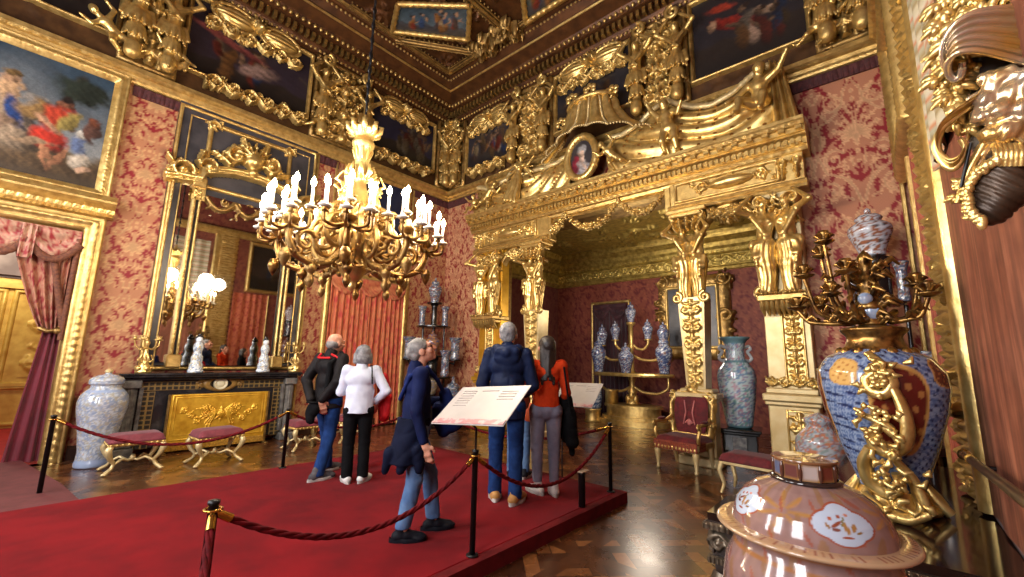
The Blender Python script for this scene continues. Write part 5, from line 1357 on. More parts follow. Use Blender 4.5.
pier('gilded carved pier at the end of the throne wall frieze above red damask', FT, -.34, .38, 6.22, 8.2, (XT, 0, 6.2), RT, 54, wt)
rest('gilded cherub stretching from the cornice above the red damask', 'putto_lean', .8, .34, 6.22, .26, wt, RT, mir=True)
foot_carving('gilded leaf scroll at the foot of the painting of pale dancing figures', FT, 6.8, 8.1, 6.32, (XT, 7.4, 6.3))
g = G()
for u in (-.36,): g.box((u, 3.1, .03), (.05, 5.6, .06), .01)
struct('trim_10', g, GOLD, FT)

# ================================================================== ALCOVE BEHIND THE SCREEN
AY0, AY1 = -.3, 8.07
OLIVE = mat('olive_gilding', (206, 180, 96), (150, 124, 60), rough=.36, metal=.6, scale=9, bump=.5, bscale=60, bdist=.008)
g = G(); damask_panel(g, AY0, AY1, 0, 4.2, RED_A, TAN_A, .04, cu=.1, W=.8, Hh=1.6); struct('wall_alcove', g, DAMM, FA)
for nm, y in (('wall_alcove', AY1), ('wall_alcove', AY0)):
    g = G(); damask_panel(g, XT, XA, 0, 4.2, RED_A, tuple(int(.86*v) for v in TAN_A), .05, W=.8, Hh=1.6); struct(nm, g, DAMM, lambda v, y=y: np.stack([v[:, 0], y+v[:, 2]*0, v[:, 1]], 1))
g = G(); relief(g, XT+.03, XA, AY0, AY1, .10, .035, 'dense', 12, w=.12); struct('ceiling', g, OLIVE, lambda v: np.stack([v[:, 0], v[:, 1], 4.86-v[:, 2]], 1))
def alcove_cornice(prof, m, name, beadz=None):
    g = G(); rows = []
    for d, z in prof:
        P = []
        for a, b in (((XT+.05, AY1-d), (XA-d, AY1-d)), ((XA-d, AY1-d), (XA-d, AY0))):
            n = 40; tt = np.linspace(0, 1, n)[:, None]; P.append(np.c_[np.array(a)*(1-tt)+np.array(b)*tt, np.full(n, z)])
        rows.append(np.concatenate(P))
    g.grid(np.stack(rows, 1), smooth=False)
    for d, z, r in beadz or ():
        for a, b in (((XT+.05, AY1-d), (XA-d, AY1-d)), ((XA-d, AY1-d), (XA-d, AY0))):
            a, b = np.array(a), np.array(b); L = np.linalg.norm(b-a)
            for k in range(int(L/.12)): g.box((*(a+(b-a)*(k+.5)*.12/L), z), (r, r, r*1.3))
    struct(name, g, m)
alcove_cornice([(0, 3.92), (.05, 3.94), (.08, 4.0), (.12, 4.04), (.12, 4.32), (.2, 4.36), (.24, 4.44), (.3, 4.5), (.34, 4.6), (.5, 4.7), (.52, 4.78), (.56, 4.86)], OLIVE, 'trim_11', ((.2, 4.40, .06), (.42, 4.7, .05)))
g = G(); relief(g, AY0, AY1-.12, 4.05, 4.31, .05, .02, 'rinceau', base=.125)
for k in range(12): frame(g, AY1-.9-k*.7, AY1-.35-k*.7, 4.08, 4.28, [(0, .13), (.015, .17), (.03, .13)], seg=.2)
struct('trim_12', g, OLIVE, FA)
# curtained door of the alcove
t = thing('alcove_curtain', 'dark plum curtained doorway with gilded frame at the back of the alcove', 'curtain', (XA, 6.15, 0))
g = G(); frame(g, 5.58, 6.72, -.2, 3.28, [(0, 0), (.01, .05), (.05, .07), (.07, .05), (.09, 0)], seg=.1); v = g.verts(); g.V = [np.c_[v[:, 0], np.maximum(v[:, 1], 0), v[:, 2]]]; obj('door_frame', g, GOLD, t, FA)
PLUM = mat('plum_velvet', (70, 24, 34), (50, 16, 26), rough=.7, scale=6, bump=.3, bscale=50, sheen=.3)
X, Z, D = pleats(5.6, 6.7, .03, 3.2, 9, .035, None, 30, 90, d0=.05); obj('curtain_panel', curtain_mesh(X, Z, D), PLUM, t, FA)
g = G()
for k in range(2):
    A, B = np.meshgrid(np.linspace(0, 1, 20), np.linspace(0, 1, 10), indexing='ij'); a = 5.6+.55*k
    g.merge(curtain_mesh(a+.55*A, 3.26-(.2+.3*4*A*(1-A))*B, .1+.05*np.sin(B*10)*np.sin(A*math.pi)))
obj('valance', g, PLUM, t, FA)
# large mirror with heavy carved dark gilt frame, mostly behind the herm pillar
t = thing('carved_mirror', 'large mirror in heavy carved gilt frame on the back wall of the alcove', 'mirror', (XA, 3.7, 1.8))
g = G(); rfun(g, 2.7, 4.75, 1.55, 3.95, .2, .02, lambda r: (r.stroke([(.3, .3), (1.75, .3), (1.75, 2.1), (.3, 2.1), (.3, .3)], .2, .2, .7), [r.spiral(x, y, .2, k, 1.3, 1, .05) for k, (x, y) in enumerate(((.25, .25), (1.8, .25), (1.8, 2.15), (.25, 2.15), (1.02, 2.2), (1.02, .2), (.22, 1.2), (1.83, 1.2)))], r.dense(3, .05)), base=.02, mask=.12)
v = g.verts(); g2 = G()
obj('carved_frame', g, GOLDD, t, FA)
g = G(); g.box((3.72, 2.75, .10), (1.25, 1.55, .18)); obj('mirror_pane', g, DARKG, t, FA); g = G(); frame(g, 3.1, 4.34, 1.98, 3.52, [(-.02, .19), (0, .24), (.04, .24), (.08, .1)], seg=.1); obj('inner_moulding', g, GOLD, t, FA)
# semicircular gilded stand carrying vases on curling branches
BLUEF = lambda seed, am=.6: flowers((172, 178, 188), [(52, 64, 104), (70, 84, 124), (124, 92, 86), (84, 94, 126)], am, 3.2, seed)
SX, SY = 10.55, 5.05
t = thing('gilded_vase_stand', 'gilded stepped stand with half-round shelf and curling branches in the alcove', 'stand', (SX, SY, 0))
g = G()
for z0, z1, r in ((0, .12, .95), (.12, .2, .85), (.2, .42, .72), (.42, .48, .78)): g.lathe([(0, z0), (r, z0), (r, z1), (0, z1)], 40, sx=.6, smooth=False)
obj('stepped_base', g, GOLD, t, local=True)
g = G(); g.lathe([(0, .48), (.2, .5), (.1, .58), (.07, .7), (.13, .82), (.07, .92), (.05, 1.0), (.1, 1.12), (.12, 1.2)], 20)
for k in range(3): g.ell((-.05, .1*(k-1), .62+.1*(k % 2)), (.08, .08, .12), 10, 8)
obj('stem', g, GOLD, t, local=True)
g = G(); g.lathe([(0, 1.2), (1.08, 1.2), (1.1, 1.24), (1.06, 1.28), (0, 1.28)], 48, sx=.5, smooth=False); obj('half_round_shelf', g, GOLDB, t, local=True)
g = G(); g.lathe([(0, 1.28), (.1, 1.28), (.06, 1.36), (.05, 1.9), (.08, 1.96), (.05, 2.02), (.05, 2.5), (.12, 2.56), (.12, 2.6), (0, 2.6)], 18); obj('upper_column', g, GOLD, t, local=True)
VS = []
for s in (-1, 1):
    for (y0, z0, y1, z1, zm, top) in ((.06, .92, .95, 1.2, .78, 0), (.06, 1.72, .86, 1.98, 1.6, 1), (.06, 2.0, .46, 2.12, 1.88, 1)):
        g = G(); q = np.array([(0, s*y0, z0), (0, s*(y0+.25*(y1-y0)), zm+.02), (0, s*(y0+.7*(y1-y0)), zm), (0, s*y1, zm+.14), (0, s*y1, z1)]); tt = np.linspace(0, 4, 24); q = np.stack([np.interp(tt, range(5), q[:, i]) for i in range(3)], 1)
        for _ in range(3): q[1:-1] = .25*q[:-2]+.5*q[1:-1]+.25*q[2:]
        g.tube(q, .035, 8); g.lathe([(0, 0), (.1, .0), (.1, .03), (0, .03)], 14, (0, s*y1, z1)); obj('branch', g, GOLD, t, local=True)
        if top: VS.append((s*y1, z1+.03, .36 if y1 > .6 else .3))
VASE = [(0, 0), (.32, 0), (.3, .1), (.38, .3), (.52, .58), (.5, .72), (.34, .82), (.26, .86), (.3, .9)]
LID = [(.3, .89), (.34, .92), (.26, 1.0), (.1, 1.04), (.06, 1.1), (.1, 1.14), (0, 1.2)]
def covered_vase(label, loc, H, seed, wid=.6, group=None, lid=True, cols=None, cat='vase'):
    t = thing('covered_vase', label, cat, loc, 0, group); f = cols or BLUEF(seed)
    g = G(); pr = fine(np.array(VASE)*np.array([H*wid*.8, H/1.2]), 44); fz = lambda a, z: f(a, z/max(H, .01)*1.2); g.lathe(pr, 36, col=fz); obj('body', g, PORW, t, local=True)
    if lid: g = G(); g.lathe(fine(np.array(LID)*np.array([H*wid*.8, H/1.2]), 24), 28, col=fz); obj('lid', g, PORW, t, local=True)
    return t
nm_ = {(-1, 1): 'covered blue and white vase on the long upper branch, nearer the herm pillar', (1, 1): 'covered blue and white vase on the long upper branch, nearer the plum curtain', (-1, 0): 'small covered vase on the short upper branch, nearer the herm pillar', (1, 0): 'small covered vase on the short upper branch, nearer the plum curtain'}
for k, (y, z, H) in enumerate(VS): covered_vase(nm_[(1 if y > 0 else -1, 1 if abs(y) > .6 else 0)], (SX, SY+y, z), H+.22, 60+k, .62, 'vases on the alcove stand')
covered_vase('covered blue and white vase on top of the stand column in the alcove', (SX, SY, 2.6), .56, 70, .62, 'vases on the alcove stand')
covered_vase('tall covered vase at the curtain end of the half-round shelf', (SX-.1, SY+.92, 1.28), .98, 71, .5, 'vases on the alcove stand')
covered_vase('covered blue and white vase in the middle of the half-round shelf', (SX-.3, SY+.02, 1.28), .78, 72, .62, 'vases on the alcove stand')
covered_vase('tall covered vase at the pillar end of the half-round shelf', (SX-.1, SY-.9, 1.28), 1.0, 73, .5, 'vases on the alcove stand')
t = thing('porcelain_garden_seat', 'mottled blue porcelain barrel on gilded foot below the alcove stand', 'jar', (SX-.3, SY+1.0, 0))
g = G(); g.lathe(fine([(0, .32), (.2, .32), (.24, .5), (.25, .7), (.22, .9), (.2, .94), (0, .95)], 40), 36, col=flowers((120, 140, 168), [(60, 80, 120), (180, 190, 200)], .3, 5, 9)); obj('barrel', g, PORW, t, local=True)
g = G(); g.lathe([(0, 0), (.24, 0), (.2, .06), (.2, .28), (.24, .33), (0, .33)], 24); obj('foot', g, GOLD, t, local=True)
t = thing('gilded_drum', 'short gilded drum standing on the lower step of the alcove stand', 'stand', (SX-.1, SY+.55, .42))
g = G(); g.lathe([(0, .0), (.17, .0), (.17, .38), (.19, .42), (0, .42)], 24); obj('body', g, GOLD, t, local=True)

# ---------------- throne armchair
t = thing('throne_armchair', 'carved gilded armchair with crimson velvet back standing before the herm pillar', 'armchair', (6.78, 2.44, 0), math.radians(84))      # local +y is its front
g = G(); A, B = np.meshgrid(np.linspace(-1, 1, 21), np.linspace(-1, 1, 17), indexing='ij'); e = np.clip(1-np.maximum(np.abs(A)**6, np.abs(B)**6), 0, 1)**.5
g.grid(np.stack([A*.32, B*.28, .40+.09*e], -1)); obj('seat', g, CRIMS, t, local=True)
g = G(); mould(g, -.33, .33, [(.3, .285), (.3, .3, .012, .03), (.40, .3, .01, .03), (.42, .285)], .008); obj('seat_fringe', g, mat('gold_red_fringe', (150, 70, 44), (116, 50, 36), rough=.6, scale=40), t, lambda v: np.stack([v[:, 0], v[:, 2], v[:, 1]], 1), local=True)
g = G(); g.box((0, 0, .36), (.66, .58, .09), .015)
for k in range(12): g.ell((-.3+k*.055, .295, .33), (.026, .02, .035), 6, 5)
obj('seat_rail', g, GOLD, t, local=True)
for sx in (-1, 1):
    g = G(); g.lathe([(0, 0), (.028, 0), (.03, .03), (.02, .05), (.045, .22), (.05, .27), (.035, .3), (.05, .33), (.05, .4)], 14, (sx*.29, .25, 0)); obj('leg', g, GOLDP, t, local=True)
    g = G(); g.tube([(sx*.28, -.34, .01), (sx*.28, -.27, .2), (sx*.28, -.25, .4)], [.03, .035, .04], 8); obj('leg', g, GOLDP, t, local=True)
    g = G(); q = np.array([(sx*.31, .2, .4), (sx*.33, .24, .5), (sx*.34, .2, .6), (sx*.34, .24, .66), (sx*.34, .1, .67), (sx*.33, -.1, .66), (sx*.3, -.26, .72)]); s = np.linspace(0, 6, 30); q = np.stack([np.interp(s, range(7), q[:, i]) for i in range(3)], 1); q[1:-1] = .25*q[:-2]+.5*q[1:-1]+.25*q[2:]
    g.tube(q, .028, 8); sc_ = scroll(18, .06, 1.2, 0, 1); g.tube(np.stack([np.full(18, sx*.34), .24+sc_[:, 0]*.6, .64+sc_[:, 1]*.8], 1), .02, 6); a_ = obj('arm', g, GOLD, t, local=True)
    g = G(); g.ell((sx*.335, .02, .70), (.035, .12, .025)); obj('arm_pad', g, CRIMS, a_, local=True)
FCH = lambda v: np.stack([v[:, 0], -.28+v[:, 2]-.12*(v[:, 1]-.4), v[:, 1]], 1)
g = G(); A, B = np.meshgrid(np.linspace(-1, 1, 21), np.linspace(0, 1, 25), indexing='ij'); w = .22+.05*np.sin(B*2.6)
g.grid(np.stack([A*w, .5+.54*B, .05+.04*np.sqrt(np.clip(1-A**2, 0, 1))], -1)); obj('back_cushion', g, CRIMS, t, FCH, local=True)
def chairback(r):
    r.stroke([(.10, .05), (.06, .3), (.05, .5), (.12, .62), (.3, .68), (.38, .72), (.46, .68), (.64, .62), (.71, .5), (.70, .3), (.66, .05)], .045, .045, .9); r.stroke([(.1, .06), (.66, .06)], .045, .045)
    for m in (.38-.3, .38+.3): r.spiral(m, .6, .07, 1, 1.2, 1, .025)
    r.dot(.38, .72, .08, 1.1); [r.leaf(.38, .7, 1.57+(k-2)*.5, .12, .03) for k in range(5)]
    r.spiral(.06, .2, .05, 0, 1.2, 1, .022); r.spiral(.7, .2, .05, 3, 1.2, -1, .022)
g = G(); rfun(g, -.38, .38, .42, 1.26, .08, .01, chairback, base=.0, mask=.1); g.box((0, .8, -.0), (.5, .66, .03), .01); obj('back_frame', g, GOLD, t, FCH, local=True)
g = G()
for s, l in ((-.09, 0), (.09, 0)): g.tube([(s, .62, .10), (s*.55, .8, .105), (s*.9, .98, .1)], [.012, .016, .012], 6)
g.tube([(-.06, .64, .1), (0, .70, .1), (.06, .64, .1)], .016, 6); g.ell((0, .645, .1), (.04, .04, .012)); obj('back_motif', g, mat('rose_silk', (190, 110, 104), (160, 84, 84), rough=.5), t, FCH, local=True)

# ---------------- tall vase on black pedestal between the pillars
PX, PY = 8.0, 1.95
t = thing('black_pedestal', 'black lacquered pedestal with pale panel under the tall handled vase', 'pedestal', (PX, PY, 0), math.radians(-90+10))
g = G()
for z0, z1, w in ((0, .08, .66), (.08, .14, .6), (.14, .44, .5), (.44, .48, .58), (.48, .53, .64)): g.box((0, 0, (z0+z1)/2), (w, w, z1-z0), .012)
obj('body', g, BLACK, t, local=True)
g = G(); g.box((0, -.255, .29), (.2, .02, .22), .004); obj('panel', g, mat('mother_of_pearl', (150, 146, 138), (90, 88, 90), rough=.25, scale=14), t, local=True); g = G(); g.box((-.255, 0, .29), (.02, .2, .22), .004); obj('panel', g, MATS['mother_of_pearl'], t, local=True)
t = thing('handled_vase', 'tall pale blue flowered vase with white scroll handles on black pedestal', 'vase', (PX, PY, .53))
f_ = flowers((212, 228, 230), [(126, 162, 194), (156, 144, 180), (132, 172, 166), (200, 164, 178), (112, 148, 188)], .74, 3.2, 14)
f2 = bands(f_, ((.0, .05), (1.05, 1.10), (1.38, 1.5)), (120, 160, 168))
g = G(); g.lathe(fine([(0, 0), (.19, 0), (.2, .03), (.21, .1), (.27, .5), (.30, .8), (.28, .93), (.2, 1.04), (.145, 1.12), (.14, 1.28), (.17, 1.4), (.25, 1.47), (.25, 1.49), (.2, 1.48), (.12, 1.3)], 90), 56, col=f2); obj('body', g, PORW, t, local=True)
for s in (-1, 1):
    g = G()
    dx, dy = .64*s, -.77*s
    q = np.array([(.14, 1.3), (.24, 1.34), (.27, 1.28), (.2, 1.24), (.25, 1.18), (.28, 1.12), (.22, 1.07), (.17, 1.1)]); s_ = np.linspace(0, 7, 30); q = np.stack([np.interp(s_, range(8), q[:, i]) for i in range(2)], 1); q[1:-1] = .25*q[:-2]+.5*q[1:-1]+.25*q[2:]
    g.tube(np.stack([q[:, 0]*dx, q[:, 0]*dy, q[:, 1]], 1), .026, 8); obj('handle', g, mat('white_porcelain', (226, 230, 230)), t, local=True)
# stool beside the right pilaster
t = thing('crimson_stool', 'low crimson stool with pale curved legs beyond the big lidded bowl', 'stool', (6.0, 1.36, 0), math.radians(84))
g = G(); A, B = np.meshgrid(np.linspace(-1, 1, 21), np.linspace(-1, 1, 15), indexing='ij'); e = np.clip(1-np.maximum(np.abs(A)**6, np.abs(B)**6), 0, 1)**.5
g.grid(np.stack([A*.30, B*.22, .41+.08*e], -1)); g.box((0, 0, .40), (.6, .44, .03), .01); obj('cushion', g, CRIMS, t, local=True)
g = G(); g.box((0, 0, .37), (.58, .42, .04), .008); obj('seat_rail', g, GOLDP, t, local=True)
for sx in (-1, 1):
    for sy in (-1, 1):
        g = G(); q = np.array([(sx*.27, sy*.19, .37), (sx*.30, sy*.21, .28), (sx*.26, sy*.18, .12), (sx*.29, sy*.21, .015)]); s = np.linspace(0, 3, 16); q = np.stack([np.interp(s, range(4), q[:, i]) for i in range(3)], 1); q[1:-1] = .25*q[:-2]+.5*q[1:-1]+.25*q[2:]; g.tube(q, np.linspace(.034, .018, 16), 8); obj('leg', g, GOLDP, t, local=True)

# ================================================================== RIGHT SIDE: console, vases, wall frame, carving
def at(px, py, p0, n):
    """point of the vertical plane (p0, normal n) seen in direction (px, py)"""
    d = cf+cr*((px-512)/_f)-cu*((py-288.5)/_f); n = Vector(n); c = Vector((0, 0, CAMH))
    return np.array(c+d*((Vector(p0)-c).dot(n)/d.dot(n)))
# console table
t = thing('carved_console', 'dark polished console table with silvery carved edges along the right-hand wall', 'table', (4.2, .2, 0))
OUT = [(2.96, .94), (3.42, .94), (3.62, .80), (3.9, .62), (4.6, .46), (5.85, .42), (5.85, YR+.01), (2.96, YR+.01)]
def extr(out, z0, z1, off=0.0):
    P = np.array(out, float); c = P.mean(0); n = len(P)
    if off: P = np.stack([p+np.clip(p-c, -1, 1)/np.linalg.norm(p-c)*off*np.array([1, 1 if p[1] > 0 else 0]) for p in P])
    g = G(); v = np.vstack([np.c_[P, np.full(n, z0)], np.c_[P, np.full(n, z1)], [[*c, z0]], [[*c, z1]]])
    g.add(v, [(i, (i+1) % n, (i+1) % n+n, i+n) for i in range(n)], [(2*n, (i+1) % n, i) for i in range(n)]+[(2*n+1, i+n, (i+1) % n+n) for i in range(n)], smooth=False); return g
TOPM = mat('polished_dark_stone', (30, 18, 15), (44, 26, 20), rough=.09, scale=5, spec=.4)
SILV = mat('silvered_wood', (120, 106, 88), (78, 66, 54), rough=.34, metal=.6, scale=8, bump=.5, bscale=40)
obj('top', extr(OUT, .595, .64), TOPM, t)
g = G()
for z0, z1, off in ((.55, .595, .015), (.40, .55, -.03), (.36, .40, .0), (.27, .36, -.05)): g.merge(extr(OUT, z0, z1, off))
obj('apron', g, mat('dark_carved_wood', (54, 40, 32), (36, 26, 22), rough=.35, scale=8, bump=.3), t)
def FE(v): return np.stack([2.96-v[:, 2], v[:, 0], v[:, 1]], 1)      # near end face
def FS2(v): return np.stack([v[:, 0], .94+v[:, 2], v[:, 1]], 1)
g = G(); rfun(g, YR+.02, .95, .41, .545, .045, .009, lambda r: (r.rinceau(w=.014), ), base=-.03, mask=None)
mould(g, YR+.02, .96, [(.545, .0), (.55, .02, .012, .03), (.575, .02, .012, .03), (.59, .01)], .008); mould(g, YR+.02, .95, [(.355, -.01), (.36, .015, .01, .025), (.39, .015, .01, .025), (.40, -.01)], .008)
obj('end_carving', g, SILV, t, FE)
g = G(); rfun(g, 2.95, 3.42, .41, .545, .045, .009, lambda r: (r.rinceau(w=.014), ), base=-.03); mould(g, 2.94, 3.43, [(.545, .0), (.55, .02, .012, .03), (.575, .02, .012, .03), (.59, .01)], .008); obj('side_carving', g, SILV, t, FS2)
for x, y in ((3.02, .88), (3.34, .86), (5.7, .32), (3.02, -.34), (5.7, -.28)):
    g = G(); g.tube([(x, y, .28), (x-.03, y+.02, .2), (x+.02, y-.02, .1), (x, y, .0)], [.06, .075, .04, .055], 10); g.ell((x, y, .24), (.08, .08, .05), 10, 7); obj('leg', g, SILV, t)

# the big lidded bowl in front
BX, BY = 2.07, .285
t = thing('lidded_bowl', 'large mauve and gold porcelain bowl with broad-rimmed domed lid at the front', 'jar', (BX, BY, 0))
WHITEP, IRON, GLD, MAU, TAN = lin((178, 190, 206)), lin((146, 74, 52)), lin((160, 116, 64)), lin((138, 108, 102)), lin((178, 144, 110))
CART = [(math.radians(126), 1.035, .36, .052), (math.radians(212), 1.03, .38, .056), (math.radians(302), 1.035, .38, .054), (math.radians(38), 1.035, .38, .054)]
CARTB = [(math.radians(150), .55, .4, .16), (math.radians(222), .55, .42, .17), (math.radians(294), .55, .4, .16)]
def bowlcol(carts, zs):
    R = np.random.RandomState(3); wv = R.normal(size=(12, 3)); ph = R.rand(12)*6.28
    def f(a, z):
        p = np.stack([np.cos(a), np.sin(a), z*4], -1); sp = sum(np.sin(p@(wv[k]*26)+ph[k]) for k in range(6))/6
        o = MAU*(1+.16*sp[..., None])
        # gold sprays
        for k in range(4):
            ca = carts[k % len(carts)][0]-.76; da = (a-ca+math.pi) % (2*math.pi)-math.pi; dz = (z-zs)/.06; th = np.arctan2(dz, da/.42); rr = np.hypot(da/.42, dz)
            m = np.clip((np.cos(th*7)*.38+.62-rr)/.12, 0, 1)*np.clip((rr-.10)/.1, 0, 1)*(.55+.45*np.clip(np.cos(th*14), 0, 1)); o = o*(1-m[..., None])+GLD*m[..., None]
        tw = np.sin(p@(wv[7]*7)+ph[7])*np.sin(p@(wv[8]*8)+ph[8]); m = np.clip((np.abs(tw)-.80)/.06, 0, 1)*.6; o = o*(1-m[..., None])+GLD*.7*m[..., None]
        tw = np.sin(p@(wv[9]*9)+ph[9])*np.sin(p@(wv[10]*10)+ph[10]); m = np.clip((tw-.84)/.05, 0, 1)*.7; o = o*(1-m[..., None])+IRON*m[..., None]
        for ca, cz, wa, wz in carts:
            da = (a-ca+math.pi) % (2*math.pi)-math.pi; u, v = da/wa, (z-cz)/wz; rr = np.minimum(np.minimum(np.hypot(u-.42, v*.95), np.hypot(u+.42, v*.95)), np.minimum(np.hypot(u, v-.36), np.hypot(u, v+.36)))/.62
            m = np.clip((1.14-rr)/.03, 0, 1)[..., None]; o = o*(1-m)+IRON*m
            m = np.clip((1.0-rr)/.03, 0, 1)[..., None]; o = o*(1-m)+WHITEP*m
            for (du, dv, ru, rv, ang, cc) in ((.05, -.1, .09, .36, .1, GLD), (-.25, .05, .3, .08, .7, IRON*.8), (.3, -.08, .1, .24, -.3, GLD*.9), (.02, -.55, .22, .07, 0, IRON), (-.1, .42, .1, .09, 0, IRON), (.2, .5, .09, .08, 0, lin((190, 120, 90))), (-.42, .3, .1, .1, .5, lin((170, 90, 60))), (-.3, -.2, .16, .1, 0, lin((120, 70, 60))), (.45, -.3, .14, .07, .4, GLD*.7), (-.55, -.05, .06, .2, .4, GLD*.8), (.0, .2, .3, .04, 1.2, lin((120, 110, 60)))):
                x, y = u-du, v-dv; c_, s_ = math.cos(ang), math.sin(ang); q = np.hypot((x*c_+y*s_)/ru, (-x*s_+y*c_)/rv); m = np.clip((1-q)/.25, 0, 1)[..., None]*(rr < .95)[..., None]; o = o*(1-m)+cc*m
        return o
    return f
HERO = vmat('mauve_porcelain', rough=.14, coat=.7, mixn=.06)
bodyp = fine([(0, .0), (.20, 0), (.215, .03), (.19, .08), (.2, .16), (.27, .34), (.31, .54), (.318, .66), (.295, .80), (.25, .89), (.245, .925)], 150)
g = G(); fb = bowlcol(CARTB, .55); g.lathe(bodyp, 260, col=bands(fb, ((.86, .875), (.908, .93)), (150, 100, 60))); obj('body', g, HERO, t, local=True)
fl = bowlcol(CART, 1.045)
def rimcol(a, z):
    o = np.broadcast_to(TAN, (*a.shape, 3)).copy(); R = np.random.RandomState(2); s = np.sin(a*120+2*np.sin(a*9))*np.sin(a*43+1)+.4*np.sin(a*211); m = np.clip((s-.35)/.2, 0, 1)[..., None]; return o*(1-m*.85)+IRON*.75*m*.85
g = G(); rimp = fine([(.245, .925), (.29, .927), (.315, .934), (.322, .942), (.316, .950), (.29, .953), (.26, .954)], 40)
r_ = rimp[:, 0]
def rc(a, z):
    o = rimcol(a, z); rr = np.broadcast_to(r_[None], a.shape); k = ((rr > .275) & (rr < .308))[..., None]; return np.where(k, o, TAN*.96)
g.lathe(rimp, 260, col=rc); obj('rim', g, HERO, t, local=True)
lidp = fine([(.262, .952), (.259, .97), (.254, .99), (.24, 1.025), (.212, 1.062), (.168, 1.095), (.12, 1.114), (.10, 1.117), (0, 1.118)], 150)
g = G(); g.lathe(lidp, 260, col=fl); lid_ = obj('lid', g, HERO, t, local=True)
# faceted knob of the lid with little painted panels
g = G(); n = 10; 
def kc(k): return [lin((96, 58, 52)), lin((176, 160, 152)), lin((120, 60, 46)), lin((92, 96, 120))][k % 4]
for k in range(n):
    a0, a1 = 2*math.pi*k/n, 2*math.pi*(k+1)/n; P = [[(.102*math.cos(a)*1.05, .102*math.sin(a), z) for z in np.linspace(1.130, 1.19, 6)] for a in np.linspace(a0, a1, 6)]
    U_, V_ = np.meshgrid(np.linspace(0, 1, 6), np.linspace(0, 1, 6), indexing='ij'); m = ((U_ > .15) & (U_ < .85) & (V_ > .15) & (V_ < .85))[..., None]
    ch = (P[0][0], P[-1][0]); P = np.array(P); L0, L1 = P[0].copy(), P[-1].copy(); tt = np.linspace(0, 1, 6)[:, None, None]; P = L0[None]*(1-tt)+L1[None]*tt
    g.grid(P, col=np.where(m, kc(k), lin((150, 110, 60))), smooth=False)
    g.ell((.103*math.cos(a0)*1.05, .103*math.sin(a0), 1.16), (.008, .008, .034), 6, 5, col=lin((84, 50, 36)))
fk = flowers((90, 92, 110), [(170, 150, 130), (130, 60, 44), (60, 40, 36), (150, 110, 60)], .1, 7, 5)
g.lathe([(.108, 1.19), (.111, 1.195), (.108, 1.20)], 40, col=lin((120, 80, 50))); 
ar = np.linspace(0, 2*math.pi, 40, endpoint=False); rr_ = np.linspace(.108, .001, 14); A, B = np.meshgrid(ar, rr_, indexing='ij'); g.grid(np.stack([A*0+B*np.cos(A), B*np.sin(A), 1.20+.006*(1-B/.108)], -1), cu=True, col=fk(A*1.0, B*3))
g.lathe([(.0, 1.115), (.118, 1.115), (.12, 1.123), (.106, 1.130)], 40, col=lin((40, 30, 28)))
obj('knob', g, HERO, lid_, local=True)

# ormolu-mounted blue vase on the console
VX, VY, VZ = 3.95, .06, .64
t = thing('blue_vase', 'huge blue patterned vase with red-brown panels and gilded mounts on the dark console', 'vase', (VX, VY, VZ))
def bluecol(a, z):
    R = np.random.RandomState(8); w = R.normal(size=(8, 3)); p = np.stack([np.cos(a), np.sin(a), z*3.2], -1)
    n = sum(np.sin(p@(w[k]*30)+k+1.3*np.sin(p@(w[(k+2) % 5]*13))) for k in range(5))/3; m = np.clip(n/.8+.5, 0, 1)[..., None]; o = lin((138, 154, 180))*(1-m)+lin((76, 96, 140))*m
    sp = np.clip((np.sin(p@(w[5]*27))*np.sin(p@(w[6]*24)+1)-.5)/.1, 0, 1)[..., None]; o = o*(1-sp)+lin((38, 48, 84))*sp
    for ca, cz, wa, wz, cc in ((math.radians(196), .66, .44, .27, (96, 26, 20)), (math.radians(300), .66, .44, .27, (96, 26, 20)), (math.radians(92), .66, .44, .27, (96, 26, 20)), (math.radians(148), .88, .26, .085, (206, 164, 96)), (math.radians(248), .88, .3, .085, (110, 56, 36)), (math.radians(350), .88, .3, .085, (110, 56, 36))):
        da = (a-ca+math.pi) % (2*math.pi)-math.pi; u, v = da/wa, (z-cz)/wz; th = np.arctan2(v, u); rr = np.hypot(u, v)*(1+.06*np.cos(th*4+.5))
        m = np.clip((1.12-rr)/.04, 0, 1)[..., None]; o = o*(1-m)+lin((196, 150, 80))*m; m = np.clip((1-rr)/.04, 0, 1)[..., None]; q = np.clip((np.sin(u*9+v*4)*np.sin(v*11-u*3)-.5)/.1, 0, 1)[..., None]
        o = o*(1-m)+(lin(cc)*(1-q)+lin((170, 112, 60))*q)*m
    return o
g = G(); g.lathe(fine([(0, 0), (.17, 0), (.175, .03), (.16, .08), (.19, .2), (.26, .4), (.325, .62), (.352, .78), (.345, .88), (.285, .98), (.17, 1.04), (.13, 1.06), (.13, 1.1)], 150), 200, col=bluecol); obj('body', g, vmat('blue_porcelain', rough=.16, coat=.6, mixn=.06), t, local=True)
g = G(); g.lathe(fine([(.2, .985), (.21, 1.0), (.17, 1.05), (.15, 1.12), (.19, 1.16), (.2, 1.18), (.1, 1.2), (0, 1.2)], 30), 40)
for k in range(14): a = k*2*math.pi/14; g.ell((.2*math.cos(a), .2*math.sin(a), 1.0), (.035, .035, .05), 8, 6)
obj('neck_mount', g, BRONZE, t, local=True)
g = G(); g.lathe(fine([(.0, .0), (.24, .0), (.25, .03), (.2, .07), (.19, .12), (.165, .14)], 20), 40)
for k in range(10): a = k*2*math.pi/10; g.tube([(.18*math.cos(a), .18*math.sin(a), .16), (.22*math.cos(a), .22*math.sin(a), .09), (.27*math.cos(a+.1), .27*math.sin(a+.1), .03)], [.02, .035, .03], 7)
obj('foot_mount', g, GOLDB, t, local=True)
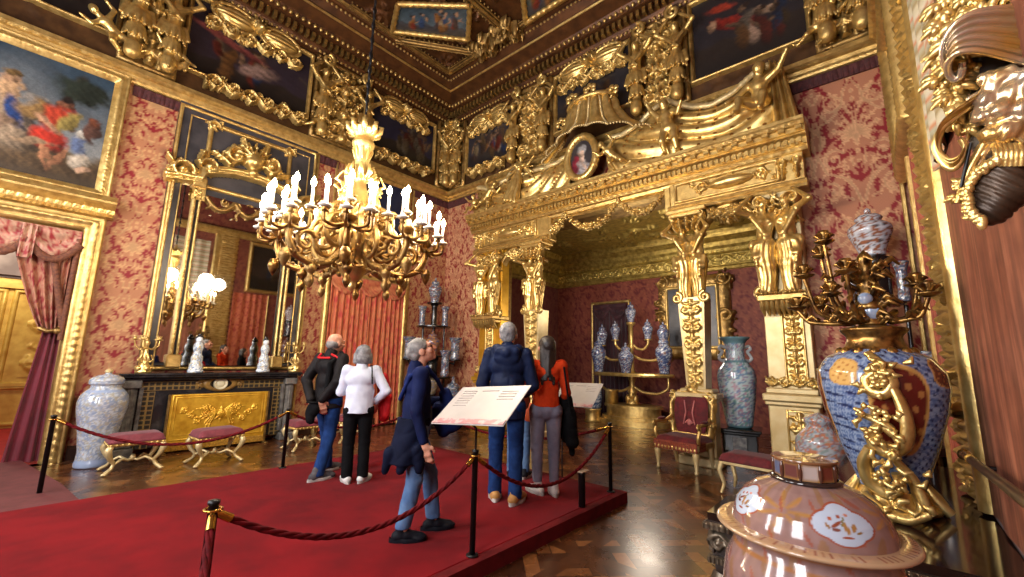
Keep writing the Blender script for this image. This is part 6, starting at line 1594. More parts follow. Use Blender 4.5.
# scrolled gilt handle mounted on the side facing the room: C and S scrolls, leaves, shells
hd = Vector((-.985, .05, 0)).normalized(); hs = Vector((-.05, -.985, 0)).normalized()
def hp(x, z, d): return tuple((hd*d+hs*x))[:2]+(z,)
def hcurve(pts, r, n=26):
    p = np.array(pts, float); s = np.linspace(0, len(p)-1, n); p = np.stack([np.interp(s, range(len(p)), p[:, i]) for i in range(3)], 1)
    for _ in range(2): p[1:-1] = .25*p[:-2]+.5*p[1:-1]+.25*p[2:]
    return [hp(*q) for q in p], np.interp(np.linspace(0, 1, n), np.linspace(0, 1, len(r)), r)
g = G()
for pts, r in (([(-.02, 1.0, .28), (.06, .92, .36), (.10, .82, .42), (.05, .74, .44), (-.03, .76, .43), (-.05, .84, .41), (0, .88, .41)], [.03, .035, .03, .02]),
               ([(.02, .9, .38), (.1, .78, .43), (.14, .6, .44), (.12, .46, .42), (.04, .38, .4), (-.04, .42, .42), (-.05, .52, .44), (.02, .57, .45), (.07, .52, .45)], [.02, .04, .05, .035, .025, .03]),
               ([(-.10, .62, .40), (-.02, .60, .43), (.06, .55, .44), (.08, .47, .43)], [.02, .04, .02]),
               ([(-.05, .42, .40), (-.1, .32, .36), (-.08, .2, .32), (0, .14, .32), (.07, .2, .34), (.05, .28, .36)], [.04, .05, .04, .03]),
               ([(.04, .38, .36), (.12, .26, .32), (.16, .12, .32), (.12, .04, .34)], [.03, .045, .03]),
               ([(-.12, .12, .30), (-.04, .05, .36), (.08, .03, .38), (.17, .08, .36)], [.03, .05, .04])):
    q, r = hcurve(pts, r); g.tube(q, r, 9, flat=.7)
R_ = random.Random(4)
for k in range(70):
    z = R_.uniform(.03, .98); x = R_.gauss(.02, .05)+.05*math.sin(z*7); d = .36+.09*math.sin(min(1, z)*3.0)+R_.uniform(-.02, .02); L = R_.uniform(.03, .07); a = R_.uniform(0, 6.28)
    g.tube([hp(x, z, d), hp(x+L*.6*math.cos(a), z+L*.6*math.sin(a), d+.02), hp(x+L*math.cos(a+.5), z+L*math.sin(a+.5), d+.005)], [.012, .02, .006], 6)
for x, z in ((-.03, .5), (.03, .83), (-.02, .24), (.02, .62)):
    for j in range(7): a = j*.9; g.ell(hp(x+.028*math.cos(a), z+.028*math.sin(a), .455-.1*(z < .3)), .02, 7, 5)
obj('gilt_handle', g, GOLDB, t, local=True)
# candelabrum rising from the vase
t = thing('bronze_candelabrum', 'gilt bronze candelabrum with leafy cups branching out above the blue vase', 'candelabrum', (VX, VY, VZ+1.2))
g = G(); g.lathe(fine([(0, 0), (.09, 0), (.06, .06), (.1, .14), (.05, .2), (.07, .3), (.03, .4), (.05, .5), (.0, .56)], 40), 18); 
for k in range(60):
    a = R_.uniform(0, 6.28); z = R_.uniform(.0, .45); r = R_.uniform(.05, .16); g.tube([(r*.4*math.cos(a), r*.4*math.sin(a), z), (r*math.cos(a), r*math.sin(a), z+.05), (r*1.2*math.cos(a+.3), r*1.2*math.sin(a+.3), z+.01)], [.015, .024, .008], 6)
obj('stem', g, BRONZE, t, local=True)
g = G(); g.ell((0, .0, .1), (.09, .09, .09)); g.ell((-.06, .02, .19), .045); obj('porcelain_ball', g, mat('pale_blue_porcelain', (150, 172, 206), (196, 204, 216), rough=.15, scale=30, coat=.5), t, local=True)
def cup(g, c, s=1.0):
    g.lathe(np.array([(0, 0), (.02, .0), (.055, .018), (.06, .025), (.02, .03), (.022, .05), (.034, .075), (.03, .095), (.0, .095)])*s, 12, c)
    for k in range(5): a = k*1.257; g.tube([(c[0]+.02*s*math.cos(a), c[1]+.02*s*math.sin(a), c[2]+.04*s), (c[0]+.045*s*math.cos(a), c[1]+.045*s*math.sin(a), c[2]+.07*s), (c[0]+.06*s*math.cos(a), c[1]+.06*s*math.sin(a), c[2]+.06*s)], [.01*s, .016*s, .006*s], 5)
for (y, x, z) in ((.44, .05, .14), (.36, -.12, .36), (.26, .12, .55), (.2, -.2, .2), (.22, -.05, .62), (-.26, .1, .26), (-.3, -.1, .17), (.30, .2, .16), (.1, -.28, .34), (.05, .22, .42)):
    g = G(); q = np.array([(0, 0, .1), (x*.4, y*.4, .02), (x*.8, y*.85, .04+.3*max(0, z-.15)), (x, y, z)]); s_ = np.linspace(0, 3, 16); q = np.stack([np.interp(s_, range(4), q[:, i]) for i in range(3)], 1); q[1:-1] = .25*q[:-2]+.5*q[1:-1]+.25*q[2:]
    g.tube(q, np.linspace(.022, .013, 16), 7)
    for k in range(7):
        i = 3+int(1.6*k); p = q[i]; b = R_.uniform(0, 6.28); g.tube([p, p+[.05*math.cos(b), .05*math.sin(b), .03], p+[.08*math.cos(b), .08*math.sin(b), -.01]], [.014, .02, .005], 5)
    cup(g, (x, y, z), 1.15); obj('branch', g, BRONZE, t, local=True)

# pyramid stands of black lacquer with porcelain
POLY = lambda seed: flowers((196, 196, 196), [(90, 100, 130), (140, 80, 60), (120, 120, 110), (70, 90, 110)], .4, 3.4, seed)
def etagere(x, y, rz, lab, where, R=.55):
    t = thing('lacquer_stand', lab, 'stand', (x, y, 0), rz)
    g = G(); 
    for z0, z1, r in ((0, .1, R), (.1, .62, R*.7), (.62, .7, R)): g.lathe([(0, z0), (r, z0), (r, z1), (0, z1)], 28, smooth=False)
    obj('base', g, BLACK, t, local=True)
    for z, r in ((1.12, R*.8), (1.62, R*.5), (2.33, R*.62), (2.92, R*.28)): g = G(); g.lathe([(0, z-.04), (r*.9, z-.04), (r, z-.02), (r, z), (0, z)], 28, smooth=False); obj('shelf', g, BLACK, t, local=True)
    g = G(); g.lathe([(0, .7), (.13, .7), (.11, .8), (.11, 1.0), (.15, 1.08), (0, 1.08)], 18); g.lathe([(0, 1.12), (.15, 1.12), (.14, 1.3), (.16, 1.58), (0, 1.58)], 18); g.tube([(0, .1, 1.6), (0, .1, 2.3)], .035, 8); dr = .07 if y > 4 else .15; g.lathe([(0, 2.33), (dr*1.3, 2.33), (dr, 2.4), (dr, 2.8), (dr*1.4, 2.88), (0, 2.88)], 18); obj('column', g, BLACK, t, local=True)
    for s in (-1, 1):
        g = G(); g.tube([(s*.3, .05, .7), (s*.3, .05, 1.1)], .03, 8); g.tube([(s*.26, .05, 1.12), (s*.26, .05, 2.3)], .022, 8); g.tube([(s*.26, .02, 1.5), (s*.54, -.04, 1.42), (s*.56, -.06, 1.5)], .025, 8); g.lathe([(0, 0), (.14, 0), (.14, .03), (0, .03)], 16, (s*.56, -.06, 1.5)); obj('post', g, BLACK, t, local=True)
    c, s_ = math.cos(rz), math.sin(rz); w = lambda a, b, z: (x+a*c-b*s_, y+a*s_+b*c, z)
    def beaker(lab, p, h, r, sd):
        b = thing('beaker_vase', lab, 'vase', p); g = G(); g.lathe(fine([(0, 0), (r*.8, 0), (r*.85, h*.08), (r*.7, h*.3), (r*.75, h*.5), (r*.7, h*.75), (r*1.15, h*.98), (r*1.1, h), (r*.8, h*.95)], 40), 26, col=lambda a, z: POLY(sd)(a, z/h*1.1)); obj('body', g, PORW, b, local=True)
    covered_vase('grey and white covered vase crowning the black stand '+where, w(0, 0, 2.92), .64, int(x*7), .64 if y > 4 else .86, None, True, POLY(21) if y > 4 else flowers((84, 80, 84), [(204, 208, 214), (196, 200, 210), (150, 96, 70)], .35, 2.6, 3))
    for s in (-1, 1):
        side = ('corner side' if s > 0 else 'doorway side') if x < 6.7 and y > 4 else ('frame side' if s > 0 else 'pilaster side')
        beaker('cylinder vase on the upper shelf of the black stand %s, %s' % (where, side), w(s*(.28 if y > 4 else .235), -.06, 2.33), .5, .10 if y > 4 else .075, 30+s)
        beaker('cylinder vase on the middle shelf of the black stand %s, %s' % (where, side), w(s*.34, -.14, 1.12), .64, .13 if y > 4 else .09, 34+s)
        if y > 4: beaker('flared vase on a bracket of the black stand %s, %s' % (where, side), w(s*.56, -.06, 1.53), .54, .145, 38+s)
    covered_vase('brownish flowered covered vase in the middle of the black stand '+where, w(0, -.04, 1.62), .62, 44, .72, None, True, flowers((190, 176, 160), [(150, 90, 60), (80, 90, 130), (170, 120, 70)], .2, 3.4, 17))
    if y > 4:
        t2 = thing('porcelain_barrel', 'cream porcelain barrel low on the black stand in the corner', 'jar', w(0, -.3, .7)); g = G(); g.lathe(fine([(0, 0), (.15, 0), (.19, .15), (.2, .25), (.17, .4), (.0, .4)], 24), 26, col=flowers((214, 198, 170), [(150, 130, 100), (120, 120, 140)], .5, 3, 3)); obj('body', g, PORW, t2, local=True)
        covered_vase('squat grey lidded jar at the foot of the black stand in the corner', w(.56, -.3, 0), 1.15, 47, .55, None, True, POLY(12), 'jar')
etagere(6.62, 8.38, math.radians(-45), 'tall black lacquer stand full of porcelain in the room corner', 'in the corner', .68)
etagere(6.86, .02, math.radians(-80), 'tall black lacquer stand of porcelain behind the blue vase', 'behind the blue vase', .42)
# porcelain jar at the foot of the pilaster
t = thing('flowered_jar', 'pale flowered porcelain jar on the floor between pilaster and blue vase', 'jar', (6.1, .66, 0))
g = G(); g.lathe(fine([(0, 0), (.17, 0), (.16, .05), (.2, .3), (.25, .6), (.24, .74), (.15, .84), (.12, .88), (.14, .92), (.16, .95), (.08, 1.0), (0, 1.03)], 90), 60, col=flowers((176, 182, 188), [(186, 120, 90), (130, 144, 172), (150, 116, 116), (140, 154, 152)], .6, 3.2, 6)); obj('body', g, PORW, t, local=True)

# right wall: framed silk panel, curtain, painting in the far corner
t = thing('framed_wall_panel', 'gilded leaf-edged wall frame around brownish red silk beside the hanging carving', 'wall panel', (3.0, YR, .66))
g = G(); X, Z, D = pleats(1.2, 4.12, .66, 5.6, 5, .006, None, 40, 120, d0=.012); g.grid(np.stack([X, Z, D], -1)); obj('silk_panel', g, CLOTHB, t, FR)
def stile(u0, u1, rip):
    g = G(); n = 640; V = np.linspace(.66, 6.0, n); rows = []
    for o, d, amp, per in ((0, .0, 0, 1), (0, .05, 0, 1), (.06, .075, 0, 1), (.14, .05, 0, 1), (.2, .04, .015, .05), (.28, .05, .045, .075), (.36, .04, .02, .05), (.44, .05, .055, .11), (.52, .04, .03, .06), (.60, .055, .06, .09), (.66, .05, .04, .07), (.72, .0, 0, 1)):
        w = .05*np.abs(np.sin(V*math.pi/.17)) if o > .6 else 0
        rows.append(np.stack([u0+o*(u1-u0)/.72+w+0*V, V, d+amp*np.abs(np.sin(V*math.pi/per))], 1))
    g.grid(np.stack(rows, 1)); return g
obj('gilded_stile', stile(4.12, 4.86, 1), GOLDB, t, FR)
g = G(); relief(g, 4.32, 4.84, .7, 5.9, .10, .016, 'dense', 8, base=.03, w=.05); obj('leaf_border', g, GOLD, t, FR)
STR = NT('striped_silk'); sp_ = STR.n('ShaderNodeSeparateXYZ'); STR.l(STR.obj(), sp_.inputs[0]); STR.l(STR.ramp(STR.math('FRACT', STR.math('MULTIPLY', sp_.outputs[2], 5.2)), [(.2, (196, 186, 160)), (.35, (150, 128, 84)), (.6, (170, 170, 150)), (.75, (186, 120, 80)), (.9, (200, 190, 168))]), STR.b.inputs['Base Color']); STR.set(Roughness=.45)
g = G(); X, Z, D = pleats(2.95, 4.0, 2.9, 5.6, 3, .02, None, 40, 60, d0=.05); g.merge(curtain_mesh(X, Z, D)); obj('striped_hanging', g, STR.m, t, FR)
t = thing('side_curtain', 'narrow orange-red damask curtain between the gilded wall frame and the black stand', 'curtain', (5.5, YR, .0))
X, Z, D = pleats(4.92, 6.1, .02, 3.85, 5, .02, None, 80, 80, d0=.03); obj('curtain_panel', curtain_mesh(X, Z, D, damask(X, Z, (150, 36, 26), (200, 110, 70), W=.6, Hh=1.1)), DAMM, t, FR)
g = G(); g.box((6.12, 1.93, .05), (.035, 3.85, .05), .01); obj('galloon', g, GOLD, t, FR)
wall_painting('dark painting in gilt frame seen edge-on above the orange-red side curtain', FR, 5.4, 7.08, 4.05, 5.75, [(-.01, .03), (0, .08), (.03, .10), (.06, .12, .02, .06), (.1, .12), (.13, .08), (.14, 0)], people_scene(61, 6, .5), 61, (6.2, YR, 3.9), ((44, 34, 32), (60, 46, 40)))
t = thing('wall_rail', 'round wooden rail with brass end on the wall in the bottom corner', 'rail', (2.7, -.3, .9))
g = G(); g.tube([(3.86, -.3, 1.035), (2.6, -.3, 1.105), (1.4, -.3, 1.17)], .022, 12); obj('rod', g, mat('dark_varnished_wood', (74, 50, 30), (46, 30, 18), rough=.3, scale=14), t)
g = G(); g.tube([(3.9, -.3, 1.033), (3.6, -.3, 1.05)], .027, 12); g.ell((3.9, -.3, 1.033), .034); obj('end_cap', g, BRASS, t)
for x in (3.7, 2.0): g = G(); g.tube([(x, YR, 1.0), (x, -.36, 1.0), (x, -.3, 1.02+(.025 if x > 3 else .09))], .014, 8); obj('bracket', g, BLKMET, t)

# hanging carving on the right wall
P0, PN = (2.0, -.2, 0), (1, -.13, 0)
RV = np.array([-.129, -.99, 0]); UV = np.array([0, 0, 1.]); TV = np.array([-.99, .13, 0])      # along, up and out of the carving
def cp(x, y, off=0.0): return at(x, y, P0, PN)+TV*off
t = thing('hanging_carving', 'big gilded carving of shells and ribbed cloth hanging on the wall', 'carving', (2.0, YR, 2.0))
R_ = random.Random(12)
def smooth_path(q, n, it=3):
    q = np.array(q, float); s_ = np.linspace(0, len(q)-1, n); q = np.stack([np.interp(s_, range(len(q)), q[:, i]) for i in range(3)], 1)
    for _ in range(it): q[1:-1] = .25*q[:-2]+.5*q[1:-1]+.25*q[2:]
    return q
def leafc(g, x, y, o, ang, L, w):
    """one curled acanthus leaf on the carving, angle in the plane of the carving"""
    p = cp(x, y, o); q = RV*math.cos(ang)+UV*math.sin(ang); sd = np.cross(q, TV)
    for k in (-1, 0, 1):
        e = q*math.cos(k*.6)+sd*math.sin(k*.6); l = L*(1 if k == 0 else .7); tt = np.linspace(0, 1, 8)
        g.tube([p+e*l*t_+TV*(.6*L*t_*(1-t_)-.12*L*t_) for t_ in tt], w*(.3+.7*np.sin(math.pi*np.clip(tt*.85+.12, 0, 1))), 6, flat=.5, up=TV)
g = G()
for k in range(120):                                           # hanging strands of pointed leaves
    f = R_.random(); x = R_.choice((932, 942, 952, 962))+10*f+R_.uniform(-4, 4); y = -50+175*f+R_.uniform(-5, 5)
    leafc(g, x, y, R_.uniform(-.02, .03), -1.57+R_.uniform(-1.1, 1.1), R_.uniform(.04, .075), R_.uniform(.011, .017))
g.tube(smooth_path([cp(938, -50, -.03), cp(946, 20, -.03), cp(954, 80, -.03), cp(966, 130, -.03)], 30), .02, 8)
obj('leaf_garland', g, GOLDB, t)
nk = 66; ns = 40; pk = []
for f in np.linspace(0, 1, nk):                               # broad shell wave curling left, ribbed like blown cloth
    pts = [(1060, 2+70*f), (1024, 14+56*f), (996, 22+46*f), (974, 30+38*f), (956+2*f, 42+30*f), (946+4*f, 56+22*f), (944+6*f, 70+14*f), (952+4*f, 80+8*f), (962, 80+6*f), (964, 72+8*f)]
    q = smooth_path([cp(x, y, o) for (x, y), o in zip(pts, (.0, .04, .08, .11, .12, .10, .06, .04, .05, .07))], ns); pk.append(q+TV*.016*abs(math.sin(f*math.pi*5.5)))
P_ = np.array(pk); g = G(); g.grid(P_); g.grid(P_[::-1]-TV*.014)
for k in (0, nk-1): g.tube(P_[k], .011, 7)
obj('ribbed_shell', g, GOLDDAY, t)
g = G()
for k in range(34):
    x, y = R_.uniform(966, 1024), R_.uniform(-40, 20); leafc(g, x, y, R_.uniform(-.03, .04), R_.uniform(0, 6.28), R_.uniform(.04, .07), .014)
g.merge(G().add(*blob([cap(cp(970, -20, -.06), cp(1030, 0, -.06), .05)], .008, .02)))
for x, y in ((988, -6), (1006, 10), (970, -26)): sc_ = scroll(22, .04, 1.4, x, 1); c_ = cp(x, y, .04); g.tube([c_+RV*x_+UV*y_ for x_, y_ in sc_], np.linspace(.016, .008, 22), 7)
obj('acanthus_cluster', g, GOLDB, t)
g = G(); pk = []
for f in np.linspace(0, 1, 40):                               # twisted horn scroll
    pts = [(984, 96+4*f), (974, 103+6*f), (960-2*f, 114+8*f), (947-8*f, 128+10*f), (939-4*f, 144+10*f), (940+4*f, 158+12*f), (950+4*f, 166+10*f), (962, 164+4*f), (968, 154), (962, 146)]
    pk.append(smooth_path([cp(x, y, o+.05*math.sin(f*math.pi)) for (x, y), o in zip(pts, (.0, .02, .04, .05, .05, .05, .05, .05, .05, .06))], 40)+TV*.008*abs(math.sin(f*math.pi*4.5)))
P_ = np.array(pk); g.grid(P_); g.grid(P_[::-1]-TV*.014)
for k in (0, 39): g.tube(P_[k], .009, 7)
obj('horn_scroll', g, GOLDB, t)
g = G(); prs = []                                             # swirling drapery, painted silvery as in daylight, with a rounded body in it
for (x, y, r, o) in ((998, 84, .036, .03), (1014, 98, .04, .03), (1030, 86, .05, .0), (986, 106, .03, .04), (1000, 118, .034, .05), (1018, 118, .04, .03), (1008, 138, .036, .05), (990, 140, .026, .05), (1028, 140, .04, .02), (980, 124, .022, .05)): prs.append(ball(cp(x, y, o), r))
for a, b, r in (((986, 84), (1006, 108), .022), ((1008, 104), (988, 146), .02), ((1024, 82), (1026, 140), .026), ((978, 118), (1012, 140), .018), ((990, 146), (972, 176), .016), ((1010, 76), (1024, 110), .02), ((972, 104), (986, 96), .014), ((984, 160), (1002, 150), .016)): prs.append(cap(cp(*a, .04), cp(*b, .04), r, r*.75))
V, Q = blob(prs, .005, .012); g.add(wrinkle(V, Q, .004, 75, 3), Q); obj('drapery', g, GOLDDAY, t)
g = G(); V, Q = blob([cap(cp(1002, 164), cp(998, 200), .058, .048), ball(cp(992, 212), .04), cap(cp(1004, 160), cp(1016, 190), .05, .04), cap(cp(976, 178), cp(982, 208), .03, .026)], .005, .025)
N = normals(V, Q); V = V+N*(.005*np.abs(np.sin((V@RV*.9+V[:, 2]*.8)*120)))[:, None]; g.add(V, Q); obj('ribbed_cloth', g, mat('dark_bronze_cloth', (74, 56, 40), (48, 34, 24), rough=.38, metal=.45, scale=8), t)
g = G(); q = smooth_path([cp(1012, 160, .06), cp(994, 168, .07), cp(976, 178, .05), cp(966, 196, .05), cp(970, 214, .05), cp(984, 227, .05)], 60)
for k in range(60): g.ell(q[k]+UV*.004*math.sin(k*1.9)+RV*.005*math.cos(k*2.3), (.011, .013, .012+.006*(k % 2)), 7, 5)
g.tube(q, .008, 6)
for k in range(6): g.tube(smooth_path([cp(994+5*k, 150, .05), cp(997+5*k, 160, .075), cp(996+5*k, 172, .06)], 10), .008, 7)
for (x, y) in ((962, 188), (958, 200), (964, 212), (972, 222), (954, 192)): leafc(g, x, y, .04, R_.uniform(0, 6), .035, .01)
g.tube(smooth_path([cp(984, 150, .05), cp(968, 178, .05), cp(958, 206, .04)], 16), np.linspace(.014, .009, 16), 7); obj('frilled_hem', g, GOLDB, t)
g = G(); g.tube([cp(972, 150, .07), cp(962, 192, .06)], .005, 6); obj('rod', g, BLKMET, t)
g = G(); A, B = cp(985, -20, -.02), cp(1000, 190, -.02)       # timber core that fixes the carving to the wall
V, Q = blob([cap(cp(985, 0, -.06), cp(1000, 190, -.05), .05)]+[cap(cp(990, y, -.05), np.array([2.12, YR+.05, cp(990, y)[2]]), .045, .04) for y in (0, 70, 130, 190)], .01, .03); g.add(V, Q); obj('core', g, mat('dark_carving_core', (40, 28, 20), (28, 20, 15), rough=.6), t)

# ================================================================== CHANDELIER
t = thing('chandelier', 'huge gilt bronze chandelier with dozens of lit candles hanging over the red platform', 'chandelier', (CH.x, CH.y, 2.25))
LC = lambda v: v+np.array([CH.x, CH.y, 0])
g = G(); g.tube([(0, 0, 4.3), (0, 0, 9.05)], .014, 7)
for k in range(46): a = k % 2; g.ell((0, 0, 4.4+k*.1), (.028, .012, .05) if a else (.012, .028, .05), 7, 5)
obj('chain', g, BLKMET, t, LC)
g = G(); g.lathe(fine([(0, 2.24), (.02, 2.25), (.05, 2.3), (.03, 2.34), (.1, 2.4), (.16, 2.5), (.12, 2.6), (.2, 2.72), (.24, 2.86), (.16, 3.0), (.1, 3.08), (.13, 3.2), (.09, 3.35), (.06, 3.5), (.1, 3.58), (.075, 3.68), (.085, 3.84), (.12, 3.92), (.13, 3.97), (.09, 4.0), (.12, 4.06), (.17, 4.12), (.13, 4.14), (.05, 4.16), (.03, 4.26), (0, 4.36)], 120), 32)
for k in range(9):
    a = k*2*math.pi/9; c, s = math.cos(a), math.sin(a)
    g.tube([(.11*c, .11*s, 4.06), (.17*c, .17*s, 4.11), (.19*c, .19*s, 4.17), (.155*c, .155*s, 4.18)], [.02, .035, .025, .01], 7); g.tube([(.08*c, .08*s, 3.52), (.15*c, .15*s, 3.58), (.13*c, .13*s, 3.68)], [.02, .035, .012], 7); g.tube([(.07*c, .07*s, 3.75), (.10*c, .10*s, 3.85), (.085*c, .085*s, 3.95)], [.012, .02, .012], 6)
obj('stem', g, GOLDB, t, LC)
g = G(); R_ = random.Random(6)
for k in range(16):
    a = k*math.pi/8; c, s = math.cos(a), math.sin(a); sc_ = scroll(22, .17, 1.3, 1.5, -1); g.tube(np.stack([(.30+sc_[:, 0])*c, (.30+sc_[:, 0])*s, 2.72+.1*(k % 2)+sc_[:, 1]*1.2], 1), np.linspace(.032, .016, 22), 7)
    sc_ = scroll(22, .14, 1.3, -1.5, 1); g.tube(np.stack([(.27+sc_[:, 0])*c, (.27+sc_[:, 0])*s, 3.05+sc_[:, 1]], 1), np.linspace(.026, .013, 22), 7)
for k in range(150):
    a = R_.uniform(0, 6.28); z = R_.uniform(2.45, 3.2); r = R_.uniform(.2, .42); b = R_.uniform(-1, 1); p = np.array([r*math.cos(a), r*math.sin(a), z]); d_ = np.array([math.cos(a+b), math.sin(a+b), R_.uniform(-.8, .8)])*R_.uniform(.05, .11); g.tube([p-d_*.5, p, p+d_*.5], [.008, .024, .005], 6)
obj('ormolu_body', g, GOLDD, t, LC)
for k in range(4):
    a = k*math.pi/2+.4; g = G(); place(g, statue('term', .52), (CH.x+.22*math.cos(a), CH.y+.22*math.sin(a), 2.98), a-math.pi/2); obj('figure', g, GOLDB, t)
GLASSD = mat('glass_drip_pan', (226, 222, 206), (206, 196, 176), rough=.15, scale=20, spec=.6)
arm0 = []
for k in range(8):
    a = k*math.pi/4+.2; c, s = math.cos(a), math.sin(a); T_ = lambda r, tg, z: (r*c-tg*s, r*s+tg*c, z)
    g = G(); q = np.array([(.16, 0, 2.66), (.3, 0, 2.5), (.5, 0, 2.44), (.68, 0, 2.5), (.77, 0, 2.66), (.75, 0, 2.82)]); s_ = np.linspace(0, 5, 26); q = np.stack([np.interp(s_, range(6), q[:, i]) for i in range(3)], 1)
    for _ in range(2): q[1:-1] = .25*q[:-2]+.5*q[1:-1]+.25*q[2:]
    g.tube([T_(*p) for p in q], np.linspace(.04, .03, 26), 8)
    g.lathe(fine([(0, 2.2), (.02, 2.22), (.045, 2.28), (.02, 2.34), (.06, 2.4), (.03, 2.46)], 20), 12, T_(.5, 0, .0)); g.lathe(fine([(0, 2.36), (.03, 2.4), (.06, 2.48), (.03, 2.54)], 14), 12, T_(.78, 0, .0))
    sc_ = scroll(20, .12, 1.3, 2.6, -1); g.tube([T_(.58+x, 0, 2.66+y) for x, y in sc_], np.linspace(.03, .014, 20), 7)
    g.lathe(fine([(0, 2.78), (.05, 2.79), (.09, 2.84), (.06, 2.89), (.04, 2.94)], 14), 14, T_(.75, 0, 0))
    for j in range(12):
        b = R_.uniform(-.03, .03); r = R_.uniform(.32, .74); z = 2.47+.9*max(0, r-.55)**1.6+R_.uniform(-.02, .03); p = np.array(T_(r, b, z)); d_ = np.array([R_.uniform(-1, 1), R_.uniform(-1, 1), R_.uniform(-.6, .8)])*.05; g.tube([p-d_, p, p+d_], [.006, .02, .005], 6)
    CS = []
    for j, (r, tg, z) in enumerate(((.95, 0, 2.85), (.88, .19, 2.87), (.88, -.19, 2.87), (.70, .21, 2.92), (.70, -.21, 2.92), (.74, 0, 3.0))):
        q = np.array([(.76, 0, 2.78), (.76+.5*(r-.76), tg*.5, 2.72), (r, tg, 2.74), (r, tg, z)]); s_ = np.linspace(0, 3, 14); q = np.stack([np.interp(s_, range(4), q[:, i]) for i in range(3)], 1); q[1:-1] = .25*q[:-2]+.5*q[1:-1]+.25*q[2:]
        g.tube([T_(*p) for p in q], np.linspace(.022, .015, 14), 6); g.lathe([(0, z-.05), (.03, z-.04), (.018, z-.01), (.025, z)], 10, T_(r, tg, 0)); CS.append(T_(r, tg, z))
    obj('arm', g, BRONZE if k % 2 else GOLDD, t, LC)
    for (x, y, z) in CS: arm0.append((x, y, z))
proto = {}
for n_, (x, y, z) in enumerate(arm0):
    for nm, m, prof, n in (('drip_pan', GLASSD, [(0, 0), (.04, .0), (.062, .014), (.058, .02), (.02, .012), (.022, .05), (0, .05)], 12), ('candle', CANDLE, [(0, .03), (.0145, .03), (.0135, .21), (0, .212)], 8)):
        if nm not in proto:
            g = G(); g.lathe(prof, n); proto[nm] = g.mesh(nm, m)
        o = link(bpy.data.objects.new(nm, proto[nm])); o.parent = t; o.location = (x, y, z-2.25)
        if nm == 'candle':
            if 'fl' not in proto: g = G(); g.lathe(fine([(0, 0), (.02, .016), (.029, .042), (.018, .078), (0, .108)], 12), 8); proto['fl'] = g.mesh('flame', FLAME)
            f = link(bpy.data.objects.new('flame', proto['fl'])); f.parent = o; f.location = (0, 0, .21)

# ================================================================== PLATFORM AND BARRIERS
PZ = .12
t = thing('carpet_platform', 'low visitor platform covered in red carpet', 'platform', (2.6, 4.2, 0))
g = G(); g.box((1.2, 4.22, .057), (7.02, 3.74, .114), .0); obj('edge', g, CARPETE, t)
g = G(); g.box((1.15, 4.26, .10), (6.9, 3.66, .04), .012); obj('carpet', g, CARPET, t)
g = G(); P = [(-1.6, 6.0), (.62, 6.0), (.5, 7.2), (.2, 9.0), (-1.6, 9.0)]
v = [(x, y, 0) for x, y in P]+[(x, y, .07) for x, y in P]; g.add(v, [(i, (i+1) % 5, (i+1) % 5+5, i+5) for i in range(5)], [(5, 6, 7), (5, 7, 8), (5, 8, 9)], smooth=False)
rm = obj('walkway_ramp', g, mat('carpet_rose_sheen', (100, 42, 42), (84, 30, 30), rough=.8, scale=6, bump=.3, bscale=160)); tag(rm, 'walkway with painted rose sheen leading from the doorway to the red platform', 'ramp')  # rose tone paints the light reflected off the carpet

def post(label, x, y, z0=PZ, h=.745, ring=True):
    t = thing('barrier_post', label, 'post', (x, y, z0))
    g = G(); g.lathe([(0, 0), (.022, 0), (.022, h-.02), (.026, h-.018), (.026, h), (0, h+.004)], 18); obj('shaft', g, BLKMET, t, local=True)
    g = G(); g.lathe([(0, 0), (.045, 0), (.045, .008), (.024, .012), (0, .012)], 20); obj('foot_plate', g, BLKMET, t, local=True)
    if ring:
        g = G(); a = np.linspace(0, 2*math.pi, 18, endpoint=False); g.tube(np.stack([.036*np.cos(a), .036*np.sin(a), np.full(18, h-.04)], 1), .007, 6, closed=True); obj('rope_ring', g, BRASS, t, local=True)
    return t
A_, B_, C_, D_, E_, F_ = (.70, 2.47), (2.40, 2.45), (4.55, 2.47), (2.42, 6.0), (.33, 6.86), (4.6, 5.92)
post('black rope post with brass hook at the bottom of the photo', *A_)
post('black rope post carrying the larger sign board, front edge of the platform', *B_)
post('black rope post at the platform corner facing the throne armchair', *C_)
post('black rope post on the back edge of the platform before the fireplace', *D_)
post('black rope post beside the wine-red curtain, left of the blue and white jar', *E_, z0=0, h=.86)
post('black rope post at the far back corner behind the man in hooded jacket', *F_)
def rope(label, a, b, drop, za=.82, zb=.82, tw=True):
    t = thing('barrier_rope', label, 'rope', (a[0], a[1], za-.1)); n = 150
    p = swag((*a, za), (*b, zb), drop, n); d = p[-1]-p[0]; L = np.linalg.norm(d); d /= L; q = np.cross(d, [0, 0, 1])
    g = G(); i0, i1 = int(n*.05), int(n*.95); s = np.linspace(0, L*1.1, n)
    for k in range(3):
        ph = s/.075*2*math.pi*.33+k*2.094; off = .0085*(np.cos(ph)[:, None]*q+np.sin(ph)[:, None]*np.array([0, 0, 1])); g.tube((p+off)[i0:i1], .0105, 6)
    obj('cord', g, ROPE, t)
    for e, i in ((0, i0), (n-1, i1)):
        g = G(); g.tube([p[e], p[(e+i)//2], p[i]], [.008, .019, .021], 10); x = p[e]; g.ell(x, (.018, .018, .024)); obj('end_fitting', g, BRASS, t)
    return t
rope('dark red rope from the brass-hooked post to the sign post', A_, B_, .30)
rope('dark red rope sagging past the white sneakers to the corner post', B_, C_, .40)
rope('dark red rope from corner post back along the end of the platform', C_, F_, .32)
rope('dark red rope sagging in front of the gilded stools', E_, D_, .34, .83, .82)
rope('dark red rope running behind the bald man in dark jacket', D_, F_, .30)
rope('dark red rope hanging straight down beside the brass-hooked post', A_, (.30, 1.12), .38)
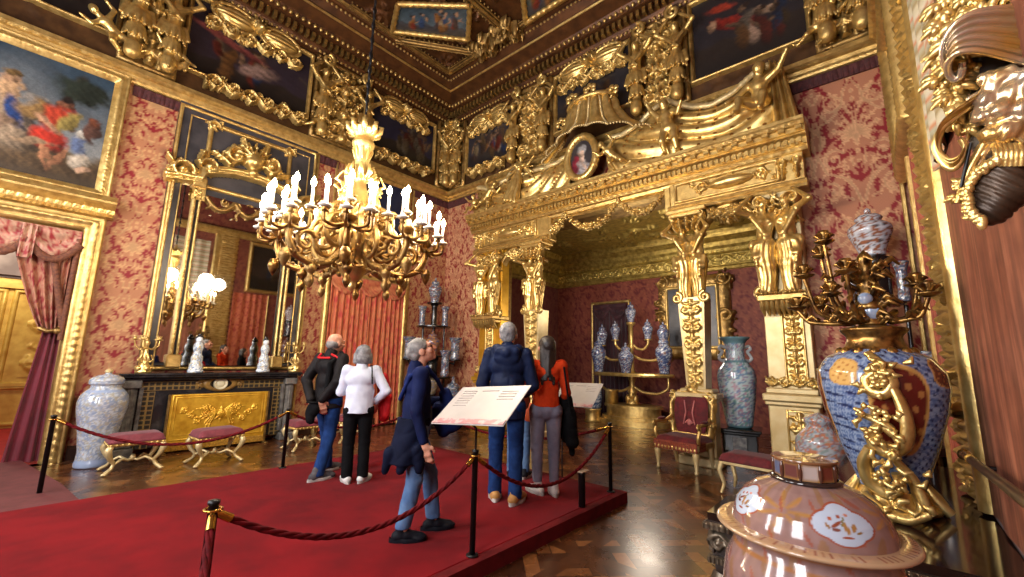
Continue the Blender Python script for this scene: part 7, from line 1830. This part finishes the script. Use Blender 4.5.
t = thing('short_bollard', 'short thick black stub post at the platform edge under the sagging rope', 'post', (3.9, 2.44, PZ)); g = G(); g.lathe([(0, 0), (.035, 0), (.035, .30), (.038, .305), (.038, .33), (0, .335)], 18); obj('shaft', g, BLKMET, t, local=True)
g = G(); g.box((0, 0, .0035+.335), (.14, .1, .012), .003); obj('top_plate', g, mat('beige_plate', (176, 150, 124), (150, 122, 100), rough=.5), t, local=True)

# sign boards
def board(label, bx, by, cx, cy, cz, yaw, tilt, w, h, seed, roll=0.0):
    t = thing('sign_board', label, 'sign', (bx, by, PZ))
    e1 = np.array([math.cos(yaw), math.sin(yaw), 0]); n0 = np.array([-math.sin(yaw), math.cos(yaw), 0]); e2 = n0*math.cos(tilt)+np.array([0, 0, 1])*math.sin(tilt); e1, e2 = e1*math.cos(roll)+e2*math.sin(roll), e2*math.cos(roll)-e1*math.sin(roll); nn = np.cross(e1, e2); R = np.stack([e1, e2, nn], 1); c = np.array([cx, cy, cz])
    M = lambda v: v@R.T+c
    g = G(); g.box((0, 0, -.004), (w, h, .008), .003); obj('panel', g, mat('white_board', (176, 168, 160), (164, 156, 150), rough=.4, scale=3), t, M)
    g = G(); g.box((0, -h*.43, .0), (w*.98, h*.11, .0105)); obj('pink_strip', g, mat('pink_print', (176, 116, 116), (184, 160, 154), rough=.4, scale=16, p0=.45, p1=.55), t, M)
    g = G(); R_ = random.Random(seed)
    for k in range(7): g.box((-w*.30+R_.uniform(-.002, .002), h*.36-k*.028, .0), (w*.2, .004, .0098)); 
    g.box((0, h*.36, 0), (w*.24, .006, .0098))
    for k in range(4): g.box((w*.28, h*.34-k*.03, .0), (w*.22, .004, .0098))
    obj('faint_lines', g, mat('grey_print', (170, 162, 154), (163, 156, 149), rough=.5), t, M)
    g = G(); low = M(np.array([[-w*.2, -h*.2, -.026]]))[0]; g.tube([(bx, by, PZ+(.745 if w > .6 else 0)), (bx, by, low[2]-.12), low], .009, 8); g.ell(low, .016); obj('support_rod', g, BLKMET, t)
    return t
board('larger white sign board beside the woman in navy jacket', 2.40, 2.45, 2.27, 2.28, 1.225, -1.60, .62, .68, .43, 1, .13)
board('smaller white sign board partly hidden behind the woman in orange sweater', 4.66, 3.2, 4.82, 3.08, 1.13, -1.507, .656, .59, .457, 2, .03)
g = G()

# ================================================================== VISITORS
JEANS = mat('blue_denim', (32, 60, 112), (21, 43, 86), rough=.85, scale=9, bump=.3, bscale=200)
LJEANS = mat('faded_denim', (96, 124, 160), (72, 100, 140), rough=.85, scale=7, bump=.3, bscale=200)
NAVY = mat('navy_fabric', (20, 30, 70), (14, 21, 52), rough=.75, scale=6, bump=.2, bscale=120)
NAVY2 = mat('slate_blue_nylon', (27, 38, 68), (19, 27, 50), rough=.55, scale=5, bump=.15, bscale=90)
INDIGO = mat('indigo_canvas', (26, 42, 96), (18, 30, 76), rough=.8, scale=8, bump=.2, bscale=140)
ORANGE = mat('orange_red_knit', (196, 62, 22), (170, 44, 14), rough=.85, scale=9, bump=.4, bscale=220)
GREYT = mat('mauve_grey_twill', (136, 134, 148), (114, 112, 128), rough=.85, scale=6, bump=.25, bscale=200)
BLKF = mat('black_fabric', (9, 9, 11), (15, 15, 17), rough=.85, scale=8, bump=.2, bscale=160)
DKBR = mat('dark_brown_shell', (30, 25, 25), (18, 15, 16), rough=.6, scale=5, bump=.2, bscale=70)
WHT = mat('white_cotton', (216, 220, 232), (198, 202, 218), rough=.8, scale=6, bump=.2, bscale=180)
REDF = mat('red_jacket', (196, 36, 40), (160, 24, 30), rough=.65, scale=6, bump=.2, bscale=60)
SHOEG = mat('grey_shoe', (92, 88, 90), (66, 62, 66), rough=.7, scale=14); SHOEB = mat('black_shoe', (26, 28, 36), (18, 18, 24), rough=.6, scale=14); SHOEW = mat('white_sneaker', (226, 222, 218), (206, 202, 198), rough=.55, scale=10); SHOET = mat('tan_shoe', (190, 140, 74), (158, 108, 52), rough=.65, scale=12)
SOLE = mat('pale_sole', (190, 184, 176), (160, 154, 148), rough=.7, scale=10)
HGREY = mat('grey_hair', (138, 133, 128), (90, 86, 84), rough=.6, scale=18, bump=.6, bscale=90); HDARK = mat('dark_brown_hair', (22, 16, 15), (46, 35, 31), rough=.5, scale=9, bump=.5, bscale=80); HWHITE = mat('light_grey_hair', (146, 143, 142), (92, 90, 92), rough=.6, scale=20, bump=.6, bscale=90)
EYEM = mat('dark_eye', (40, 30, 26), (20, 16, 14), rough=.1)

def head_frame(J):
    f = np.array(J.get('face', (0, 1, 0)), float); f /= np.linalg.norm(f); up = np.array([0, 0, 1.0]); r = np.cross(f, up); r /= np.linalg.norm(r); u = np.cross(r, f); return np.stack([r, f, u], 1)
def hand(wr, d, n, th, H, curl=.6):
    """wr wrist, d direction of the fingers, n palm normal (curl side), th thumb direction"""
    d, n, th = [np.asarray(v, float)/np.linalg.norm(v) for v in (d, n, th)]; s = np.cross(d, n); s /= np.linalg.norm(s)
    if s@th > 0: s = -s
    L = .105*H/1.0*.62; P = [cap(wr, wr+d*L*.35, .0165*H, .017*H)]
    for k in range(4):
        o = -s*(.0185-.0125*k)*H; P.append(cap(wr+d*L*.2+o*.7, wr+d*L*.92+o, .0085*H, .0078*H))
        l = (.030, .034, .031, .024)[k]*H; b = wr+d*L*.95+o; c1 = curl*(.9+.12*k); d1 = d*math.cos(c1*.6)+n*math.sin(c1*.6); d2 = d*math.cos(c1*1.5)+n*math.sin(c1*1.5); P += [cap(b, b+d1*l, .0062*H, .0056*H), cap(b+d1*l, b+d1*l+d2*l*.8, .0056*H, .0046*H)]
    tb = wr+d*L*.3-s*.014*H; t1 = tb+(d*.5-s*.75+n*.25)*.028*H; P += [cap(tb, t1, .0095*H, .0075*H), cap(t1, t1+(d*.9-s*.2+n*.3)*.024*H, .0072*H, .0055*H)]
    return P
def person(label, loc, ang, H, ov, face, fits):
    """fits: dict of part name -> (material, builder(J, H) -> list of (V, Q))"""
    t = thing('person', label, 'person', (*loc, PZ), math.radians(ang)-math.pi/2)
    J = skeleton(H)
    for k, v in ov.items(): J[k] = np.array(v, float)*H
    J['face'] = face; R = head_frame(J); c = J['head']
    hp_ = lambda x, y, z: c+R@np.array([x, y, z])*H
    P = [ball(hp_(0, -.010, .014), np.array([.047, .058, .056])*H, R), ball(hp_(0, .014, -.026), np.array([.036, .044, .042])*H, R), cap(hp_(0, .044, -.056), hp_(0, .04, -.05), .014*H), cap(hp_(0, .052, .012), hp_(0, .068, -.014), .007*H, .0105*H),
         cap(hp_(-.022, .045, .018), hp_(.022, .045, .018), .012*H), ball(hp_(-.026, .034, -.014), .018*H), ball(hp_(.026, .034, -.014), .018*H), cap(hp_(-.012, .054, -.034), hp_(.012, .054, -.034), .0058*H), cap(hp_(-.010, .053, -.042), hp_(.010, .053, -.042), .0056*H)]
    for s in (-1, 1): P += [ball(hp_(s*.048, -.008, -.006), np.array([.007, .016, .021])*H, R)]
    P += [cap(J['neck']-np.array([0, 0, .03*H]), hp_(0, -.012, -.03), .033*H, .031*H)]
    # slim body under the clothes, arms and legs
    P += [ball(J['chest'], np.array([.085, .055, .08])*H), ball(J['waist'], np.array([.07, .05, .07])*H), ball(J['pelvis'], np.array([.075, .06, .06])*H), cap(J['neck'], J['chest'], .035*H, .05*H), cap(J['chest'], J['pelvis'], .06*H, .06*H)]
    for s in 'LR':
        P += [cap(J['chest'], J['sh'+s], .036*H, .03*H), cap(J['sh'+s], J['el'+s], .027*H, .023*H), cap(J['el'+s], J['wr'+s], .022*H, .0155*H), cap(J['pelvis'], J['hip'+s], .05*H, .048*H), cap(J['hip'+s], J['kn'+s], .045*H, .032*H), cap(J['kn'+s], J['an'+s], .03*H, .021*H), cap(J['an'+s], J['an'+s]*.5+J['toe'+s]*.5, .02*H, .014*H)]
        if 'hand'+s in ov: pass
        d, n, th = J.get('h'+s) if isinstance(J.get('h'+s), tuple) else HAND[s]
        P += hand(J['wr'+s], d, n, th, H, .55)
    V, Q = blob(P, .0062, .014, 1); g = G().add(V, Q); obj('body', g, SKIN, t, local=True)
    for s in (-1, 1): g = G(); g.ell(hp_(s*.019, .0475, .004), .0085*H, 10, 8); obj('eye', g, EYEM, t, local=True)
    sh_ = []
    for nm, (m, fn) in fits.items():
        for k, VQ in enumerate(fn(J, H, hp_, R)):
            g = G().add(VQ[0], VQ[1]); o = obj(nm, g, m, sh_[k] if nm == 'sole' else t, local=True)
            if nm == 'shoe': sh_.append(o)
    return t
HAND = {'R': ((.1, .25, -.95), (-.7, .5, .1), (0, 1, 0)), 'L': ((-.1, .25, -.95), (.7, .5, .1), (0, 1, 0))}
def hem_cut(z, H, w=.5): return cut(ball((0, 0, z-w), (w*1.2, w*1.2, w)))
def jacket(hem=.47, fat=1.0, sleeve=1.0, seed=1, amp=.004, collar=True, hood=False, short=False, shoulder=1.0, flare=1.0):
    def fn(J, H, hp_, R):
        P = [ball(J['chest']+np.array([0, -.004, .012])*H, np.array([.106*fat, .074*fat, .085])*H), ball(J['waist']+np.array([0, 0, .03])*H, np.array([.092*fat, .074*fat, .10])*H)]
        pc, wc = J['pelvis'], J['waist']
        P += [cone((pc[0], pc[1]-.004*H, hem*H), (wc[0], wc[1], wc[2]+.03*H), np.array([.098*fat*flare, .083*fat*flare])*H, np.array([.088*fat, .071*fat])*H), cap(J['chest'], J['waist'], .07*H*fat, .07*H*fat)]
        for s in 'LR':
            P += [cap(J['chest']+np.array([0, 0, .035*H]), J['sh'+s], .05*H, .041*H*shoulder), cap(J['sh'+s], J['el'+s], .039*H*sleeve*shoulder, .033*H*sleeve)]
            e = J['el'+s]+(J['wr'+s]-J['el'+s])*(.93 if not short else .25); P += [cap(J['el'+s], e, .032*H*sleeve, .025*H*sleeve)]
        if collar: P += [cap(J['neck']+np.array([0, -.012, -.015])*H, J['neck']+np.array([0, -.008, .012])*H, .045*H, .041*H)]
        if hood:
            for s in (-1, 1): P += [cap(J['neck']+np.array([s*.062, -.03, .0])*H, J['neck']+np.array([0, -.08, -.02])*H, .03*H, .03*H)]
            P += [ball(J['neck']+np.array([0, -.068, -.04])*H, np.array([.075, .026, .058])*H), cap(J['neck']+np.array([-.05, -.07, -.015])*H, J['neck']+np.array([.05, -.07, -.015])*H, .026*H)]
        P.append(cut(ball(J['neck']+np.array([0, .01, .06])*H, np.array([.036, .04, .06])*H)))
        V, Q = blob(P, .008, .016, 1); return [(wrinkle(V, Q, amp, 30, seed), Q)]
    return fn
def trousers(w=1.0, hem=.035, top=.575, seed=2, amp=.0035, taper=1.0):
    def fn(J, H, hp_, R):
        P = [ball(J['pelvis']+np.array([0, -.006, .0])*H, np.array([.088, .074, .06])*H*np.array([w, w, 1])), cap(J['pelvis'], np.array([J['pelvis'][0], J['pelvis'][1], top*H]), .078*H*w, .07*H*w)]
        for s in 'LR':
            e = J['an'+s]+np.array([0, 0, hem-.045])*H; kn = J['kn'+s]; r0 = .034*H*w*taper; r1 = .041*H*w
            P += [cap(J['pelvis']+np.array([0, -.01, -.02])*H, J['hip'+s], .058*H, .06*H*w), ball(J['hip'+s]+np.array([0, -.024, .0])*H, .05*H*w), cap(J['hip'+s], kn, .057*H*w, .041*H*w), cone(e, kn, (r0, r0*1.1), (r1, r1)), ball(kn, r1)]
        V, Q = blob(P, .008, .012, 1); return [(wrinkle(V, Q, amp, 34, seed, lambda v: np.clip(1.25-v[:, 2]/H*1.2, .35, 1)), Q)]
    return fn
def shoes(sz=1.0):
    def fn(J, H, hp_, R):
        out = []
        for s in 'LR':
            a, b = J['an'+s], J['toe'+s]; gz = min(a[2]-.045*H, b[2]-.016*H); d = b-a; d[2] = 0; d /= np.linalg.norm(d); o = np.array([a[0], a[1], max(gz, 0)]); sd = np.array([d[1], -d[0], 0])
            Rm = np.stack([sd, d, np.array([0, 0, 1.])], 1); p = lambda x, y, z: o+Rm@np.array([x, y, z])*H*sz
            P = [cap(p(0, -.028, .024), p(0, .02, .028), .026*H*sz, .028*H*sz), cap(p(0, .02, .026), p(0, .085, .02), .028*H*sz, .02*H*sz), cap(p(0, -.01, .03), p(0, -.008, .058), .027*H*sz, .025*H*sz), ball(p(.004, .08, .016), np.array([.03, .04, .02])*H*sz, Rm), cut(ball(p(0, .02, -.194), (.2*H, .2*H, .2*H)))]
            out.append(blob(P, .006, .012, 1))
        return out
    return fn
def soles(sz=1.0):
    def fn(J, H, hp_, R):
        out = []
        for s in 'LR':
            a, b = J['an'+s], J['toe'+s]; gz = min(a[2]-.045*H, b[2]-.016*H); d = b-a; d[2] = 0; d /= np.linalg.norm(d); o = np.array([a[0], a[1], max(gz, 0)]); sd = np.array([d[1], -d[0], 0]); Rm = np.stack([sd, d, np.array([0, 0, 1.])], 1)
            tt = np.linspace(0, 2*math.pi, 40, endpoint=False); y = .028+.092*np.cos(tt); x = .034*np.sin(tt)*(1-.18*(y < 0)-.1*np.cos(tt+2)); g = G(); prof = [(x*f, y*1+.0*f, z) for f, z in ((.97, .0), (1, .004), (1, .017), (.96, .02))]
            Pq = np.stack([np.stack([q[0]*H*sz, q[1]*H*sz, np.full(40, q[2]*H)], -1) for q in prof], 1); g.grid(Pq@Rm.T+o, cu=True); k = g.n; q = g.Q[0]
            bot = np.arange(40)*4; c0 = (Pq[:, 0]@Rm.T+o).mean(0); g.add(np.vstack([(Pq[:, 0]@Rm.T+o), c0]), [(i, (i+1) % 40, 40, 40) for i in range(40)][:0]); V = g.verts()[:160]; out.append((V, q))
        return out
    return fn
def hair(kind, seed=3):
    def fn(J, H, hp_, R):
        if kind == 'short': P = [ball(hp_(0, -.018, .022), np.array([.052, .058, .056])*H, R), ball(hp_(0, -.045, -.004), np.array([.044, .026, .04])*H, R), cut(ball(hp_(0, .062, -.03), np.array([.08, .05, .075])*H, R)), cut(cap(hp_(-.08, .02, -.03), hp_(.08, .02, -.03), .026*H))]
        elif kind == 'updo': P = [ball(hp_(0, -.016, .02), np.array([.053, .06, .057])*H, R), ball(hp_(0, -.062, .012), np.array([.034, .026, .034])*H, R), ball(hp_(0, -.048, -.014), np.array([.044, .026, .036])*H, R), cut(ball(hp_(0, .066, -.028), np.array([.09, .05, .07])*H, R)), cut(cap(hp_(-.08, .014, -.035), hp_(.08, .014, -.035), .03*H))]
        elif kind == 'bob': P = [ball(hp_(0, -.016, .02), np.array([.058, .064, .06])*H, R), ball(hp_(0, -.03, -.03), np.array([.062, .05, .052])*H, R), cap(hp_(-.05, -.01, .0), hp_(-.053, -.014, -.05), .02*H), cap(hp_(.05, -.01, .0), hp_(.053, -.014, -.05), .02*H), cut(ball(hp_(0, .072, -.03), np.array([.05, .06, .08])*H, R))]
        elif kind == 'long':
            P = [ball(hp_(0, -.016, .02), np.array([.055, .062, .06])*H, R), cut(ball(hp_(0, .072, -.03), np.array([.05, .06, .08])*H, R))]
            for k in range(7):
                x = (k-3)*.0125; P.append(cap(hp_(x, -.045+.012*abs(k-3)*.5, .0), np.array([J['head'][0]+x*1.0*H+.004*H, -.072*H+.004*abs(k-3)*H, .735*H-.014*abs(k-3)*H+.01*H*(k % 2)]), .021*H, .010*H))
        elif kind == 'fringe': P = [ball(hp_(0, -.022, -.012), np.array([.0515, .05, .036])*H, R), ball(hp_(0, -.045, -.01), np.array([.042, .026, .034])*H, R), cut(ball(hp_(0, -.01, .05), np.array([.06, .07, .045])*H, R)), cut(ball(hp_(0, .062, -.03), np.array([.09, .06, .08])*H, R))]
        V, Q = blob(P, .006, .01, 1); return [(wrinkle(V, Q, .0022, 90, seed), Q)]
    return fn
def blobs(prims, amp=.004, sc=20, seed=1, h=.008, k=.02):
    def fn(J, H, hp_, R):
        V, Q = blob(prims(J, H, hp_, R), h, k, 1); return [(wrinkle(V, Q, amp, sc, seed) if amp else V, Q)]
    return fn
HZ = lambda *v: np.array(v, float)

for m_ in (JEANS, LJEANS, NAVY, NAVY2, INDIGO, ORANGE, GREYT, BLKF, DKBR, WHT, REDF, SHOEB, SHOEG): m_.node_tree.nodes['Principled BSDF'].inputs['Specular IOR Level'].default_value = .12
# 1 woman in navy jacket, looking up, mid-stride
person('woman in navy jacket and faded jeans gazing up, with blue shoulder bag', (2.29, 3.07), -28, 1.60,
    dict(head=(.0, .012, .935), anL=(-.05, .125, .045), toeL=(-.045, .225, .016), knL=(-.054, .095, .285), anR=(.055, -.045, .045), toeR=(.07, .05, .016), knR=(.056, .0, .285),
         elR=(.128, -.02, .63), wrR=(.135, .025, .475), elL=(-.13, .05, .65), wrL=(-.07, .15, .66), hL=(HZ(.5, .3, .6), HZ(.3, -.8, .2), HZ(0, .5, .6)), hR=(HZ(0, .25, -.95), HZ(-.7, .4, .1), HZ(0, 1, 0))),
    (0.08, .9, .42), {
    'jacket': (NAVY, jacket(.50, .97, 1.0, 1)), 'trousers': (LJEANS, trousers(1.03, .06, .56, 2, .0035, 1.0)), 'shoe': (SHOEB, shoes(1.0)), 'sole': (SHOEB, soles(1.0)), 'hair': (HGREY, hair('updo', 5)),
    'tied_coat': (mat('dark_navy_padding', (10, 14, 32), (16, 21, 42), rough=.8, scale=7, bump=.2, bscale=70, spec=.1), blobs(lambda J, H, hp_, R: [cone(HZ(.045, -.055, .37)*H, HZ(.02, -.015, .585)*H, np.array([.095, .085])*H, np.array([.088, .082])*H), cap(HZ(.115, .0, .44)*H, HZ(.122, .01, .345)*H, .035*H, .02*H), cap(HZ(.06, -.13, .42)*H, HZ(.06, -.15, .335)*H, .034*H, .016*H), cap(HZ(.10, -.06, .40)*H, HZ(.11, -.08, .35)*H, .032*H, .022*H)], .0055, 26, 4, .008, .016)),
    'shoulder_bag': (INDIGO, blobs(lambda J, H, hp_, R: [cap(HZ(-.05, .16, .70)*H, HZ(-.05, .21, .56)*H, .035*H, .05*H), cap(HZ(-.05, .13, .62)*H, HZ(-.05, .16, .50)*H, .04*H, .035*H), ball(HZ(-.05, .19, .57)*H, HZ(.045, .095, .085)*H)], .005, 16, 6)),
    'bag_strap': (INDIGO, blobs(lambda J, H, hp_, R: [cap(HZ(.088, .03, .845)*H, HZ(.04, .095, .78)*H, .011*H), cap(HZ(.04, .095, .78)*H, HZ(-.04, .16, .69)*H, .011*H), cap(HZ(.088, .03, .845)*H, HZ(.08, -.055, .80)*H, .011*H), cap(HZ(.08, -.055, .80)*H, HZ(.0, -.09, .68)*H, .011*H)], 0, 1, 1, .006, .01)),
    'glasses': (BLKMET, blobs(lambda J, H, hp_, R: [cap(hp_(.05, -.0, .008), hp_(.04, .055, .008), .0022*H), cap(hp_(-.05, -.0, .008), hp_(-.04, .055, .008), .0022*H), cap(hp_(.04, .055, .008), hp_(-.04, .055, .008), .0022*H)], 0, 1, 1, .004, .004))})
# 2 man in hooded jacket from behind
person('man in slate blue hooded jacket and tan shoes, seen from behind', (3.48, 3.1), 36, 1.83,
    dict(elR=(.15, .01, .64), wrR=(.10, .13, .58), elL=(-.15, .01, .64), wrL=(-.10, .13, .58), hL=(HZ(.6, .5, .2), HZ(.4, -.6, 0), HZ(0, 0, 1)), hR=(HZ(-.6, .5, .2), HZ(-.4, -.6, 0), HZ(0, 0, 1)),
         anL=(-.062, .03, .045), toeL=(-.08, .125, .016), knL=(-.062, .03, .285), anR=(.058, -.03, .045), toeR=(.085, .065, .016)),
    (.05, .98, .18), {'jacket': (NAVY2, jacket(.45, 1.08, 1.12, 3, .0045, True, True)), 'trousers': (JEANS, trousers(1.0, .03, .55, 4, .0045, 1.1)), 'shoe': (SHOET, shoes(1.1)), 'sole': (SOLE, soles(1.1)), 'hair': (HWHITE, hair('short', 7))})
# 3 woman in orange sweater
person('long-haired woman in orange sweater and grey trousers, coat over arm', (3.96, 2.94), 44, 1.70,
    dict(elR=(.135, .0, .635), wrR=(.13, .10, .55), elL=(-.13, .03, .64), wrL=(-.05, .13, .63), hR=(HZ(-.2, .8, -.2), HZ(-.8, 0, .2), HZ(0, .2, 1)), hL=(HZ(.6, .5, .4), HZ(.3, -.7, 0), HZ(0, 0, 1)), anL=(-.05, .015, .045), toeL=(-.10, .10, .016), anR=(.055, -.01, .045), toeR=(.05, .09, .016)),
    (-.30, .93, .12), {'sweater': (ORANGE, jacket(.545, .92, .92, 5, .0035)), 'trousers': (GREYT, trousers(.98, .075, .585, 6, .003, .9)), 'shoe': (SHOEW, shoes(1.02)), 'sole': (SOLE, soles(1.02)), 'hair': (HDARK, hair('long', 8)),
    'coat_on_arm': (BLKF, blobs(lambda J, H, hp_, R: [cap(HZ(.14, .06, .58)*H, HZ(.16, .05, .36)*H, .05*H, .055*H), cap(HZ(.16, .0, .5)*H, HZ(.17, -.01, .33)*H, .04*H, .045*H), cap(HZ(.14, .1, .5)*H, HZ(.16, .1, .34)*H, .04*H, .035*H), cap(HZ(.17, .04, .4)*H, HZ(.18, .04, .24)*H, .035*H, .018*H)], .009, 17, 9)),
    'strap': (BLKF, blobs(lambda J, H, hp_, R: [cap(HZ(.11, -.06, .80)*H, HZ(.14, -.05, .6)*H, .007*H), cap(HZ(.14, -.05, .6)*H, HZ(.17, -.03, .46)*H, .007*H)], 0, 1, 1, .006, .006))})
# 4 bald man
person('bald man in dark jacket holding a black cap behind his back', (2.60, 5.30), 20, 1.72,
    dict(head=(.0, .028, .928), elR=(.15, -.08, .66), wrR=(.055, -.12, .53), elL=(-.15, -.07, .66), wrL=(-.04, -.12, .52), hR=(HZ(-.7, -.1, -.5), HZ(-.3, .8, 0), HZ(0, 0, 1)), hL=(HZ(.6, -.1, -.6), HZ(.3, .8, 0), HZ(0, 0, 1)),
         anL=(-.07, .115, .045), toeL=(-.06, .215, .016), knL=(-.066, .08, .285), anR=(.06, -.10, .045), toeR=(.08, -.0, .016), knR=(.06, -.02, .285)),
    (.15, .98, -.06), {'jacket': (DKBR, jacket(.47, 1.14, 1.15, 11, .005, True)), 'trousers': (JEANS, trousers(1.02, .03, .55, 12, .0045, 1.1)), 'shoe': (SHOEG, shoes(1.12)), 'sole': (SOLE, soles(1.12)), 'hair': (HGREY, hair('fringe', 13)),
    'red_stripe': (REDF, blobs(lambda J, H, hp_, R: [cap(HZ(s*.05, -.055+.012*k, .845-.008*k)*H, HZ(s*.13, -.03+.014*k, .80-.012*k)*H, .0085*H) for s in (-1, 1) for k in (0, 2)]+[cap(HZ(-.05, -.075, .82)*H, HZ(.05, -.075, .82)*H, .008*H)], 0, 1, 1, .006, .006)),
    'backpack_strap': (BLKF, blobs(lambda J, H, hp_, R: [cap(HZ(.07, -.085, .78)*H, HZ(.075, -.10, .58)*H, .018*H, .02*H), cap(HZ(.07, -.085, .78)*H, HZ(.085, .0, .855)*H, .016*H)], 0, 1, 1, .007, .01))})
# 5 white-haired woman
person('woman in white top and black trousers with hand on hip', (2.74, 4.80), 58, 1.56,
    dict(elR=(.19, -.04, .66), wrR=(.115, .035, .575), elL=(-.14, .05, .65), wrL=(-.06, .15, .66), hR=(HZ(-.75, .3, -.3), HZ(-.5, .2, .1), HZ(.1, -1, .2)), hL=(HZ(.5, .6, .3), HZ(.3, -.6, 0), HZ(0, 0, 1)), anL=(-.05, .0, .045), toeL=(-.08, .1, .016), anR=(.062, -.005, .045), toeR=(.10, .085, .016)),
    (-.12, .98, -.1), {'top': (WHT, jacket(.50, 1.1, 1.08, 15, .004)), 'trousers': (BLKF, trousers(1.04, .035, .57, 16, .003, 1.15)), 'shoe': (SHOEW, shoes(1.05)), 'sole': (SOLE, soles(1.05)), 'hair': (HWHITE, hair('bob', 17)),
    'crossbody_strap': (BLKF, blobs(lambda J, H, hp_, R: [cap(HZ(.075, -.075, .85)*H, HZ(.085, -.09, .72)*H, .006*H), cap(HZ(.075, -.075, .85)*H, HZ(.06, .04, .85)*H, .006*H)], 0, 1, 1, .006, .006)),
    'red_jacket': (REDF, blobs(lambda J, H, hp_, R: [cap(HZ(.17, .10, .76)*H, HZ(.20, .10, .60)*H, .035*H, .045*H), cap(HZ(.16, .12, .70)*H, HZ(.19, .12, .46)*H, .045*H, .045*H), cap(HZ(.21, .08, .60)*H, HZ(.20, .07, .47)*H, .035*H, .03*H)], .009, 18, 19))})
# 6 visitor mostly hidden between the man and the woman
person('person in faded jeans with orange bag, mostly hidden behind hooded man', (4.28, 3.60), 30, 1.60,
    dict(elR=(.13, .02, .64), wrR=(.11, .1, .56)), (0, 1, 0), {'jacket': (BLKF, jacket(.5, .95, 1.0, 21)), 'trousers': (LJEANS, trousers(.92, .04, .57, 22)), 'shoe': (SHOEB, shoes(1.05)), 'sole': (SOLE, soles(1.05)), 'hair': (HDARK, hair('bob', 23)),
    'orange_bag': (mat('orange_leather', (206, 96, 50), (176, 70, 34), rough=.5, scale=8), blobs(lambda J, H, hp_, R: [ball(HZ(.10, -.11, .50)*H, HZ(.07, .035, .07)*H), cap(HZ(.05, -.11, .55)*H, HZ(.15, -.11, .55)*H, .02*H)], .002, 20, 2))})
# cap held behind the bald man's back
_a = math.radians(20)-math.pi/2; _c, _s = math.cos(_a), math.sin(_a); lw = lambda x, y, z: (2.60+x*_c-y*_s, 5.30+x*_s+y*_c, PZ+z)
t = thing('peaked_hat', 'black cap held behind the back of the bald man', 'hat', lw(.02, -.25, .70), _a)
g = G(); V, Q = blob([ball((0, 0, .10), (.085, .06, .09)), cap((-.02, -.01, .05), (.0, -.02, -.02), .06, .045)], .008, .02); g.add(wrinkle(V, Q, .006, 24, 2), Q); obj('crown', g, BLKF, t, local=True)
g = G(); g.ell((-.01, -.02, .185), (.075, .05, .012), 20, 8); obj('brim', g, BLKF, t, local=True)

# groups for things of one kind
GR = {'wall_painting': 'framed paintings on the walls', 'carved_pier': 'gilded carved piers of the frieze', 'shell_cartouche': 'shell cartouches above the frieze paintings', 'reclining_carving': 'leaf scrolls under the frieze paintings', 'gilded_cherub': 'gilded cherubs along the cornice', 'barrier_post': 'rope posts of the platform', 'barrier_rope': 'ropes of the platform barrier', 'sign_board': 'sign boards on the platform', 'person': 'visitors on the platform', 'beaker_vase': 'cylinder vases on the black stands', 'lacquer_stand': 'black lacquer porcelain stands', 'gilt_candelabrum': 'gilt candelabra on the mantel shelf', 'porcelain_figure': 'white porcelain figures on the mantel shelf', 'ceiling_painting': 'ceiling paintings'}
for o in bpy.data.objects:
    if o.parent is None and o.name.split('.')[0] in GR and 'group' not in o: o['group'] = GR[o.name.split('.')[0]]
